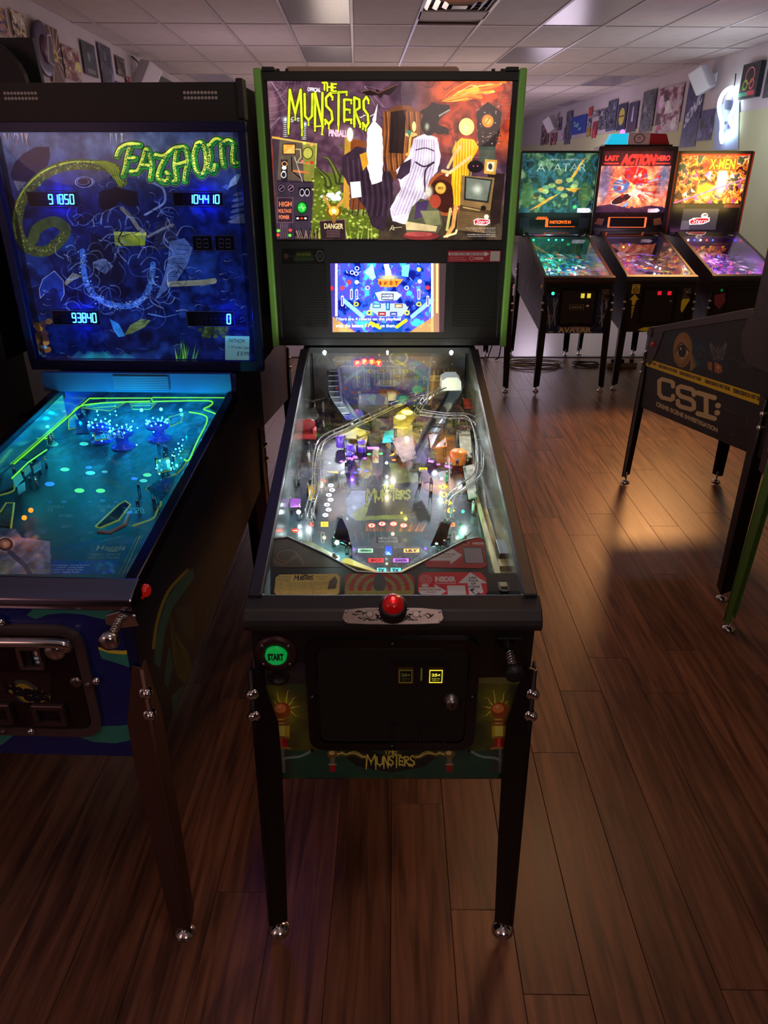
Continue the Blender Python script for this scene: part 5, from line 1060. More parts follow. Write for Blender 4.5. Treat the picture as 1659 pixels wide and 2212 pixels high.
for q, col in (([(632, 850 + 10), (655, 862), (660, 880), (640, 884)], (220, 80, 50)), ([(1000, 862), (1010, 862), (1016, 882), (1004, 884)], (230, 90, 80)), ([(665, 1050), (683, 1048), (680, 1078), (668, 1080)], (240, 170, 40)), ([(625, 1078), (650, 1080), (650, 1095), (627, 1096)], (170, 90, 190)),
               ([(745, 975), (765, 975), (764, 985), (746, 987)], (70, 50, 140)), ([(770, 945), (795, 943), (790, 965), (775, 966)], (225, 205, 130)), ([(735, 935), (770, 925), (800, 935), (775, 950), (740, 948)], (150, 140, 60)), ([(830, 935), (850, 930), (850, 955), (826, 957)], (60, 170, 190)),
               ([(850, 900), (880, 880), (900, 900), (880, 925), (850, 925)], (205, 195, 100)), ([(925, 935), (960, 925), (965, 965), (930, 970)], (190, 110, 50)), ([(845, 950), (890, 940), (900, 990), (870, 1000)], (130, 112, 116)), ([(740, 890), (780, 885), (790, 905), (745, 910)], (40, 36, 80)), ([(1000, 1010), (1022, 1005), (1030, 1075), (1012, 1080)], (190, 190, 170)),
               ([(645, 900), (680, 880), (690, 900), (660, 925)], (170, 180, 175)), ([(905, 1020), (920, 1015), (935, 1040), (915, 1045)], (120, 90, 110)), ([(640, 1170), (672, 1172), (730, 1205), (710, 1212)], (150, 150, 120)), ([(1010, 1160), (1020, 1150), (960, 1210), (945, 1205)], (150, 150, 120)), ([(990, 930), (1015, 930), (1020, 990), (995, 985)], (140, 134, 110))):
    plastic(q, .034, pm_('plastic_art', col))
for x, y in ((757, 985), (782, 975), (735, 965)): p = at(x, y, .01); MB().lathe([(.012, 0), (.012, .03), (.008, .034), (0, .034)], p, n=12).build('purple_post', M['purple'], pf)
p = at(989, 1000, .01); MB().lathe([(.022, 0), (.024, .034), (.018, .038), (0, .04)], p, n=18).build('amber_barrel', mat('amber', (215, 110, 40), .2, emit=.3, coat=.5), pf)
p = at(755, 890, .0); tb = MB().prism([(-.052, 0), (.052, 0), (.046, .085), (-.046, .085)], 'y', 0, .03).build('dark_toy_block', mat('toy_dark', (48, 46, 46), .35, noise=.3), pf, bev=.008); tb.location = (at(808, 905).x - .003, at(808, 905).y, pfz(at(808, 905).y))
for k, (x, y, col) in enumerate(((870, 870, 'greenp'), (845, 862, 'white'), (880, 905, 'y'), (865, 915, 'y'))):
    p = at(x, y, .015); MB().lathe([(.02, 0), (.022, .012), (.016, .024), (0, .026)], p, n=16).build('bumper_cap', mat('cap_' + col, {'greenp': (30, 150, 80), 'white': (200, 200, 190), 'y': (245, 230, 130)}[col], .2, emit={'y': 2.5}.get(col, .1)), pf)
for s, a in ((-1, [(750, 1211), (812, 1234)]), (1, [(928, 1211), (868, 1234)])):
    q0, q1 = at(*a[0], .02), at(*a[1], .02); mb = MB(); d = (q1 - q0).normalized(); nrm_ = Vector((d.y, -d.x, 0)); P = []
    for i in range(9): t = R(90 + 22.5 * i); P.append(q0 + (d * math.cos(t) + nrm_ * math.sin(t)) * .012)
    for i in range(9): t = R(-90 + 22.5 * i); P.append(q1 + (d * math.cos(t) + nrm_ * math.sin(t)) * .005)
    n = 18; mb.add(P + [p_ - Vector((0, 0, .02)) for p_ in P], [tuple(range(n)), tuple(range(n, 2 * n))] + [(i, (i + 1) % n, n + (i + 1) % n, n + i) for i in range(n)])
    fl = mb.build('flipper', M['yellowplastic'], pf, bev=.0015); MB().tube([p_ - Vector((0, 0, .009)) for p_ in [q0.lerp(p_, 1.06) for p_ in P]], .004, 6, closed=True).build('flipper_rubber', M['rubber'], fl)
for x, y, k, w in ((645, 1106, 'white', .55), (728, 1172, 'white', .45), (943, 1174, 'white', .5), (716, 1201, 'white', .5), (744, 911, 'white', .2), (954, 1034, 'white', .2), (835, 1000, 'white', .12), (1000, 1105, 'green', .12), (836, 1030, 'warm', .15), (870, 895, 'yellow', .35), (760, 992, 'purple', .15), (925, 990, 'purple', .15)):
    p = at(x, y, .022); MB().ball(p, .0055 if w > .3 else .0038, 8).build('led_bulb', LED[k], pf)
    lamp('POINT', p + Vector((0, -.004, .022)), w * .8, {'white': (215, 250, 240), 'green': (60, 255, 170), 'warm': (255, 240, 200), 'yellow': (255, 225, 90), 'purple': (150, 80, 255)}[k], .004)
rg = random.Random(12)
for k in range(46):
    x, y = rg.choice((rg.uniform(640, 700), rg.uniform(985, 1025), rg.uniform(720, 980))), rg.uniform(885, 1130)
    if 715 < x < 950 and y > 1000: continue
    p = at(x, y, 0); o = MB().tube([p, p + Vector((0, 0, .03))], .004, 8).build('post', (M['clear'], M['greenclear'], M['chrome'], M['white'])[k % 4], pf); MB().ball(p + Vector((0, 0, .032)), .0042, 8).build('post_cap', M['chrome'], o)
for x, y, w_, cc_ in ((690, 950, .5, (255, 245, 230)), (1000, 950, .5, (240, 250, 255)), (760, 870, .7, (235, 245, 255)), (930, 860, .7, (255, 240, 170)), (880, 900, .9, (255, 235, 120)), (660, 1040, .3, (220, 240, 255)), (1010, 1040, .4, (220, 245, 240)), (850, 940, .4, (255, 240, 220))):
    lamp('POINT', at(x, y, .075), w_, cc_, .006)
# shooter mechanism
p = at(1083, 1190, .02); MB().box(p.x - .010, p.x + .010, p.y - .035, p.y + .035, p.z - .01, p.z + .012).build('shooter_gauge', M['black'], pf, bev=.002)
p = at(1087, 1222, .02); MB().box(p.x - .010, p.x + .010, p.y - .012, p.y + .02, p.z - .008, p.z + .006).build('shooter_block', mat('block_pale', (200, 185, 130), .4), pf)
MB().box(.222, .228, .10, 1.0, pfz(.5), pfz(.5) + .02).build('lane_rail', M['wood'], pf).rotation_euler = (0, 0, 0)
# apron under the glass
az = lambda y: .905 + .20 * y      # apron slope just below the glass
def ap(px, py): return Vector(unpl(px, py, .905, .20))
pts = [ap(x, y) for x, y in ((584, 1300), (584, 1170), (596, 1163), (622, 1161), (700, 1197), (770, 1236), (812, 1238), (868, 1238), (900, 1222), (1000, 1170), (1030, 1162), (1046, 1166), (1056, 1238), (1120, 1238), (1130, 1300))]
n = len(pts); apo = MB().add(pts + [q - Vector((0, 0, .004)) for q in pts], [tuple(range(n)), tuple(range(n, 2 * n))] + [(i, (i + 1) % n, n + (i + 1) % n, n + i) for i in range(n)]).build('apron', mat('apron_black', (36, 36, 38), .4), m1)
MB().tube([q + Vector((0, 0, .001)) for q in pts[1:12]], .0022, 6).build('apron_edge', M['wire'], apo)
def card(name, px, corners, draw, W, H, seed=1, base=(180, 150, 80), up=.0015, **k):
    P = [ap(*q) + Vector((0, 0, up)) for q in px]; f = [ap(*q) + Vector((0, 0, up)) for q in corners]; c = Canvas(W * 4, H * 4, [(0, 0), (W, 0), (W, H), (0, H)], seed, base); draw(c); c.c = np.clip(c.c * 1.45, 0, 1)
    f[1].z = f[1].z; return printed(name, P, (f[0], Vector((f[1].x, f[0].y, f[0].z)), Vector((f[0].x, f[2].y, f[2].z))), c.material(name + '_print', rough=.35, **k), apo, .0008)
def d1(c):
    c.rect(0, 0, 146, 52, (186, 160, 92)); logo(c, 46, -2, 86, 14, 1.8, (40, 34, 26), None, drips=False); c.text('INSTRUCTION', 92, 5, 118, 8.5, (120, 96, 60)); c.text('CARD', 98, 10, 112, 13, (120, 96, 60))
    for k, t in enumerate(('YEAR AND 3 BUTTS', 'SHOOT TO START', 'HERMAN ROCKS LILY', 'SPOT ALL GRANDPA')): c.text(t, 8, 4 + 3.4 * k, 38, 6 + 3.4 * k, (80, 64, 40), bold=.03)
    for k in range(11): c.text('MULTIBALL: complete all of the letters to light the lock and shoot ramps'[: 70 - (k * 7) % 20], 5, 18 + 3 * k, 128 - (k * 11) % 34, 20.2 + 3 * k, (84, 66, 42), bold=.01)
    c.poly([(122, 16), (134, 4), (140, 14), (138, 32), (120, 34)], (50, 44, 44), .8)
card('instruction_card', [(596, 1248), (604, 1242), (728, 1240), (735, 1247), (733, 1280), (722, 1292), (602, 1290), (592, 1280)], [(592, 1241), (736, 1241), (592, 1292)], d1, 146, 52, up=.0008)
def d2(c):
    c.rect(0, 0, 150, 50, (110, 108, 60))
    for k in range(9, 0, -1): c.ell(75, 32, 9 * k, 6.6 * k, (140, 36, 44) if k % 2 else (118, 116, 66))
    for k in range(12): a = R(15 + 14 * k); c.line([(75, 32), (75 + 90 * math.cos(a), 32 - 60 * math.sin(a))], .7, (60, 50, 40), .6)
    c.ell(75, 20, 13, 19, (56, 58, 60)); c.rect(8, 36, 142, 50, (128, 124, 62))
    for k in range(4): c.text('SHOOT THE RAMP TO LIGHT THE LOCK AND COLLECT ALL OF THE BONUS AWARDS FOR THE', 12, 38 + 3 * k, 138, 40 + 3 * k, (70, 68, 36))
card('centre_card', [(745, 1246), (754, 1240), (885, 1240), (895, 1248), (895, 1284), (889, 1292), (752, 1292), (744, 1284)], [(744, 1240), (896, 1240), (744, 1292)], d2, 150, 50, up=.0008)
def d3(c):
    c.rect(0, 0, 150, 54, (168, 36, 46)); 
    for k in range(3): c.ell(17, 16, 5 + 4 * k, 3.6 + 3 * k, (215, 190, 190), ring=.8 / (4 + 3 * k))
    c.text('INSIDER', 36, 9, 80, 21, (232, 224, 222), bold=.05); c.text('CONNECTED', 36, 23, 80, 25.5, (225, 205, 205), bold=.03)
    c.poly([(1, 33), (34, 33), (34, 26), (58, 41), (34, 55), (34, 48), (1, 48)], (222, 214, 212)); c.text('SCAN THIS CODE', 3, 36.5, 46, 39.5, (80, 50, 60), bold=.03, slant=.2); c.text('TO JOIN!', 16, 42, 34, 45, (80, 50, 60), bold=.03, slant=.2); c.ell(14, 29, 8, 3, (225, 215, 212))
    c.rect(60, 29, 98, 53, (214, 206, 202)); c.poly([(84, 24), (113, 0), (146, 24), (132, 24), (136, 54), (104, 54), (104, 24)], (222, 216, 214))
    for k, t in enumerate(('USE', 'YOUR', 'QR', 'CODE')): w = (8, 11, 6, 12)[k]; c.text(t, 116 - w, 10 + 6.4 * k, 116 + w, 14.8 + 6.4 * k, (40, 40, 44), bold=.03, slant=.2)
    c.poly([(106, 38), (114, 35), (130, 48), (122, 54)], (30, 30, 40)); c.poly([(112, 40), (118, 38), (124, 45), (117, 48)], (230, 225, 225)); c.line([(124, 50), (134, 46)], 4, (160, 30, 50))
card('red_promo_card', [(904, 1244), (915, 1237), (1038, 1237), (1050, 1250), (1053, 1280), (1042, 1291), (918, 1291), (902, 1278)], [(902, 1237), (1053, 1237), (902, 1291)], d3, 150, 54, up=.0008)
def d4(c):
    c.rect(0, 0, 132, 70, (140, 34, 44)); c.poly([(0, 50), (0, 40), (50, 30), (50, 22), (76, 42), (50, 62), (50, 54), (0, 54)], (190, 178, 176)); c.text('USE YOUR', 18, 38, 62, 42, (110, 80, 84), bold=.03, slant=.2); c.text('QR CODE!', 14, 44, 54, 48, (110, 80, 84), bold=.03, slant=.2)
    c.rect(78, 24, 118, 60, (24, 24, 28)); c.rect(80, 26, 116, 59, (128, 124, 134)); c.text('INSIDER', 100, 13, 126, 18, (215, 190, 192), bold=.04); c.ell(86, 15, 7, 4, (200, 150, 150), ring=.2)
card('red_code_card', [(917, 1216), (1020, 1165), (1033, 1162), (1044, 1168), (1052, 1222), (1042, 1228), (922, 1226)], [(914, 1160), (1052, 1160), (914, 1228)], d4, 132, 70, up=.0008)
def d5(c):
    c.noise([(58, 50, 42), (80, 70, 58)], 5); c.curve([(10, 50), (30, 60), (55, 40), (70, 60)], 5, (92, 84, 70)); c.ell(35, 40, 22, 14, (90, 80, 68), ring=.2); logo(c, 72, 34, 120, 56, 1.6, (70, 64, 56), None, drips=False)
card('brown_apron_panel', [(589, 1222), (592, 1172), (600, 1165), (622, 1165), (738, 1226), (600, 1226)], [(589, 1164), (738, 1164), (589, 1226)], d5, 140, 66, up=.0008)
# shooter window in the apron
p = ap(1087, 1266); sw = MB().prism(rrect(-.010, -.024, .010, .024, .0095), 'z', 0, .002).build('shooter_window', M['rubber'], apo); sw.location = p + Vector((0, 0, .0005)); MB().box(-.007, .007, -.008, .008, .002, .004).build('plunger_tip', mat('tip', (170, 150, 100), .3), sw)

# ================================================================ LEFT MACHINE (sea theme)
darkblue = mat('cabinet_blue', (14, 28, 84), .28, coat=.3)
m2 = machine('pinball_machine', 'blue and teal sea-themed machine with chrome lock bar and snake lettering, at the left', -.775, 0, -2, zb=.555, zf=.937, g0=.958, gs=.125, gend=.95,
             bb=(.335, 1.02, 1.30, 1.13, 1.886), cab=darkblue, rail=mat('rail_dark', (26, 30, 44), .18, .8), lock=mat('lock_chrome', (150, 140, 160), .14, 1.0), legm=M['steelleg'], bbm=mat('backbox_black', (20, 20, 26), .4), zr=.10, leg_t=.80)
G2 = lambda y: .955 + .125 * y
Y2 = .998
frame4('backglass_frame', m2, -.357, .357, 1.128, 1.795, .021, Y2 - .004, 1.026, mat('frame_navy', (30, 30, 66), .3, .3), .024, .030)
for sx, nm in ((-1, 'l'), (1, 'r')):   # vent holes at the top corners
    vb = None
    for r_ in range(2):
        for k in range(10):
            o = MB().lathe([(.0042, 0), (.0042, .0015), (.003, .002), (0, .001)], (sx * .24 - .041 + k * .0092, 1.0195, 1.862 - r_ * .012), (0, -1, 0), 8).build('vent_hole', mat('vent_pale', (190, 180, 175), .4, .3), m2) if vb is None else vb.copy()
            if vb is None: vb = o
            else: COL.objects.link(o); o.location = (k * .0092, 0, -r_ * .012)
MB().box(-.33, .33, 1.0185, 1.0205, 1.792, 1.884).build('header_panel', M['black'], m2)
for s in (-1, 1): MB().box(s * .345 - .01, s * .345 + .01, 1.018, 1.06, 1.80, 1.895).build('corner_post', M['black'], m2, bev=.004)
bgc = [(-.336, Y2 + .022, 1.771), (.336, Y2 + .022, 1.771), (.336, Y2 + .022, 1.158), (-.336, Y2 + .022, 1.158)]
c = Canvas(1240, 1130, wcorners(m2, bgc), 61)
c.noise([(4, 8, 44), (10, 26, 92), (6, 14, 60), (18, 44, 120)], 9, contrast=2)
reg = np.clip((440 - c.Y) / 130, 0, 1); c.noise([(48, 58, 96), (88, 104, 144), (64, 76, 116)], 5, .95, reg, 1.6)
for x, al in ((255, .9), (330, .6), (190, .4)): c.poly([(x - 14, 284), (x + 20, 284), (x + 26, 380), (x - 10, 380)], (110, 130, 165), al * .35)
c.ell(330, 340, 60, 60, (90, 110, 140), .6, soft=.9)
c.view(0, 180, 2.812)
for k in range(16): x = 20 + 150 * c.rng.random(); c.line([(x, 305), (x + c.rng.uniform(-20, 40), 330 + 90 * c.rng.random())], 7, ((215, 200, 215), (200, 110, 90), (120, 160, 210))[k % 3], .7, taper=True)
for k in range(14): x = 655 + 90 * c.rng.random(); c.line([(x, 305), (x + c.rng.uniform(-10, 12), 340 + 60 * c.rng.random())], 5, (210, 205, 215), .7, taper=True)
# boat hull and weed
c.poly([(60, 560), (90, 480), (140, 430), (210, 388), (300, 385), (304, 450), (290, 500), (240, 560), (160, 600), (90, 612)], (10, 14, 52)); c.poly([(80, 590), (160, 600), (110, 655)], (120, 120, 130), .7)
c.poly([(0, 600), (40, 640), (90, 700), (100, 1012), (0, 1012)], (4, 6, 30), .9)
# sea serpent arc at the upper left
c.curve([(740, 600), (700, 520), (560, 495), (400, 500), (260, 560), (150, 680), (105, 820), (120, 930), (190, 1010), (300, 1010), (400, 900), (330, 840), (230, 880), (200, 950)], 66, (58, 72, 40))
c.curve([(740, 590), (700, 505), (560, 478), (400, 484), (250, 545), (130, 670), (85, 820), (100, 940)], 10, (160, 176, 60), .9)
for k in range(300):
    t = c.rng.random(); q = smooth([(740, 600), (700, 520), (560, 495), (400, 500), (260, 560), (150, 680), (105, 820), (120, 930), (190, 1010), (300, 1010), (400, 900)]); p = q[int(t * (len(q) - 1))]
    c.ell(p[0] + c.rng.uniform(-26, 26), p[1] + c.rng.uniform(-26, 26), 6, 5, ((110, 80, 40), (120, 140, 60), (36, 46, 30))[k % 3], .75)
c.poly([(560, 475), (640, 470), (700, 490), (750, 560), (740, 640), (700, 590), (640, 520)], (110, 128, 30), .95)
for k in range(9): c.line([(580 + 18 * k, 478 + 8 * k), (620 + 16 * k, 530 + 12 * k)], 2.4, (30, 40, 20))
# drifting hair-like dark weed, rocks and pale cloth shapes
for k in range(80):
    x, y = 420 + 620 * c.rng.random(), 560 + 440 * c.rng.random(); a = c.rng.random() * 6.3; c.curve([(x, y), (x + 30 * math.cos(a), y + 30 * math.sin(a)), (x + 60 * math.cos(a + .7), y + 60 * math.sin(a + .7))], 5, ((90, 116, 180), (24, 36, 90), (8, 10, 34), (140, 160, 200))[k % 4], .7, taper=True)
c.ell(510, 600, 55, 34, (14, 18, 50)); c.ell(510, 600, 55, 34, (130, 140, 185), ring=.12); c.ell(505, 597, 38, 22, (90, 100, 150), ring=.14)
c.poly([(600, 660), (700, 630), (830, 660), (845, 740), (780, 750), (730, 720), (640, 790), (600, 740)], (10, 10, 30), ripple=.6)
c.poly([(690, 900), (890, 905), (880, 985), (700, 990)], (110, 128, 44)); c.poly([(690, 900), (890, 905), (888, 925), (692, 920)], (160, 176, 80)); c.curve([(740, 905), (720, 950), (750, 990)], 8, (10, 14, 30))
c.curve([(740, 760), (800, 820), (840, 880), (870, 900)], 24, (120, 120, 110), .8); c.poly([(950, 850), (1040, 820), (1080, 900), (1075, 1012), (930, 1012)], (30, 34, 66), .9); c.curve([(900, 930), (1000, 880), (1050, 860)], 18, (110, 112, 120), .8); c.curve([(930, 605), (990, 640), (1000, 720), (930, 770), (880, 800)], 14, (110, 130, 180), .8)
c.poly([(1380, 640), (1400, 590), (1440, 550), (1462, 555), (1440, 610), (1400, 630)], (110, 140, 180)); c.poly([(1345, 630), (1380, 610), (1390, 650)], (60, 90, 160)); 
for k in range(5): c.ell(1460 - 5 * k, 670 + 34 * k, 46, 12, (80, 96, 136), .7, ang=-14)
c.poly([(1380, 840), (1500, 790), (1510, 850), (1400, 850)], (110, 120, 136), .6)
# lower scene
c.view(0, 500, 2.812)
c.poly([(480, 0), (600, 20), (740, 150), (760, 250), (700, 320), (600, 330), (560, 240), (500, 120)], (10, 14, 46), .95, ripple=.6)
c.curve([(520, 40), (500, 180), (540, 330), (620, 420), (740, 465), (860, 430), (930, 330), (970, 200), (1000, 140)], 74, (10, 22, 80))
c.curve([(500, 120), (520, 300), (600, 410), (740, 455), (850, 425), (910, 330), (930, 200)], 34, (60, 110, 210), .85)
for k in range(150):
    q = smooth([(500, 120), (520, 300), (600, 410), (740, 455), (860, 425), (920, 330), (960, 180)]); p = q[int(c.rng.random() * (len(q) - 1))]; c.ell(p[0] + c.rng.uniform(-30, 30), p[1] + c.rng.uniform(-24, 30), 5, 4, ((150, 190, 240), (8, 14, 60), (60, 100, 200))[k % 3], .8)
c.poly([(1030, 60), (1120, 40), (1170, 100), (1140, 200), (1080, 290), (1010, 360), (940, 420), (990, 300), (1020, 180)], (70, 96, 160), .9)
for k in range(10): c.line([(1010 + 8 * k, 330 - 28 * k), (1060 + 11 * k, 330 - 27 * k)], 3, (14, 24, 70))
c.poly([(330, 240), (380, 300), (390, 380), (370, 420), (345, 350), (320, 340), (270, 380), (245, 405), (238, 350), (260, 290)], (20, 46, 140)); c.line([(330, 240), (385, 300), (390, 380), (370, 420)], 4, (130, 150, 200)); c.line([(330, 240), (260, 290), (238, 350), (245, 405), (270, 380)], 4, (130, 150, 200))
c.poly([(390, 310), (440, 250), (500, 270), (440, 300), (400, 330)], (130, 130, 110), .8); c.line([(1030, 320), (1240, 310), (1300, 300)], 34, (120, 124, 110)); c.poly([(570, 190), (640, 165), (690, 210), (640, 260), (590, 230)], (90, 110, 160), .7)
c.poly([(665, 530), (720, 560), (755, 620), (760, 635), (720, 642), (690, 600)], (40, 120, 200)); c.poly([(755, 630), (790, 570), (860, 530), (915, 540), (880, 580), (800, 620)], (90, 110, 70)); c.line([(900, 500), (1000, 520), (1130, 490)], 9, (80, 120, 200), taper=True)
for k in range(150):
    x, y = 140 + 1440 * c.rng.random(), 110 + 660 * c.rng.random()
    if 300 < x < 1130 and y < 560: continue
    c.curve([(x, y), (x + 20, y + c.rng.uniform(-12, 12)), (x + 30 + 40 * c.rng.random(), y + c.rng.uniform(-20, 20))], 5, ((100, 130, 200), (50, 80, 170), (150, 160, 200), (8, 12, 50))[k % 4], .6, taper=True)
for k in range(26): c.ell(180 + 120 * c.rng.random(), 545 + 190 * c.rng.random(), 22, 18, ((110, 76, 40), (60, 40, 40), (150, 110, 50))[k % 3], .9)
for k in range(8): c.ell(220 + 60 * c.rng.random(), 700 + 60 * c.rng.random(), 14, 10, (110, 150, 200), .8)
for k in range(16): x = 1070 + 120 * c.rng.random(); c.line([(x, 770), (x + c.rng.uniform(-20, 20), 650 + 60 * c.rng.random())], 10, ((60, 130, 60), (120, 190, 90), (20, 70, 50))[k % 3], taper=True)
for k in range(50): c.ell(1210 + 170 * c.rng.random(), 580 + 60 * c.rng.random(), 14, 11, ((34, 50, 30), (60, 84, 40))[k % 2], .8)
for k in range(30): x = 420 + 340 * c.rng.random(); c.poly([(x, 770), (x + 50, 720 + 30 * c.rng.random()), (x + 110, 770)], (30, 60 + 3 * k, 150), .35)
for k in range(170):
    x, y = 380 + 720 * c.rng.random(), -120 + 620 * c.rng.random(); a = c.rng.random() * 6.3; L = 30 + 50 * c.rng.random()
    c.curve([(x, y), (x + L * math.cos(a), y + L * math.sin(a)), (x + L * 1.7 * math.cos(a + .5), y + L * 1.7 * math.sin(a + .5)), (x + L * 2 * math.cos(a + 1), y + L * 2 * math.sin(a + 1))], 9, ((110, 140, 215), (6, 10, 40), (60, 90, 190), (10, 16, 60), (150, 170, 220))[k % 5], .5, taper=True)
# snake lettering
c.view(0, 180, 2.812)
word = [[(712, 445), (735, 398), (790, 374), (850, 378)], [(795, 385), (775, 450), (765, 510), (750, 560)], [(775, 462), (822, 458)],
        [(800, 540), (840, 535), (870, 470), (890, 405), (910, 440), (925, 500), (915, 580)], [(860, 500), (915, 505)],
        [(950, 440), (1000, 445), (1060, 400), (1120, 390)], [(1010, 450), (975, 520), (965, 580), (1010, 600), (1030, 570), (1015, 545)],
        [(1075, 420), (1065, 500), (1075, 590), (1060, 600)], [(1130, 400), (1145, 470), (1130, 540), (1125, 595)], [(1075, 500), (1140, 480)],
        [(1200, 370), (1180, 440), (1195, 530), (1230, 560), (1255, 500), (1250, 410), (1225, 365), (1200, 370)],
        [(1270, 380), (1280, 450), (1270, 520), (1300, 540), (1310, 500)], [(1275, 385), (1310, 345), (1345, 360), (1350, 440), (1360, 500)], [(1350, 380), (1385, 350), (1420, 375), (1415, 440), (1420, 490), (1445, 490)]]
for st in word: c.curve(st, 60, (96, 96, 110))
for st in word: c.curve(st, 49, (16, 22, 20))
for st in word: c.curve(st, 41, (40, 130, 50))
for st in word: c.curve([(x - 7, y - 7) for x, y in st], 17, (214, 220, 80))
rg = random.Random(4)
for st in word:
    q = smooth(st)
    for k in range(0, len(q) - 1):
        p = q[k]
        for d in (-12, 0, 12): c.ell(p[0] + 3 + d + rg.uniform(-2, 2), p[1] + 6 + rg.uniform(-6, 6), 4.5, 3.5, ((10, 60, 40), (14, 80, 50))[k % 2], .8)
c.c *= 1.0
lit = np.zeros_like(c.c); base = c.c.copy()
c.grain(.35, 30)
base = c.c.copy()
# back light: even low glow, more through the lettering
c.e = base * .8
gm = (base[..., 1] > base[..., 2] * 1.2) & (c.Y < 400); c.e[gm] = base[gm] * 1.0
bg2 = panel('backglass', bgc[0], bgc[1], bgc[3], c.material('sea_backglass', emit=1.0, use_e=True, rough=.2), m2, .003)
MB().add([(-.336, Y2, 1.158), (.336, Y2, 1.158), (.336, Y2, 1.771), (-.336, Y2, 1.771)], [(0, 1, 2, 3)]).build('glass_sheet', M['bbglass'], m2)
def onbg(px, py): # pixel to local x, z on the backglass plane
    p = un(px, py, y=1.02); a = -m2.rotation_euler.z; x, y = p[0] - m2.location.x, p[1] - m2.location.y; return x * math.cos(a) - y * math.sin(a), p[2]
for nm, q, txt, n in (('a', [(54, 414), (168, 414), (168, 446), (60, 448)], '91050', 7), ('b', [(372, 415), (484, 415), (486, 444), (378, 446)], '104410', 7), ('c', [(108, 672), (215, 670), (217, 702), (113, 704)], '93840', 7), ('d', [(402, 671), (508, 671), (510, 704), (407, 704)], '0', 7), ('e', [(417, 509), (460, 507), (461, 541), (420, 541)], '', 2), ('f', [(466, 508), (508, 507), (509, 541), (468, 541)], '', 2)):
    P = [onbg(*p) for p in q]; x0, x1 = (P[0][0] + P[3][0]) / 2, (P[1][0] + P[2][0]) / 2; z1, z0 = (P[0][1] + P[1][1]) / 2, (P[2][1] + P[3][1]) / 2
    cc = Canvas(340, 100, [(0, 0), (34, 0), (34, 10), (0, 10)], 2, (10, 10, 16)); cc.line([(0, 0), (34, 0), (34, 10), (0, 10)], .9, (90, 90, 100), closed=True)
    if n == 7: cc.seg7(txt, 6.5, 2, 31.5, 8, 7, (90, 240, 255), ghost=(38, 38, 46), e=1, w=.72)
    else: cc.seg7('', 5, 2.4, 29, 7.8, 2, (0, 0, 0), ghost=(90, 90, 96), w=1.2)
    yy = Y2 + .0195
    panel('score_display', (x0, yy, z1), (x1, yy, z1), (x0, yy, z0), cc.material('score_print', emit=3.5, use_e=True, rough=.2), bg2, .001)
    if txt: lamp('POINT', local(m2, (x0 + (x1 - x0) * (.88 if len(txt) < 2 else .62), Y2 + .007, (z0 + z1) / 2)), .55 if len(txt) > 1 else .35, (8, 30, 255), .003)  # blue lamps added for the glow around the lit digits
# price note
P = [onbg(*p) for p in ((492, 721), (544, 721), (546, 772), (492, 772))]
cc = Canvas(200, 200, [(0, 0), (50, 0), (50, 50), (0, 50)], 3, (140, 205, 225)); cc.text('FATHOM', 6, 4, 38, 12, (20, 30, 70), slant=.25, skew=-.04); cc.text('1 of under 200', 5, 18, 46, 23, (20, 30, 70), slant=.2); cc.text('$ 8,999', 20, 29, 46, 39, (20, 30, 70), slant=.3, skew=-.05)
tag(panel('price_note', *[local(m2, (x, Y2 - .002, z)) for x, z in (P[0], P[1], P[3])], cc.material('note_print', emit=.12, rough=.6), None, .0006), 'pale blue handwritten price note stuck on the sea-themed glass', 'note')
# hood with perforated metal between box and glass
hp = lambda px, py: un(px, py, y=.945)
MB().box(-.30, .27, .935, .955, 1.078, 1.135).build('hood_panel', mat('hood_metal', (70, 90, 120), .35, .6), m2)
cc = Canvas(480, 84, [(0, 0), (60, 0), (60, 10.5), (0, 10.5)], 3, (150, 165, 190))
for i in range(62):
    for j in range(9): cc.ell(i * 1 + (j % 2) * .5, j * 1.22 + .4, .36, .36, (14, 20, 34))
panel('hood_grille', (-.083, .932, 1.128), (.083, .932, 1.128), (-.083, .932, 1.084), cc.material('grille_metal', rough=.3, metal=.7), m2, .002)

# playfield
P0, P1 = .895, .062
pz2 = lambda y: P0 + P1 * y
co2 = [(-HW, 1.27, pz2(1.27)), (HW, 1.27, pz2(1.27)), (HW, .05, pz2(.05)), (-HW, .05, pz2(.05))]
c = Canvas(1000, 1500, wcorners(m2, co2), 71).view(0, 820, 2.962)
c.noise([(10, 26, 44), (22, 60, 84), (14, 38, 60), (40, 96, 116)], 11, contrast=2.2)
c.noise([(16, 16, 20), (48, 42, 44), (24, 30, 38)], 12, .9, np.clip((c.Y - 1000) / 50, 0, 1), 2.2); c.noise([(50, 96, 116), (120, 170, 185), (36, 70, 96)], 12, .8, np.clip((965 - c.Y) / 50, 0, 1), 2.2)  # front art darker; the rear's cyan light put into a lighter tone
for k in range(240):
    x, y = c.rng.random() * 1500, 120 + c.rng.random() * 1000; c.curve([(x, y), (x + 20, y + c.rng.uniform(-10, 10)), (x + 30 + 40 * c.rng.random(), y + c.rng.uniform(-16, 16))], 4, ((90, 140, 150), (8, 20, 34), (50, 100, 120), (130, 120, 110))[k % 4], .5, taper=True)
for k in range(9): x = 400 + 110 * c.rng.random() * 5; y = 760 + 220 * c.rng.random(); c.poly([(x, y), (x + 60, y - 30), (x + 110, y + 10), (x + 60, y + 50)], ((46, 40, 44), (70, 60, 56), (26, 44, 54))[k % 3], .7, ripple=.5)
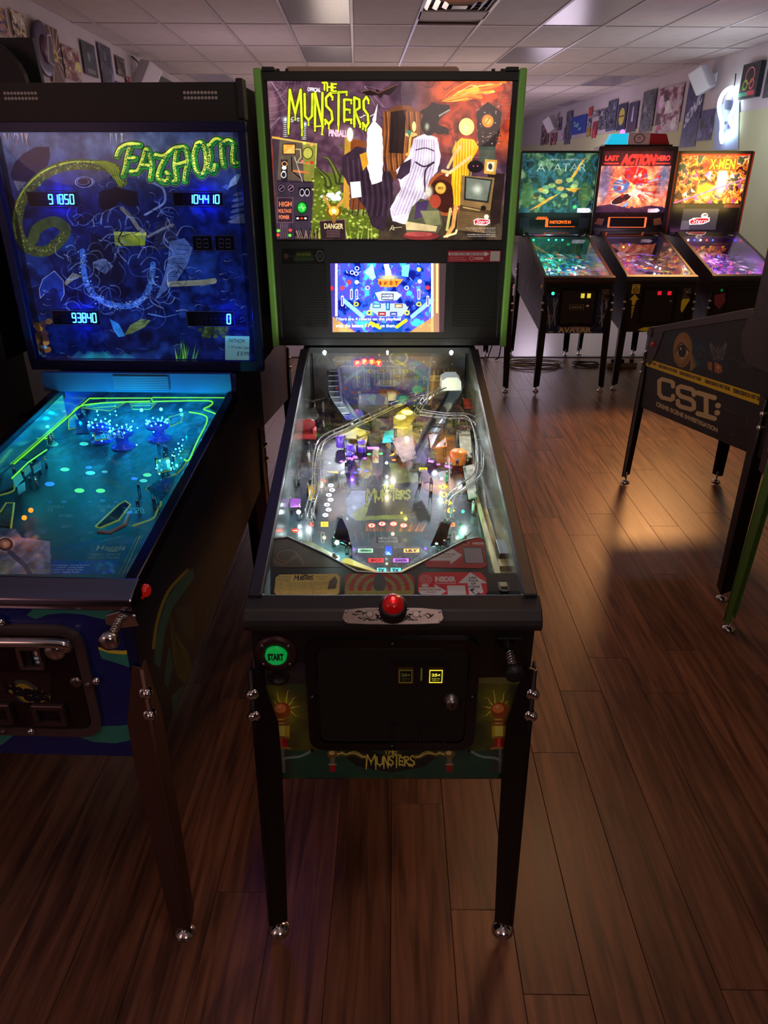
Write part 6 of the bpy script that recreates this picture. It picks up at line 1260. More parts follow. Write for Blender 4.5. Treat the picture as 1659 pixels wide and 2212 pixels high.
for x, y, rx, ry, col, e in ((415, 575, 30, 12, (70, 230, 150), 1), (318, 668, 32, 14, (40, 120, 240), .9), (568, 562, 24, 10, (40, 130, 230), .8), (578, 597, 32, 13, (70, 215, 225), .9), (670, 590, 22, 9, (90, 200, 220), .6), (508, 710, 32, 14, (80, 240, 110), 1), (643, 711, 30, 13, (80, 240, 120), 1), (537, 411, 30, 12, (60, 210, 200), .9), (337, 413, 38, 16, (60, 215, 200), .7), (860, 633, 22, 9, (50, 130, 240), .8), (942, 610, 28, 12, (90, 235, 140), .8), (918, 647, 26, 11, (80, 215, 190), .8), (658, 775, 20, 10, (70, 120, 150), .2), (408, 782, 20, 10, (60, 110, 150), .2), (575, 782, 18, 9, (50, 70, 100), .1), (320, 785, 20, 10, (50, 80, 110), .1), (742, 783, 18, 9, (60, 80, 110), .1)):
    c.ell(x, y, rx + 5, ry + 4, (8, 12, 18)); c.ell(x, y, rx, ry, col, e=e)
for t, x, y in (('DOUBLE', 360, 812), ('55', 320, 835), ('DOUBLE', 680, 812), ('55', 655, 835), ('3X', 200, 975), ('4X', 583, 977), ('5X', 530, 1026), ('SCUBA', 420, 870), ('MADE', 430, 940)): c.text(t, x - 9 * len(t), y - 10, x + 9 * len(t), y + 10, (120, 110, 106), .8, bold=.03)
# apron region: stripes, name plate, credits card, guide card
c.poly([(-20, 1130), (760, 1000), (1000, 1010), (960, 1245), (-20, 1245)], (24, 30, 92))
for k in range(3): c.line([(-20, 1190 - 8 + 12 * k), (300, 1130 + 12 * k), (770, 1004 + 10 * k)], 6, ((96, 120, 60), (150, 160, 100), (60, 80, 60))[k]); c.line([(880 + 16 * k, 1000), (760 + 26 * k, 1245)], 8, ((96, 120, 60), (150, 160, 100), (60, 80, 60))[k])
c.poly([(330, 1110), (760, 1010), (840, 1010), (740, 1160), (330, 1160)], (38, 40, 86)); c.text('Haggis', 610, 1060, 795, 1105, (176, 160, 120), slant=.35, skew=-.02, bold=.02); c.text('PINBALL DIVISION', 580, 1113, 765, 1126, (150, 140, 130), slant=.3, bold=.02); c.text('Melbourne Australia', 568, 1130, 765, 1144, (150, 140, 130), slant=.3, bold=.02)
c.poly([(330, 1158), (758, 1158), (738, 1240), (240, 1246)], (30, 62, 190)); c.text('CREDITS', 390, 1162, 492, 1174, (20, 40, 110), bold=.03, slant=.2)
for k, (t, x0, x1) in enumerate((('Game Design - Martin Robbins', 318, 578), ('Sound - Casey Dean', 366, 535), ('Software - Greg Bealby', 330, 532), ('Electronics - Damian Hartin', 302, 508))): c.text(t, x0, 1183 + 14.5 * k, x1, 1193 + 14.5 * k, (190, 215, 250), slant=.2, bold=.03)
for k in range(36): c.ell(620 + 110 * c.rng.random(), 1170 + 66 * c.rng.random(), 13, 9, ((70, 150, 215), (40, 90, 180))[k % 2], .8)
c.poly([(870, 1110), (980, 1112), (930, 1235), (800, 1235)], (120, 116, 70)); c.ell(905, 1175, 24, 46, (10, 12, 20)); 
for k in range(8): c.rect(920 - 4 * k, 1128 + 11 * k, 960 - 4 * k, 1131 + 11 * k, (60, 60, 40))
c.poly([(-20, 950), (100, 955), (140, 1010), (320, 1035), (325, 1245), (-20, 1245)], (150, 160, 190)); 
for k in range(60): x = 300 * c.rng.random(); y = 960 + 280 * c.rng.random(); c.ell(x, y, 34, 22, ((110, 110, 180), (205, 120, 80), (230, 225, 225), (70, 60, 110), (220, 180, 120))[k % 5], .45, soft=.7)
c.ell(35, 1055, 60, 50, (235, 220, 210)); c.ell(35, 1055, 50, 42, (80, 40, 36)); c.ell(30, 1050, 34, 28, (220, 150, 90)); c.ell(30, 1050, 16, 14, (240, 230, 220)); c.line([(60, 1100), (160, 1190), (190, 1240)], 30, (60, 50, 80), .8); c.poly([(0, 1160), (100, 1180), (60, 1245), (0, 1245)], (180, 190, 160), .8)
c.grain(.55, 34)
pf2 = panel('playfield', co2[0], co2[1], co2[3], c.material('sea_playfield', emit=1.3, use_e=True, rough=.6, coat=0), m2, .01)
def at2(px, py, h=0.0):
    a = m2.rotation_euler.z; r = ray(px, py); ny = Vector((-math.sin(a), math.cos(a)))  # local y axis in the world
    k0 = (CAM[0] - m2.location.x) * ny.x + (CAM[1] - m2.location.y) * ny.y; k1 = r[0] * ny.x + r[1] * ny.y
    t = (P0 + h + P1 * k0 - CAM[2]) / (r[2] - P1 * k1); p = CAM + t * r; x, y = p[0] - m2.location.x, p[1] - m2.location.y
    return Vector((max(-.25, min(.25, x * math.cos(a) + y * math.sin(a))), -x * math.sin(a) + y * math.cos(a), p[2]))
def a2(q, h=0.0): return [at2(x / 2.962, 820 + y / 2.962, h) for x, y in q]
edge = M['edge2'] = emitm('edge_lit_acrylic', (110, 225, 30), 1.1); edged = emitm('edge_dim_acrylic', (120, 150, 60), .45)
def tubes(paths, m, name, r=.0022, par=pf2, sm=True):
    for q, h in paths: P = a2(q, h); MB().tube(smooth(P) if sm else P, r, 6).build(name, m, par)
tubes([([(290, 340), (310, 300), (380, 225), (500, 170), (680, 148), (960, 138)], .04), ([(975, 140), (1300, 135), (1360, 145), (1340, 170), (1305, 190), (1370, 215), (1403, 250), (1330, 400)], .04),
       ([(1180, 512), (1210, 512), (1260, 400), (1325, 265), (1300, 225), (1210, 208)], .04)], edge, 'edge_lit_rail')
tubes([([(970, 118), (975, 138)], .04), ([(475, 120), (240, 375), (80, 540)], .04), ([(200, 376), (300, 376)], .04), ([(975, 115), (1470, 116)], .04), ([(475, 118), (970, 118)], .04), ([(300, 448), (180, 530), (75, 632)], .04)], edge, 'edge_lit_rail', .0018, sm=False)
tubes([([(935, 700), (1010, 740), (1030, 790), (1005, 840), (975, 890), (850, 935)], .03), ([(940, 690), (1130, 600), (1200, 520)], .03), ([(0, 740), (90, 705), (60, 620)], .03)], edged, 'rail', .0022)
def plate2(q, h, m, name='plastic', t=.003, par=pf2):
    P = a2(q, h); n = len(P); return MB().add(P + [p + Vector((0, 0, t)) for p in P], [tuple(range(n)), tuple(range(n, 2 * n))] + [(i, (i + 1) % n, n + (i + 1) % n, n + i) for i in range(n)]).build(name, m, par)
sling = plate2([(610, 940), (640, 950), (760, 900), (835, 800), (800, 778), (760, 800)], .03, mat('sling_dark', (26, 22, 26), .15, coat=.8, noise=.4, nscale=40), 'slingshot_plastic')
MB().tube(a2([(610, 940), (640, 950), (760, 900), (835, 800), (800, 778), (760, 800)], .033), .0024, 6, closed=True).build('slingshot_edge', edged, sling)
MB().tube(a2([(625, 975), (700, 980), (800, 930), (830, 850)], .018), .005, 8).build('slingshot_rubber', mat('rubber_pale', (190, 180, 180), .6), sling)
s2 = plate2([(0, 850), (40, 790), (90, 790), (70, 950), (0, 940)], .03, mat('sling_grey', (70, 76, 84), .2, coat=.6, noise=.4, nscale=60), 'slingshot_plastic'); MB().tube(a2([(0, 850), (40, 790), (90, 790), (70, 950)], .033), .0022, 6).build('slingshot_edge', edged, s2)
for q, col in (([(110, 510), (240, 380), (300, 380), (300, 440), (180, 520)], (30, 50, 54)), ([(1100, 560), (1180, 430), (1200, 330), (1240, 305), (1265, 320), (1235, 420), (1200, 500), (1130, 600)], (40, 90, 100)), ([(485, 262), (570, 262), (575, 350), (490, 352)], (10, 20, 34)), ([(940, 700), (1010, 650), (1120, 620), (1080, 720), (1030, 780)], (24, 44, 56)), ([(0, 600), (60, 560), (90, 700), (0, 730)], (40, 60, 60)), ([(1350, 150), (1460, 130), (1440, 200), (1390, 215), (1330, 180)], (30, 60, 70)), ([(480, 125), (640, 130), (500, 160), (400, 190)], (24, 60, 64))):
    plate2(q, .036, mat('sea_plastic', col, .15, coat=.8, noise=.5, nscale=50))
for q in (([(80, 640), (130, 590), (150, 640), (100, 690)]), ([(150, 580), (190, 550), (200, 590), (160, 620)]), ([(210, 560), (260, 530), (265, 570), (220, 600)]), ([(110, 690), (160, 660), (165, 710), (120, 740)])): plate2(q, .03, mat('target_pale', (120, 190, 200), .3))
for x, y in ((655, 330), (790, 370), (1020, 320)):   # pop bumpers crowned with light rings
    p = a2([(x, y + 60)], 0)[0]; b_ = MB().lathe([(.034, 0), (.034, .004), (.018, .008), (.018, .03), (.032, .036), (.036, .044), (.026, .052), (0, .054)], p, n=24).build('pop_bumper', mat('bumper_blue', (26, 60, 190), .15, emit=.3, coat=.6), pf2)
    for k in range(14):
        a = 2 * math.pi * k / 14; MB().ball((p.x + .031 * math.cos(a), p.y + .031 * math.sin(a), p.z + .052 + (k % 2) * .006), .0026, 6).build('ring_lamp', LED['cyan'], b_)
for x, y in ((905, 195), (1030, 190), (1157, 195), (1075, 523)): MB().ball(a2([(x, y)], .04)[0], .0052, 8).build('lamp_bulb', LED['cyan'], pf2)
for x, y in ((197, 836), (155, 884)): MB().ball(a2([(x, y)], .014)[0], .006, 8).build('amber_bulb', LED['orange'], pf2)
rg = random.Random(77)
for k in range(34):
    x, y = rg.choice(((rg.uniform(560, 900), rg.uniform(250, 420)), (rg.uniform(930, 1130), rg.uniform(250, 340)), (rg.uniform(1120, 1250), rg.uniform(320, 480)), (rg.uniform(560, 800), rg.uniform(170, 230)), (rg.uniform(980, 1120), rg.uniform(480, 620))))
    MB().ball(a2([(x, y)], rg.uniform(.02, .05))[0], .0022, 6).build('lamp_bulb', LED['cyan'], pf2)  # extra bulbs strewn at random, added for sparkle
for q in ([(520, 180), (640, 150), (800, 150), (700, 200)], [(830, 150), (1000, 150), (960, 190), (850, 190)], [(1080, 240), (1180, 215), (1160, 270), (1090, 300)], [(430, 250), (480, 220), (520, 300), (440, 320)], [(1000, 520), (1080, 500), (1090, 580), (1010, 600)], [(600, 330), (700, 320), (690, 380), (610, 390)]):
    o = plate2(q, .03, mat('cyan_plastic', (90, 190, 210), .15, coat=.8, noise=.5, nscale=70)); MB().tube(a2(q, .033), .0016, 6, closed=True).build('plastic_edge', edged, o)
rg = random.Random(31)
for k in range(40):
    x, y = rg.choice(((rg.uniform(420, 700), rg.uniform(180, 300)), (rg.uniform(1000, 1150), rg.uniform(450, 640)), (rg.uniform(80, 330), rg.uniform(400, 700)), (rg.uniform(860, 1050), rg.uniform(650, 900)))); p = a2([(x, y)], 0)[0]
    o = MB().tube([p, p + Vector((0, 0, .03))], .0036, 8).build('post', (M['clear'], M['chrome'], M['clear'])[k % 3], pf2); MB().ball(p + Vector((0, 0, .031)), .004, 8).build('post_cap', M['chrome'], o)
for (x, y), w in (((700, 290), 4.5), ((1030, 240), 4.5), ((900, 205), 4.5), ((500, 215), 2.5), ((1180, 300), 2.0), ((1120, 480), .35), ((450, 250), .6), ((180, 600), .10), ((560, 400), .05), ((300, 300), .5), ((1250, 330), .3)):
    p = a2([(x, y)], .055)[0]; lamp('POINT', local(m2, p), w, (0, 190, 255) if w > .5 else (40, 220, 225), .003)
p = a2([(150, 900)], .05)[0]; lamp('POINT', local(m2, p), .04, (255, 110, 30), .01)
MB().box(-HW, HW, 1.275, 1.281, pz2(1.27), 1.10).build('back_board', mat('back_teal', (16, 60, 70), .4), m2)
# bottom strip of the glass: a printed flyer lying on the apron
cc = Canvas(500, 60, [(0, 0), (50, 0), (50, 6), (0, 6)], 5, (70, 66, 170)); cc.noise([(50, 40, 160), (180, 170, 220), (200, 90, 110), (60, 70, 200)], 16, contrast=2.6)
q = a2([(-60, 1270), (300, 1272), (330, 1340), (-60, 1338)], .03)
# front panel art
c = Canvas(900, 620, wcorners(m2, [(-.2555, 0, .925), (.2555, 0, .925), (.2555, 0, .556), (-.2555, 0, .556)]), 81, (14, 26, 86)).view(0, 1220, 3.456)
c.noise([(12, 22, 76), (16, 32, 96)], 3)
T1, T2, Yl = (38, 104, 96), (52, 124, 108), (176, 160, 52)
c.poly([(200, 372), (260, 310), (370, 282), (500, 282), (620, 310), (780, 325), (900, 320), (1090, 268), (1110, 370), (1040, 410), (900, 405), (760, 400), (620, 365), (480, 355), (360, 365), (270, 400)], T1)
c.poly([(735, 608), (820, 630), (920, 637), (1040, 615), (1150, 566), (1150, 625), (1040, 655), (920, 665), (820, 655), (735, 625)], Yl)
c.poly([(735, 625), (820, 655), (920, 665), (1040, 655), (1160, 620), (1165, 735), (1110, 765), (980, 765), (860, 725), (760, 695)], T1)
c.poly([(540, 1250), (640, 1240), (780, 1200), (900, 1198), (1010, 1180), (1100, 1130), (1110, 1240), (1010, 1300), (860, 1330), (700, 1320), (600, 1285)], T1)
c.poly([(980, 1408), (1060, 1370), (1130, 1340), (1140, 1408)], T1); c.poly([(-40, 1300), (0, 1270), (60, 1250), (130, 1250), (30, 1330), (-40, 1370)], T1); c.poly([(-40, 1240), (120, 1250), (-40, 1330)], T1, .6)
for x in range(8): c.curve([(560 + 70 * x, 1190 - 3 * x * x), (600 + 70 * x, 1196 - 3 * x * x)], 3, (30, 70, 90), .4)
c.c = np.clip(c.c * 1.5, 0, 1)
panel('front_art', (-.2555, -.0012, .924), (.2555, -.0012, .924), (-.2555, -.0012, .556), c.material('sea_front_print', rough=.3, coat=.4), m2)
# side art (right side)
c = Canvas(900, 600, wcorners(m2, [(.2762, 0, 1.17), (.2762, 1.33, 1.17), (.2762, 1.33, .55), (.2762, 0, .55)]), 82, (10, 18, 40)); c.noise([(8, 14, 34), (14, 30, 52), (22, 36, 40)], 5, contrast=2)
c.poly([(440, 860), (560, 780), (560, 1300), (470, 1200)], (40, 34, 32), .7); c.view(0, 1220, 3.456)  # brown polygon paints in the glossy reflection towards the rear of the side
c.poly([(1150, 730), (1165, 560), (1200, 400), (1250, 250), (1330, 130), (1440, 20), (1450, 100), (1360, 220), (1285, 330), (1235, 480), (1212, 640), (1196, 770)], (48, 118, 104)); c.curve([(1146, 620), (1165, 470), (1205, 320), (1270, 180), (1400, 40)], 24, (160, 150, 60))
c.poly([(1225, 880), (1240, 740), (1262, 600), (1290, 760), (1255, 920)], (44, 110, 100)); c.poly([(1266, 340), (1300, 480), (1340, 560), (1400, 640), (1440, 780), (1430, 860), (1380, 890), (1330, 840), (1290, 700)], (96, 104, 44), ripple=.5)
for k in range(9): c.line([(1275 + 6 * k, 400 + 22 * k), (1330 + 9 * k, 830 - 6 * k)], 4, (40, 52, 24), .8)
c.poly([(1300, 330), (1440, 300), (1450, 560), (1400, 560)], (34, 80, 70), .8, ripple=.5); c.poly([(1282, 980), (1350, 910), (1450, 860), (1460, 960), (1370, 1060), (1304, 1200)], (48, 118, 104))
for k in range(7): c.curve([(1460 + 40 * k, 1000 - 60 * k), (1500 + 40 * k, 700 - 60 * k), (1560 + 50 * k, 300 - 60 * k)], 22, ((30, 76, 70), (60, 64, 36), (18, 40, 60))[k % 3], .6)
SP = [(.0, .555), (0, .925), (.05, G2(.05) - .014), (.95, G2(.95) - .014), (.98, 1.12), (1.33, 1.12), (1.33, .667)]
printed('side_art', [(.2762, y, z) for y, z in SP], ((.2762, 0, 1.17), (.2762, 1.33, 1.17), (.2762, 0, .55)), c.material('sea_side_print', rough=.5), m2, .001)
# coin door, left part in view
door2 = coindoor(m2, -.245, .178, .614, .890, -.0014, fm=mat('door_frame_grey', (112, 98, 100), .3, .6), dm=mat('door_maroon', (52, 34, 42), .25, .5), r=.045)
def f2(px, py):
    p = un(px, py, y=0.0); return p[0] - m2.location.x, p[2]
x0, z1 = f2(45, 1383); x1, z0 = f2(108, 1432)
frame4('coin_slot_bezel', door2, x0, x1, z0, z1, .006, -.022, -.007, mat('bezel_grey', (140, 120, 120), .25, .7))
MB().box(x0 + .008, x0 + .022, -.014, -.007, z0 + .008, z1 - .008).build('coin_slot', M['black'], door2)
cc = Canvas(80, 80, [(0, 0), (20, 0), (20, 20), (0, 20)], 1, (20, 22, 30)); cc.ell(10, 6, 4, 3, (150, 90, 80)); cc.text('INSERT', 3, 10, 17, 13, (190, 185, 195), bold=.03); cc.text('COIN', 5, 14.5, 15, 17.5, (190, 185, 195), bold=.03)
panel('coin_label', (x0 + .026, -.0145, z1 - .007), (x1 - .005, -.0145, z1 - .007), (x0 + .026, -.0145, z0 + .007), cc.material('coin_label_print', emit=.3), door2, .0006)
xa, za = f2(-10, 1368); xb, zb_ = f2(150, 1372)
MB().tube(smooth([(-.24, -.028, za), (-.06, -.030, za), (xb - .01, -.028, za), (xb + .004, -.022, za - .016)]), .010, 12).build('pull_bar', M['chrome'], door2)
xb, zb_ = f2(130, 1390); MB().lathe([(.022, 0), (.022, .010), (.018, .018), (.012, .022), (0, .022)], (xb, -.008, zb_), (0, -1, -.1), 22).build('round_knob', M['chrome'], door2)
xk, zk = f2(170, 1465); MB().lathe([(.013, 0), (.013, .003), (.008, .006), (0, .007)], (xk, -.007, zk), (0, -1, 0), 16).build('door_lock', M['steel'], door2)
for px, py in ((0, 1535), (116, 1535)):
    x, z = f2(px, py); frame4('coin_return', door2, x - .034, x + .032, z - .025, z + .028, .010, -.018, -.006, mat('return_dark', (84, 66, 70), .3, .5))
for px, py in ((8, 1337), (215, 1460), (73, 1572)): x, z = f2(px, py); MB().lathe([(.009, 0), (.009, .004), (.004, .009), (0, .010)], (x, -.008, z), (0, -1, 0), 12).build('carriage_bolt', M['chrome'], m2)
cc = Canvas(360, 200, [(0, 0), (122, 0), (122, 66), (0, 66)], 3, (52, 34, 42)); cc.poly([(0, 33), (60, 2), (120, 32), (60, 64)], (90, 26, 30)); cc.poly([(6, 33), (60, 6), (112, 32), (60, 60)], (176, 160, 50)); cc.ell(56, 33, 30, 27, (80, 100, 90)); cc.ell(54, 34, 22, 20, (190, 170, 60)); cc.text('Haggis', 6, 16, 102, 52, (20, 24, 44), slant=.1, bold=.07, skew=-.02)
P = [f2(*p) for p in ((-5, 1445), (117, 1445), (-5, 1510))]; panel('maker_badge', (P[0][0], -.0088, P[0][1]), (P[1][0], -.0088, P[1][1]), (P[2][0], -.0088, P[2][1]), cc.material('badge2_print', rough=.3), door2, .0006)
xp, zp = f2(268, 1330)
MB().prism([(xp - .032, zp - .010), (xp - .028, zp + .012), (xp, zp + .022), (xp + .028, zp + .010), (xp + .034, zp - .012), (xp, zp - .018)], 'y', -.008, 0).build('plunger_plate', M['chrome'], m2, bev=.003)
plunger(m2, xp - .002, zp, M['chrome'], plate=False, y=-.004, knob=M['chrome'])
sidebutton(m2, 1, .07, .925, M['red'], .013)

# ================================================================ OTHER MACHINES
def emitpanel(name, root, x0, x1, y, z1, z0, c, e=1.2, th=.003, par=None): return panel(name, (x0, y, z1), (x1, y, z1), (x0, y, z0), c.material(name + '_print', emit=e, rough=.25), par or root, th)
def C100(w, h, seed, base=(20, 20, 24)): return Canvas(w, h, [(0, 0), (100, 0), (100, 100), (0, 100)], seed, base)
GP = 'machines standing in the second row'
def spots(c, cols, n, e=1.0):
    for k in range(n): x, y = c.rng.random() * 100, c.rng.random() * 200; c.ell(x, y, 2 + 3 * c.rng.random(), 2 + 4 * c.rng.random(), cols[k % len(cols)], .9, e=e)
# --- blue jungle film machine
chromeedge = mat('edge_chrome', (190, 180, 185), .15, 1.0)
ma = machine('pinball_machine', 'dark machine with green-lit playfield and teal jungle backglass, leftmost of three lit ones', 1.545, 4.745, 0, bb=(.345, 1.125, 1.33, 1.15, 1.845), group=GP, rail=mat('rail_bronze', (70, 56, 54), .25, .6))
frame4('backbox_frame', ma, -.352, .352, 1.15, 1.85, .012, 1.11, 1.125, chromeedge)
c = C100(420, 300, 91); c.noise([(14, 30, 34), (40, 84, 96), (24, 50, 40), (84, 112, 84)], 7, contrast=2.4)
for q in ([(62, 52), (76, 18), (84, 6), (74, 34)], [(55, 66), (30, 88), (12, 98), (40, 74)], [(60, 58), (92, 58), (70, 66)]): c.poly(q, (200, 130, 36))
for k in range(26): c.ell(50 + 24 * c.rng.standard_normal(), 64 + 10 * c.rng.standard_normal(), 5, 4, ((150, 160, 90), (60, 110, 90), (200, 140, 60), (20, 30, 34))[k % 4], .8)
for x in (10, 88): c.ell(x, 70, 9, 22, (64, 96, 54), .8)
c.text("JAMES CAMERON'S", 36, 9, 80, 13, (150, 160, 160)); c.text('AVATAR', 20, 17, 86, 30, (120, 138, 128), bold=-.005); c.ell(76, 90, 2.4, 3, (60, 255, 90)); c.poly([(80, 92), (96, 92), (99, 96), (96, 100), (80, 100)], (210, 200, 215))
c.grain(.4, 16); emitpanel('backglass', ma, -.334, .334, 1.122, 1.83, 1.345, c, 1.25)
c = C100(420, 110, 92, (24, 22, 26)); c.rect(3, 25, 16, 75, (56, 46, 70)); c.rect(84, 25, 97, 75, (50, 44, 62)); c.e = c.c * 0
c.rect(24, 22, 78, 80, (14, 12, 14)); c.line([(26, 28), (40, 28), (40, 66)], 4, (255, 90, 30), e=1); c.text('PARTICIPATE IN', 44, 36, 73, 52, (255, 100, 30), e=1, bold=.04); c.line([(42, 66), (78, 66)], 3, (255, 90, 30), e=1); c.text('EXPERIENCE', 26, 18, 40, 32, (255, 90, 30), e=1, bold=.04)
panel('speaker_panel', (-.334, 1.122, 1.343), (.334, 1.122, 1.343), (-.334, 1.122, 1.166), c.material('jungle_panel_print', emit=1.4, use_e=True), ma, .004)
def fa(c):
    c.noise([(20, 60, 70), (60, 190, 180), (30, 60, 150), (150, 220, 220), (30, 110, 80)], 9, contrast=2.4, e=.6); spots(c, [(230, 255, 255), (60, 60, 230), (60, 255, 160), (250, 150, 60), (230, 80, 90), (90, 220, 240)], 60); c.poly([(70, 100), (100, 90), (100, 200), (60, 190)], (235, 110, 110), .5, e=.6); c.poly([(20, 168), (30, 166), (36, 200), (22, 200)], (250, 160, 40), e=.9); c.rect(40, 150, 72, 170, (90, 60, 240), e=.8)
simple_playfield(ma, fa, 93, lights=((-.1, .9, .12), (.12, .9, .12)) and (((-.1, .9, .12), 1.6, (60, 255, 200)), ((.1, .5, .10), 1.2, (200, 240, 255)), ((-.12, .4, .1), .8, (220, 255, 240))),
    bulbs=[('green', -.16, 1.19, .13), ('green', -.02, 1.19, .13), ('green', .05, 1.19, .13), ('green', .11, 1.19, .13), ('blue', .13, .8, .04), ('blue', -.18, .75, .04), ('green', .0, .75, .05), ('white', -.14, .5, .03), ('white', -.2, .45, .03), ('white', .1, .55, .03)], bbcol=(20, 60, 50))
c = C100(420, 340, 94, (20, 30, 50)); c.noise([(16, 22, 34), (50, 70, 110), (26, 40, 90), (130, 140, 150)], 7, contrast=2.2); c.rect(0, 0, 100, 22, (22, 26, 30)); c.text('AVATAR', 24, 88, 78, 99, (205, 190, 150), bold=.05); c.ell(52, 86, 22, 5, (170, 150, 140), .8, soft=.6)
for k in range(14): x = c.rng.choice((4, 12, 88, 95)); c.line([(x, 25 + 60 * c.rng.random()), (x + 6, 30 + 60 * c.rng.random())], 2, (190, 190, 190), .6)
panel('front_art', (-.255, -.001, .885), (.255, -.001, .885), (-.255, -.001, .483), c.material('jungle_front_print', rough=.3), ma)
da = coindoor(ma, -.15, .16, .54, .845, -.001)
for x in (.035, .085): MB().box(x - .014, x + .014, -.012, -.006, .765, .80).build('coin_reject', emitm('coin_yellow', (230, 205, 70), .9), da)
c = C100(160, 50, 1, (36, 34, 32)); c.line([(2, 4), (98, 4), (98, 96), (2, 96)], 6, (150, 140, 90), closed=True); c.text('AVATAR', 12, 28, 88, 74, (170, 165, 150), bold=.04)
panel('door_plate', (-.06, -.0085, .715), (.055, -.0085, .715), (-.06, -.0085, .672), c.material('jungle_plate', rough=.3), da)
MB().lathe([(.014, 0), (.014, .008), (0, .009)], (.085, -.006, .70), (0, -1, 0), 14).build('door_lock', M['chrome'], da)
button(ma, -.205, .80, .022, M['black'], LED['green'])
plunger(ma, .215, .80, M['steel']); 
c = C100(500, 260, 95); c.noise([(20, 18, 20), (70, 56, 60), (30, 28, 34), (110, 90, 84)], 9, contrast=2.6)
SPM = [(0, .482), (0, .885), (.05, .915), (1.0, 1.17), (1.03, 1.14), (1.33, 1.14), (1.33, .675)]
def sideart(root, s, m, name='side_art'): printed(name, [(s * .2762, y, z) for y, z in SPM], ((s * .2762, 0, 1.18), (s * .2762, 1.33, 1.18), (s * .2762, 0, .48)), m, root, .0012)
sideart(ma, -1, c.material('jungle_side', rough=.4)); sidebutton(ma, -1, .08, .84, mat('button_cream', (220, 200, 170), .3), .016)
lamp('AREA', local(ma, (0, 1.0, 1.55)), 1.0, (150, 210, 190), .5, rot=(R(90), 0, 0))

# --- red action film machine with police light topper
ml = machine('pinball_machine', 'dark machine with red lettering on its backglass and a red and blue light topper', 2.225, 4.80, -1, bb=(.345, 1.125, 1.33, 1.15, 1.885), group=GP)
frame4('backbox_frame', ml, -.348, .348, 1.15, 1.885, .035, 1.11, 1.125, M['black'])
c = C100(420, 330, 101); c.noise([(120, 60, 50), (230, 130, 90), (200, 90, 60), (240, 180, 130)], 6, contrast=2.2)
c.poly([(0, 0), (100, 0), (100, 24), (0, 24)], (40, 20, 26)); c.ell(8, 50, 16, 60, (50, 90, 150), .7, soft=.7); c.ell(92, 40, 14, 50, (70, 110, 160), .7, soft=.7); c.ell(50, 55, 34, 40, (250, 190, 120), .8, soft=.8)
c.poly([(34, 28), (50, 24), (66, 30), (72, 50), (60, 58), (46, 50), (36, 44)], (220, 30, 30), ripple=.3); c.ell(32, 56, 12, 12, (50, 100, 150)); c.ell(62, 62, 10, 10, (205, 130, 100)); c.poly([(50, 60), (70, 66), (66, 80), (48, 72)], (225, 205, 200), .8)
c.ell(35, 78, 17, 7, (20, 18, 22), ang=-28); c.ell(35, 78, 17, 7, (200, 200, 205), ring=.12, ang=-28); c.line([(44, 86), (34, 98)], 5, (90, 150, 200)); c.line([(70, 50), (90, 42)], 2, (90, 140, 180)); c.poly([(0, 90), (20, 86), (50, 94), (80, 88), (100, 92), (100, 100), (0, 100)], (40, 30, 60))
for k in range(30): c.ell(100 * c.rng.random(), 93 + 6 * c.rng.random(), 3, 4, (34, 26, 50), .8)

for k in range(60):
    a = c.rng.random() * 6.3; r0, r1 = 16 + 8 * c.rng.random(), 28 + 24 * c.rng.random(); c.line([(50 + r0 * math.cos(a), 58 + r0 * math.sin(a)), (50 + r1 * math.cos(a), 58 + r1 * .8 * math.sin(a))], 1.8, ((255, 220, 150), (190, 60, 50), (110, 130, 190), (255, 160, 90), (90, 40, 60))[k % 5], .75, taper=True)
for k in range(34): c.ell(50 + 16 * c.rng.standard_normal(), 52 + 12 * c.rng.standard_normal(), 2.5, 3, ((160, 20, 24), (250, 90, 70), (60, 70, 120), (250, 220, 190))[k % 4], .7)
c.poly([(0, 0), (100, 0), (100, 24), (0, 24)], (40, 20, 26), .9); c.text('LAST', 4, 7, 24, 16, (255, 60, 50), bold=.06); c.text('ACTION', 27, 5, 76, 23, (255, 50, 44), bold=.09, slant=.1); c.text('HERO', 78, 7, 97, 16, (255, 60, 50), bold=.06); c.line([(4, 20), (24, 20)], 2, (230, 60, 50)); c.line([(78, 20), (97, 20)], 2, (230, 60, 50)); c.poly([(76, 94), (90, 93), (94, 97), (90, 100), (76, 100)], (190, 180, 195))
c.grain(.4, 16); emitpanel('backglass', ml, -.312, .312, 1.12, 1.85, 1.345, c, 1.35)
c = C100(420, 110, 102, (24, 22, 26)); c.e = c.c * 0
c.rect(18, 22, 78, 84, (12, 10, 12)); c.line([(21, 26), (75, 26), (75, 80), (21, 80)], 3, (255, 110, 60), e=1, closed=True); c.poly([(4, 30), (14, 34), (11, 70), (0, 62)], (150, 120, 80)); c.poly([(86, 34), (96, 26), (100, 64), (88, 70)], (140, 110, 74))
panel('speaker_panel', (-.312, 1.12, 1.343), (.312, 1.12, 1.343), (-.312, 1.12, 1.187), c.material('action_panel_print', emit=1.3, use_e=True), ml, .004)
tp = MB().prism([(-.30, 1.886), (.30, 1.886), (.30, 1.90), (-.30, 1.90)], 'y', 1.13, 1.28).build('light_topper', M['black'], ml)
for s, mm_ in ((-1, mat('topper_blue', (30, 190, 230), .1, emit=.9, coat=.5)), (1, mat('topper_red', (120, 20, 34), .1, emit=.12, coat=.5))):
    MB().prism(sorted([(s * .095, 1.90), (s * .28, 1.90)]) + ([(.24, 1.985), (.095, 1.99)] if s > 0 else [(-.095, 1.99), (-.24, 1.985)]), 'y', 1.15, 1.26).build('topper_lens', mm_, tp, bev=.004)
MB().ball((-.14, 1.2, 2.0), .022, 10).build('beacon', LED['purple'], tp)
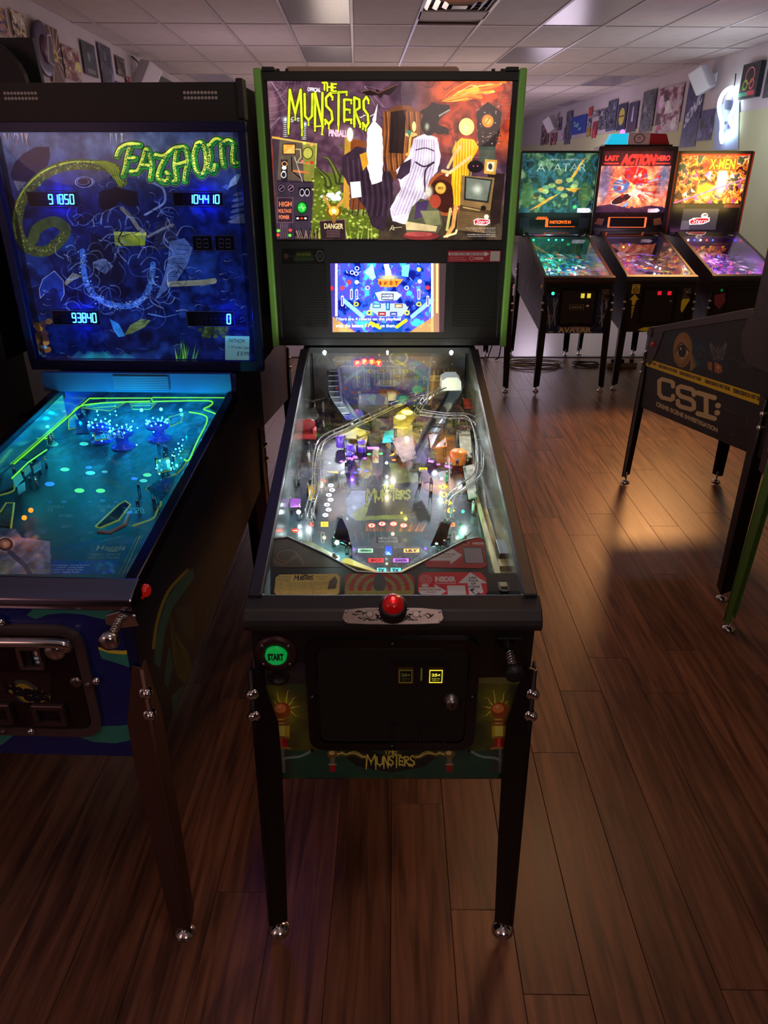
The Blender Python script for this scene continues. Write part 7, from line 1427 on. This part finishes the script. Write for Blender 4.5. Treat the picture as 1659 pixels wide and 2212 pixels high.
c = C100(160, 100, 103, (120, 105, 105)); c.ell(50, 50, 26, 40, (60, 50, 54)); c.ell(50, 50, 20, 31, (130, 112, 112)); c.text('CITY', 38, 34, 62, 46, (60, 50, 54), bold=.05); c.ell(50, 58, 8, 11, (60, 50, 54), ring=.3)
panel('topper_sign', (-.094, 1.14, 1.995), (.094, 1.14, 1.995), (-.094, 1.14, 1.90), c.material('topper_print', emit=.35), tp, .008)
def fl_(c):
    c.noise([(60, 40, 80), (150, 120, 150), (200, 110, 80), (90, 70, 160)], 9, contrast=2.4, e=.5); spots(c, [(255, 240, 230), (70, 60, 255), (250, 80, 60), (250, 200, 60), (200, 190, 230)], 50); c.poly([(70, 180), (98, 168), (98, 200), (66, 200)], (250, 190, 20), e=1); c.poly([(80, 190), (98, 180), (98, 200)], (235, 60, 20), e=1); c.poly([(0, 110), (50, 120), (60, 180), (0, 190)], (220, 110, 90), .6, e=.6); c.rect(44, 184, 66, 196, (220, 50, 50), e=.9)
simple_playfield(ml, fl_, 104, lights=(((0, .6, .12), 1.2, (220, 190, 255)), ((.1, .3, .09), 1.0, (255, 225, 200)), ((-.12, .9, .12), .8, (120, 90, 255))), bulbs=[('blue', .03, 1.1, .1), ('white', .12, .55, .03), ('white', .14, .5, .03), ('red', -.14, .5, .03), ('yellow', .15, .2, .03), ('white', -.18, .85, .05), ('yellow', -.02, 1.1, .08)])
dl = coindoor(ml, -.15, .14, .54, .845, -.001)
for x in (-.01, .07): MB().box(x - .015, x + .015, -.012, -.006, .78, .81).build('coin_reject', emitm('coin_red', (220, 30, 50), .8), dl)
MB().lathe([(.012, 0), (.012, .008), (0, .009)], (.09, -.006, .73), (0, -1, 0), 14).build('door_lock', M['steel'], dl)
c = C100(100, 130, 5, (190, 150, 60)); c.ell(50, 62, 36, 30, (30, 26, 20)); c.ell(50, 62, 24, 20, (200, 160, 60)); c.ell(50, 62, 12, 10, (40, 34, 24)); c.text('LIGHT GUN', 12, 8, 88, 20, (40, 30, 20), bold=.05)
panel('yellow_sticker', (-.235, -.002, .862), (-.172, -.002, .862), (-.235, -.002, .79), c.material('sticker2', emit=.08), ml)
ar = MB()
ar.prism([(-.205, .785), (-.243, .742), (-.225, .742), (-.215, .70), (-.195, .70), (-.185, .742), (-.167, .742)], 'y', -.003, -.0015)
for k in range(6): z = .692 - k * .017; w = .012 - k * .0017; ar.prism([(-.205 - w, z), (-.205 + w, z), (-.205 + w - .001, z - .012), (-.205 - w + .001, z - .012)], 'y', -.003, -.0015)
ar.build('yellow_arrow', mat('arrow_yellow', (205, 170, 50), .4, emit=.06), ml)
MB().prism([(.18, .735), (.20, .76), (.235, .77), (.245, .74), (.225, .70), (.20, .64), (.185, .66)], 'y', -.003, -.0015).build('yellow_decal', mat('decal_yellow', (210, 180, 40), .4, emit=.06), ml)
MB().prism([(-.14, .50), (-.09, .52), (0, .525), (.1, .52), (.15, .505), (.1, .49), (-.02, .485), (-.1, .49)], 'y', -.003, -.0015).build('yellow_burst', mat('burst_yellow', (200, 170, 40), .4, emit=.06), ml)
plunger(ml, .21, .80, M['steel'])
c = C100(500, 260, 105); c.noise([(16, 14, 18), (60, 44, 50), (26, 22, 30)], 8, contrast=2.4)
for k in range(20): x = 4 * k + 4; c.line([(x, 30 + k), (x + 4, 10 + k * .5)], 1.6, (120, 100, 110), .7, taper=True)
sideart(ml, -1, c.material('action_side', rough=.4))
lamp('AREA', local(ml, (0, 1.0, 1.6)), 1.5, (255, 120, 90), .5, rot=(R(90), 0, 0))

# --- yellow comic machine
mx = machine('pinball_machine', 'dark machine with bright yellow comic backglass and violet-lit playfield', 2.935, 4.84, -1, bb=(.325, 1.125, 1.33, 1.15, 1.85), group=GP)
frame4('backbox_frame', mx, -.33, .33, 1.15, 1.85, .022, 1.112, 1.125, M['black'])
for s in (-1, 1): MB().box(*sorted((s * .331, s * .343)), 1.11, 1.20, 1.16, 1.845).build('side_trim', mat('trim_red', (150, 50, 40), .4), mx)
c = C100(460, 300, 111); c.noise([(50, 16, 20), (190, 110, 40), (110, 40, 30), (240, 190, 90), (90, 40, 90), (40, 60, 40)], 10, contrast=3)
for k in range(60): x, y = 100 * c.rng.random(), 20 + 80 * c.rng.random(); c.poly([(x, y), (x + 10 * c.rng.random(), y - 8), (x + 8, y + 10 * c.rng.random())], ((250, 210, 50), (180, 40, 50), (40, 30, 50), (255, 250, 230), (220, 120, 40), (110, 60, 150))[k % 6], .85)
c.ell(44, 74, 20, 22, (255, 190, 40), .8, soft=.6); c.ell(66, 55, 10, 38, (255, 255, 250), .9, soft=.5); c.line([(0, 100), (100, 50)], 3, (210, 90, 160)); c.rect(0, 0, 100, 4, (180, 30, 30)); c.text('THE UNCANNY', 48, 6, 78, 10, (255, 240, 120)); c.rect(40, 5, 84, 34, (190, 60, 20), .7); c.text('X-MEN', 43, 10, 82, 32, (30, 10, 10), bold=.07); c.text('X-MEN', 44, 11, 81, 31, (255, 240, 40), bold=.02)
c.grain(.4, 16); emitpanel('backglass', mx, -.308, .308, 1.12, 1.83, 1.42, c, 1.15)
c = C100(420, 150, 112, (24, 24, 28)); c.e = c.c * 0; c.rect(0, 2, 18, 14, (60, 50, 46)); c.rect(76, 2, 100, 14, (110, 60, 60)); c.rect(17, 18, 70, 92, (64, 66, 72), e=.6); c.rect(17, 60, 30, 92, (120, 130, 140), .6, e=.6)
c.poly([(28, 58), (34, 50), (58, 48), (59, 62), (50, 72), (30, 74)], (250, 250, 250), e=1); c.poly([(30, 60), (36, 52), (57, 51), (57, 62), (49, 69), (31, 71)], (200, 20, 30), e=1); c.text('Stern', 33, 53, 55, 68, (250, 235, 235), e=1, bold=.0, slant=.1); c.ell(50, 42, 5, 9, (240, 240, 240), e=1); c.ell(51, 40, 3, 5, (120, 125, 140), e=.8)
panel('speaker_panel', (-.308, 1.12, 1.418), (.308, 1.12, 1.418), (-.308, 1.12, 1.174), c.material('comic_panel_print', emit=1.2, use_e=True), mx, .004)
def fx(c): c.noise([(90, 40, 130), (190, 120, 220), (60, 40, 120), (230, 180, 230)], 9, contrast=2.4, e=.6); spots(c, [(255, 220, 255), (255, 60, 110), (90, 70, 255), (240, 240, 255), (230, 120, 240)], 70)
simple_playfield(mx, fx, 114, lights=(((0, .9, .12), 1.6, (190, 90, 255)), ((0, .4, .1), 1.2, (240, 170, 255)), ((-.1, .6, .1), .8, (255, 120, 190))), bulbs=[(k, -.2 + .058 * i, 1.19, .12) for i, k in enumerate(('blue', 'red', 'white', 'blue', 'white', 'red', 'blue'))] + [('red', -.02, .85, .06), ('blue', .06, .8, .06), ('red', .1, .6, .04), ('white', .0, .3, .02), ('white', .14, .25, .02)], bbcol=(60, 20, 60))
coindoor(mx, -.15, .14, .54, .845, -.001); button(mx, -.2, .81, .022, M['black'], mat('x_green', (20, 120, 60), .3, emit=.4))
MB().prism([(-.25, .77), (-.17, .79), (-.15, .72), (-.19, .66), (-.235, .70)], 'y', -.003, -.0015).build('pink_decal', mat('decal_pink', (150, 70, 86), .4), mx)
c = C100(500, 260, 115); c.noise([(30, 12, 20), (80, 30, 44), (24, 16, 30)], 7, contrast=2.4); c.line([(0, 80), (40, 40), (60, 20)], 5, (110, 60, 30), .7); sideart(mx, -1, c.material('comic_side', rough=.4))
lamp('AREA', local(mx, (0, 1.0, 1.6)), 4.0, (255, 215, 120), .5, rot=(R(90), 0, 0))

# --- machine between the front one and the jungle film one, mostly hidden
mh = machine('pinball_machine', 'half-hidden dark machine with red side art just behind the green trim', .735, 4.72, 0, group=GP)
c = C100(500, 260, 121); c.noise([(60, 30, 24), (150, 50, 30), (30, 18, 18), (190, 130, 60)], 7, contrast=2.4); sideart(mh, 1, c.material('hidden_side', rough=.4)); sidebutton(mh, 1, .08, .84, LED['red'], .006)
c = C100(360, 280, 122); c.noise([(40, 14, 12), (150, 60, 30), (220, 140, 60), (60, 24, 30)], 7, contrast=2.4); c.grain(.4, 16); emitpanel('backglass', mh, -.318, .318, 1.13, 1.88, 1.42, c, .8)
MB().box(-.32, .32, 1.128, 1.134, 1.17, 1.418).build('speaker_panel', M['black'], mh)
simple_playfield(mh, lambda c: (c.noise([(60, 30, 24), (150, 80, 50), (60, 60, 90)], 9, contrast=2.4, e=.3), spots(c, [(255, 200, 120), (220, 60, 50), (240, 240, 230)], 40, .8)), 123, lights=(((0, .8, .12), .6, (255, 190, 140)),), bulbs=[('red', 0, .9, .05), ('warm', .1, .6, .04)])
frame4('backbox_frame', mh, -.34, .34, 1.15, 1.90, .02, 1.12, 1.144, M['black'])
# --- machine standing back to back with the left one, and the one behind the front machine
mb_ = machine('pinball_machine', 'brown-sided machine standing back to back behind the sea-themed one', -.84, 2.85, 180, group='machines standing back to back with the front row', cab=M['brown'], legm=M['blackleg'], zb=.50)
frame4('backbox_frame', mb_, -.34, .34, 1.15, 1.90, .02, 1.12, 1.144, M['black'])
mc_ = machine('pinball_machine', 'machine behind the front one, only its beige back board rising above', -.03, 2.95, 180, group='machines standing back to back with the front row', cab=M['brown'])
MB().prism(rrect(-.26, 1.60, .31, 1.985, .015), 'y', 1.37, 1.39).build('back_board_panel', M['beige'], mc_, bev=.004)

# --- crime drama machine, seen from its side
mcs = machine('pinball_machine', 'black machine with large cream letters and a yellow tape stripe on its side', 1.70, 2.745, 181.2, group='machines on the right side of the aisle', legbolt=1, rail=mat('rail_charcoal', (58, 54, 52), .35))
Wc = [local(mcs, p) for p in ((.2762, 1.33, 1.2), (.2762, 0, 1.2), (.2762, 0, .48), (.2762, 1.33, .48))]
# picture frame as seen from outside: front of the cabinet on the left of the picture
fr = [(.2775, 0, 1.2), (.2775, 1.33, 1.2), (.2775, 0, .48)]
c = Canvas(1300, 700, wcorners(mcs, [fr[0], fr[1], (.2775, 1.33, .48), fr[2]]), 131).view(1300, 620, 2.836)
c.noise([(14, 14, 12), (24, 26, 22), (12, 16, 22)], 6)
for k in range(120): x, y = (c.rng.uniform(240, 420), c.rng.uniform(280, 700)) if k % 3 == 0 else (c.rng.uniform(770, 1010), c.rng.uniform(320, 960)); c.line([(x, y), (x + c.rng.uniform(5, 34), y + c.rng.uniform(-2, 8))], 5, ((60, 84, 110), (96, 110, 40), (30, 60, 60), (24, 30, 40))[k % 4], .5)
c.poly([(340, 260), (760, 300), (780, 540), (420, 470)], (12, 34, 46), .9); c.ell(500, 390, 90, 130, (16, 50, 64), .8, soft=.7)
c.ell(495, 385, 58, 108, (150, 112, 50), ang=4); c.ell(492, 385, 46, 84, (190, 160, 90), .8, soft=.7); 
for k in range(26): a = R(-90 + 7 * k); c.line([(495 + 40 * math.cos(a), 385 + 90 * math.sin(a)), (500 + 76 * math.cos(a), 385 + 122 * math.sin(a))], 3, (120, 90, 40), taper=True)
c.poly([(455, 400), (490, 345), (530, 400), (492, 445)], (205, 190, 150)); c.ell(492, 392, 26, 40, (30, 34, 30)); c.ell(492, 392, 18, 28, (14, 16, 18)); c.ell(484, 378, 5, 8, (210, 205, 190)); c.curve([(452, 402), (485, 340), (532, 392)], 7, (40, 26, 16)); c.curve([(440, 450), (490, 480), (530, 430)], 5, (110, 80, 36))
c.poly([(545, 400), (600, 470), (560, 500), (540, 520)], (150, 120, 60)); c.ell(600, 420, 56, 110, (18, 62, 84), .9, soft=.5); c.ell(602, 420, 30, 34, (20, 30, 36)); c.ell(600, 418, 16, 22, (40, 60, 66))
for s in (-1, 1): c.poly([(713, 400), (713 + s * 44, 340), (713 + s * 54, 352), (713 + s * 40, 405), (713 + s * 30, 450), (713 + s * 6, 440)], (92, 96, 92)); c.poly([(713, 404), (713 + s * 38, 352), (713 + s * 34, 440), (713 + s * 8, 432)], (60, 64, 62))
for k in range(6): c.line([(713, 405), (713 - 44 + 17 * k, 350 + abs(k - 2.5) * 8)], 1.6, (120, 122, 116))
c.line([(713, 370), (713, 450)], 7, (90, 92, 88)); c.poly([(648, 458), (700, 462), (735, 480), (738, 520), (715, 532), (650, 505)], (150, 96, 50)); c.rect(676, 455, 690, 525, (20, 24, 28)); c.ell(712, 492, 14, 18, (210, 160, 90), .8, soft=.5)
c.poly([(256, 432), (970, 660), (962, 722), (258, 478)], (226, 196, 40)); c.text('16225430', 842, 465, 920, 490, (80, 84, 70), skew=.1)
slope = (660 - 432) / (970 - 256)
for x0, x1, h in ((258, 332, 15), (345, 460, 19), (475, 608, 22), (630, 785, 25), (803, 990, 29)):
    yt = 432 + slope * (x0 - 256); c.text('CRIME SCENE DO NOT CROSS' if x0 > 300 else 'ENE DO NOT CROSS', x0, yt + 11, x1, yt + 11 + h, (70, 56, 10), bold=.08, skew=slope)
def fat(ch, x0, x1, y0, y1, sk, w, col):
    S = {'C': [(1, .24), (1, .05), (.85, 0), (.2, 0), (0, .14), (0, .84), (.2, 1), (.85, 1), (1, .92), (1, .76)], 'S': [(1, .24), (1, .08), (.85, 0), (.18, 0), (0, .12), (0, .36), (.16, .48), (.84, .52), (1, .64), (1, .9), (.84, 1), (.18, 1), (0, .92), (0, .76)], 'I': [(0, 0), (1, 0), (.5, 0), (.5, 1), (0, 1), (1, 1)]}[ch]
    c.line([(x0 + a * (x1 - x0), y0 + b * (y1 - y0) + sk * a * (x1 - x0)) for a, b in S], w, col)
fat('C', 352, 436, 560, 672, .26, 25, (214, 196, 150)); fat('S', 466, 564, 604, 728, .27, 27, (214, 196, 150)); fat('I', 588, 690, 648, 775, .30, 30, (214, 196, 150))
c.ell(712, 726, 18, 17, (214, 196, 150)); c.ell(707, 770, 18, 17, (214, 196, 150))
c.text('CRIME SCENE INVESTIGATION', 332, 700, 710, 730, (205, 190, 150), bold=.06, skew=.43)
c.line([(750, 745), (830, 775)], 14, (60, 60, 56), .7)
for k in range(20): c.ell(880 + 60 * c.rng.random(), 800 + 50 * c.rng.random(), 3, 3, (110, 104, 90), .7)
SPC = [(0, .482), (0, .885), (.05, .915), (1.0, 1.17), (1.03, 1.14), (1.33, 1.14), (1.33, .675)]
printed('side_art', [(.2775, y, z) for y, z in SPC], (Vector(fr[0]), Vector(fr[1]), Vector(fr[2])), c.material('crime_side', rough=.5), mcs, .0012)
MB().prism([(0.01, .885), (.20, .955), (.16, .86), (.12, .78), (.07, .73), (.02, .76)], 'x', .2785, .2805).build('front_guard', mat('guard_grey', (52, 48, 46), .4), mcs)
MB().prism([(1.30, .99), (1.30, 1.22), (1.0, 1.17), (.97, 1.08), (1.0, 1.02), (1.06, .98)], 'x', .279, .283).build('hinge_plate', mat('hinge_grey', (56, 52, 48), .4), mcs, bev=.001)
sidebutton(mcs, 1, .08, .845, mat('button_red2', (120, 20, 24), .3, emit=.3), .014)
c = Canvas(300, 760, wcorners(mcs, [(.3465, 1.144, 1.924), (.3465, 1.36, 1.924), (.3465, 1.36, 1.174), (.3465, 1.144, 1.174)]), 141).view(1560, 90, 3.626)
c.noise([(30, 30, 36), (58, 54, 58), (36, 34, 40)], 5); c.text('CSI', 275, 545, 420, 615, (150, 146, 150), bold=.02, skew=-.25)
c.ell(320, 850, 60, 110, (84, 72, 70), .7, soft=.6); c.curve([(260, 1000), (310, 990), (356, 1000)], 4, (100, 92, 92), .7); c.curve([(180, 1365), (215, 1330), (195, 1280), (220, 1200), (260, 1180), (240, 1260), (300, 1225), (359, 1200)], 5, (150, 142, 140))
c.line([(359, 1240), (285, 1280), (275, 1440), (330, 1580), (359, 1600)], 7, (150, 142, 140)); c.line([(180, 1420), (185, 1480), (175, 1560)], 3, (110, 104, 104)); c.line([(165, 1680), (222, 1590), (262, 1720), (240, 1880)], 5, (150, 142, 140))
for k in range(40): c.ell(170 + 130 * c.rng.random(), 1550 + 220 * c.rng.random(), 6, 4, (60, 66, 84), .6)
panel('backbox_side_art', (.3465, 1.144, 1.924), (.3465, 1.36, 1.924), (.3465, 1.144, 1.174), c.material('crime_backbox', rough=.45), mcs, .0012)

# --- green-legged machine at the right edge
mg = machine('pinball_machine', 'machine with green legs at the right edge, nearest on the aisle', 1.655, -.02, 0, group='machines on the right side of the aisle', legm=M['greenleg'], cab=M['blackgloss'])
# --- machine at the left edge
mL = machine('pinball_machine', 'tall black machine with rounded topper at the left edge', -1.58, .05, 0, group='pinball machines in the hall', bb=(.40, .98, 1.25, 1.15, 1.88), cab=mat('left_black', (18, 18, 24), .4))
MB().prism([(-.45, 1.80), (.47, 1.80), (.47, 1.90)] + [(.35 + .12 * math.cos(R(a)), 1.915 + .12 * math.sin(R(a))) for a in range(0, 91, 15)] + [(-.30, 2.035), (-.45, 1.95)], 'y', 1.335, 1.36).build('arched_topper', M['black'], mL, bev=.004)
MB().prism([(-.3, 1.885), (.482, 1.885), (.474, 2.05), (-.3, 2.05)], 'y', 1.42, 1.44).build('topper_back', M['black'], mL)
MB().box(.455, .478, 1.365, 1.435, 1.76, 1.884).build('gold_side', M['gold'], mL)
machine('pinball_machine', 'dark machine back to back with the rounded-topper one, glimpsed past its neighbour', -2.0, 2.85, 180, group='machines standing back to back with the front row')
c = C100(300, 260, 152); c.noise([(12, 12, 18), (30, 28, 40), (20, 22, 30)], 6); panel('backglass', (-.38, 1.0, 1.86), (.38, 1.0, 1.86), (-.38, 1.0, 1.17), c.material('dark_backglass', rough=.2), mL)
simple_playfield(mL, lambda c: c.noise([(12, 14, 20), (40, 44, 60), (24, 26, 34)], 9, contrast=2.4), 153)
c = C100(400, 260, 151, (20, 22, 30)); c.text('BAR', 2, 56, 40, 92, (64, 66, 76), bold=.08); panel('side_art', (.2765, 0, 1.18), (.2765, 1.33, 1.18), (.2765, 0, .9), c.material('left_side', rough=.5), mL)

# --- cables on the far floor
rg = random.Random(8)
def coil(cx, cy, rx, ry, n, m, label, r=.006):
    P = []
    for k in range(n * 14): a = k * 2 * math.pi / 14; j = 1 + .12 * math.sin(k * .7); P.append((cx + rx * j * math.cos(a), cy + ry * j * math.sin(a), r + .004 + .010 * (k // 14) + .004 * math.sin(k)))
    tag(MB().tube(P, r, 6).build('power_cable', m), label, 'cable')
coil(1.42, 5.62, .26, .12, 3, M['cable'], 'coiled pale power cable on the floor under the jungle film machine')
coil(1.93, 5.62, .12, .08, 2, mat('grey_cable', (90, 84, 80), .5), 'dark tangled power cable on the floor behind the jungle film machine', .007)
tag(MB().tube(smooth([(1.02, 5.9, .01), (1.10, 5.85, .30), (1.14, 5.86, .26), (1.12, 5.82, .05), (1.08, 5.80, .012)]), .006, 6).build('power_cable', M['rubber']), 'thin black cable looping down between the two machine legs', 'cable')
tag(MB().tube(smooth([(.3, 5.86, .012), (.7, 5.87, .012), (.85, 5.86, .012), (.98, 5.87, .012)]), .008, 6).build('power_cable', M['rubber']), 'black cable lying straight along the edge of the pale floor', 'cable')
ps = thing('power_strip', 'pale power strip on the floor under the action film machine', 'power strip', (2.25, 5.55, 0), .05)
MB().box(-.14, .14, -.03, .03, 0, .045).build('strip_body', mat('strip_pale', (170, 150, 130), .5), ps, bev=.005)
for k in range(3): MB().box(-.09 + .09 * k - .015, -.09 + .09 * k + .015, -.018, .018, .045, .075).build('plug', M['rubber'], ps, bev=.003)
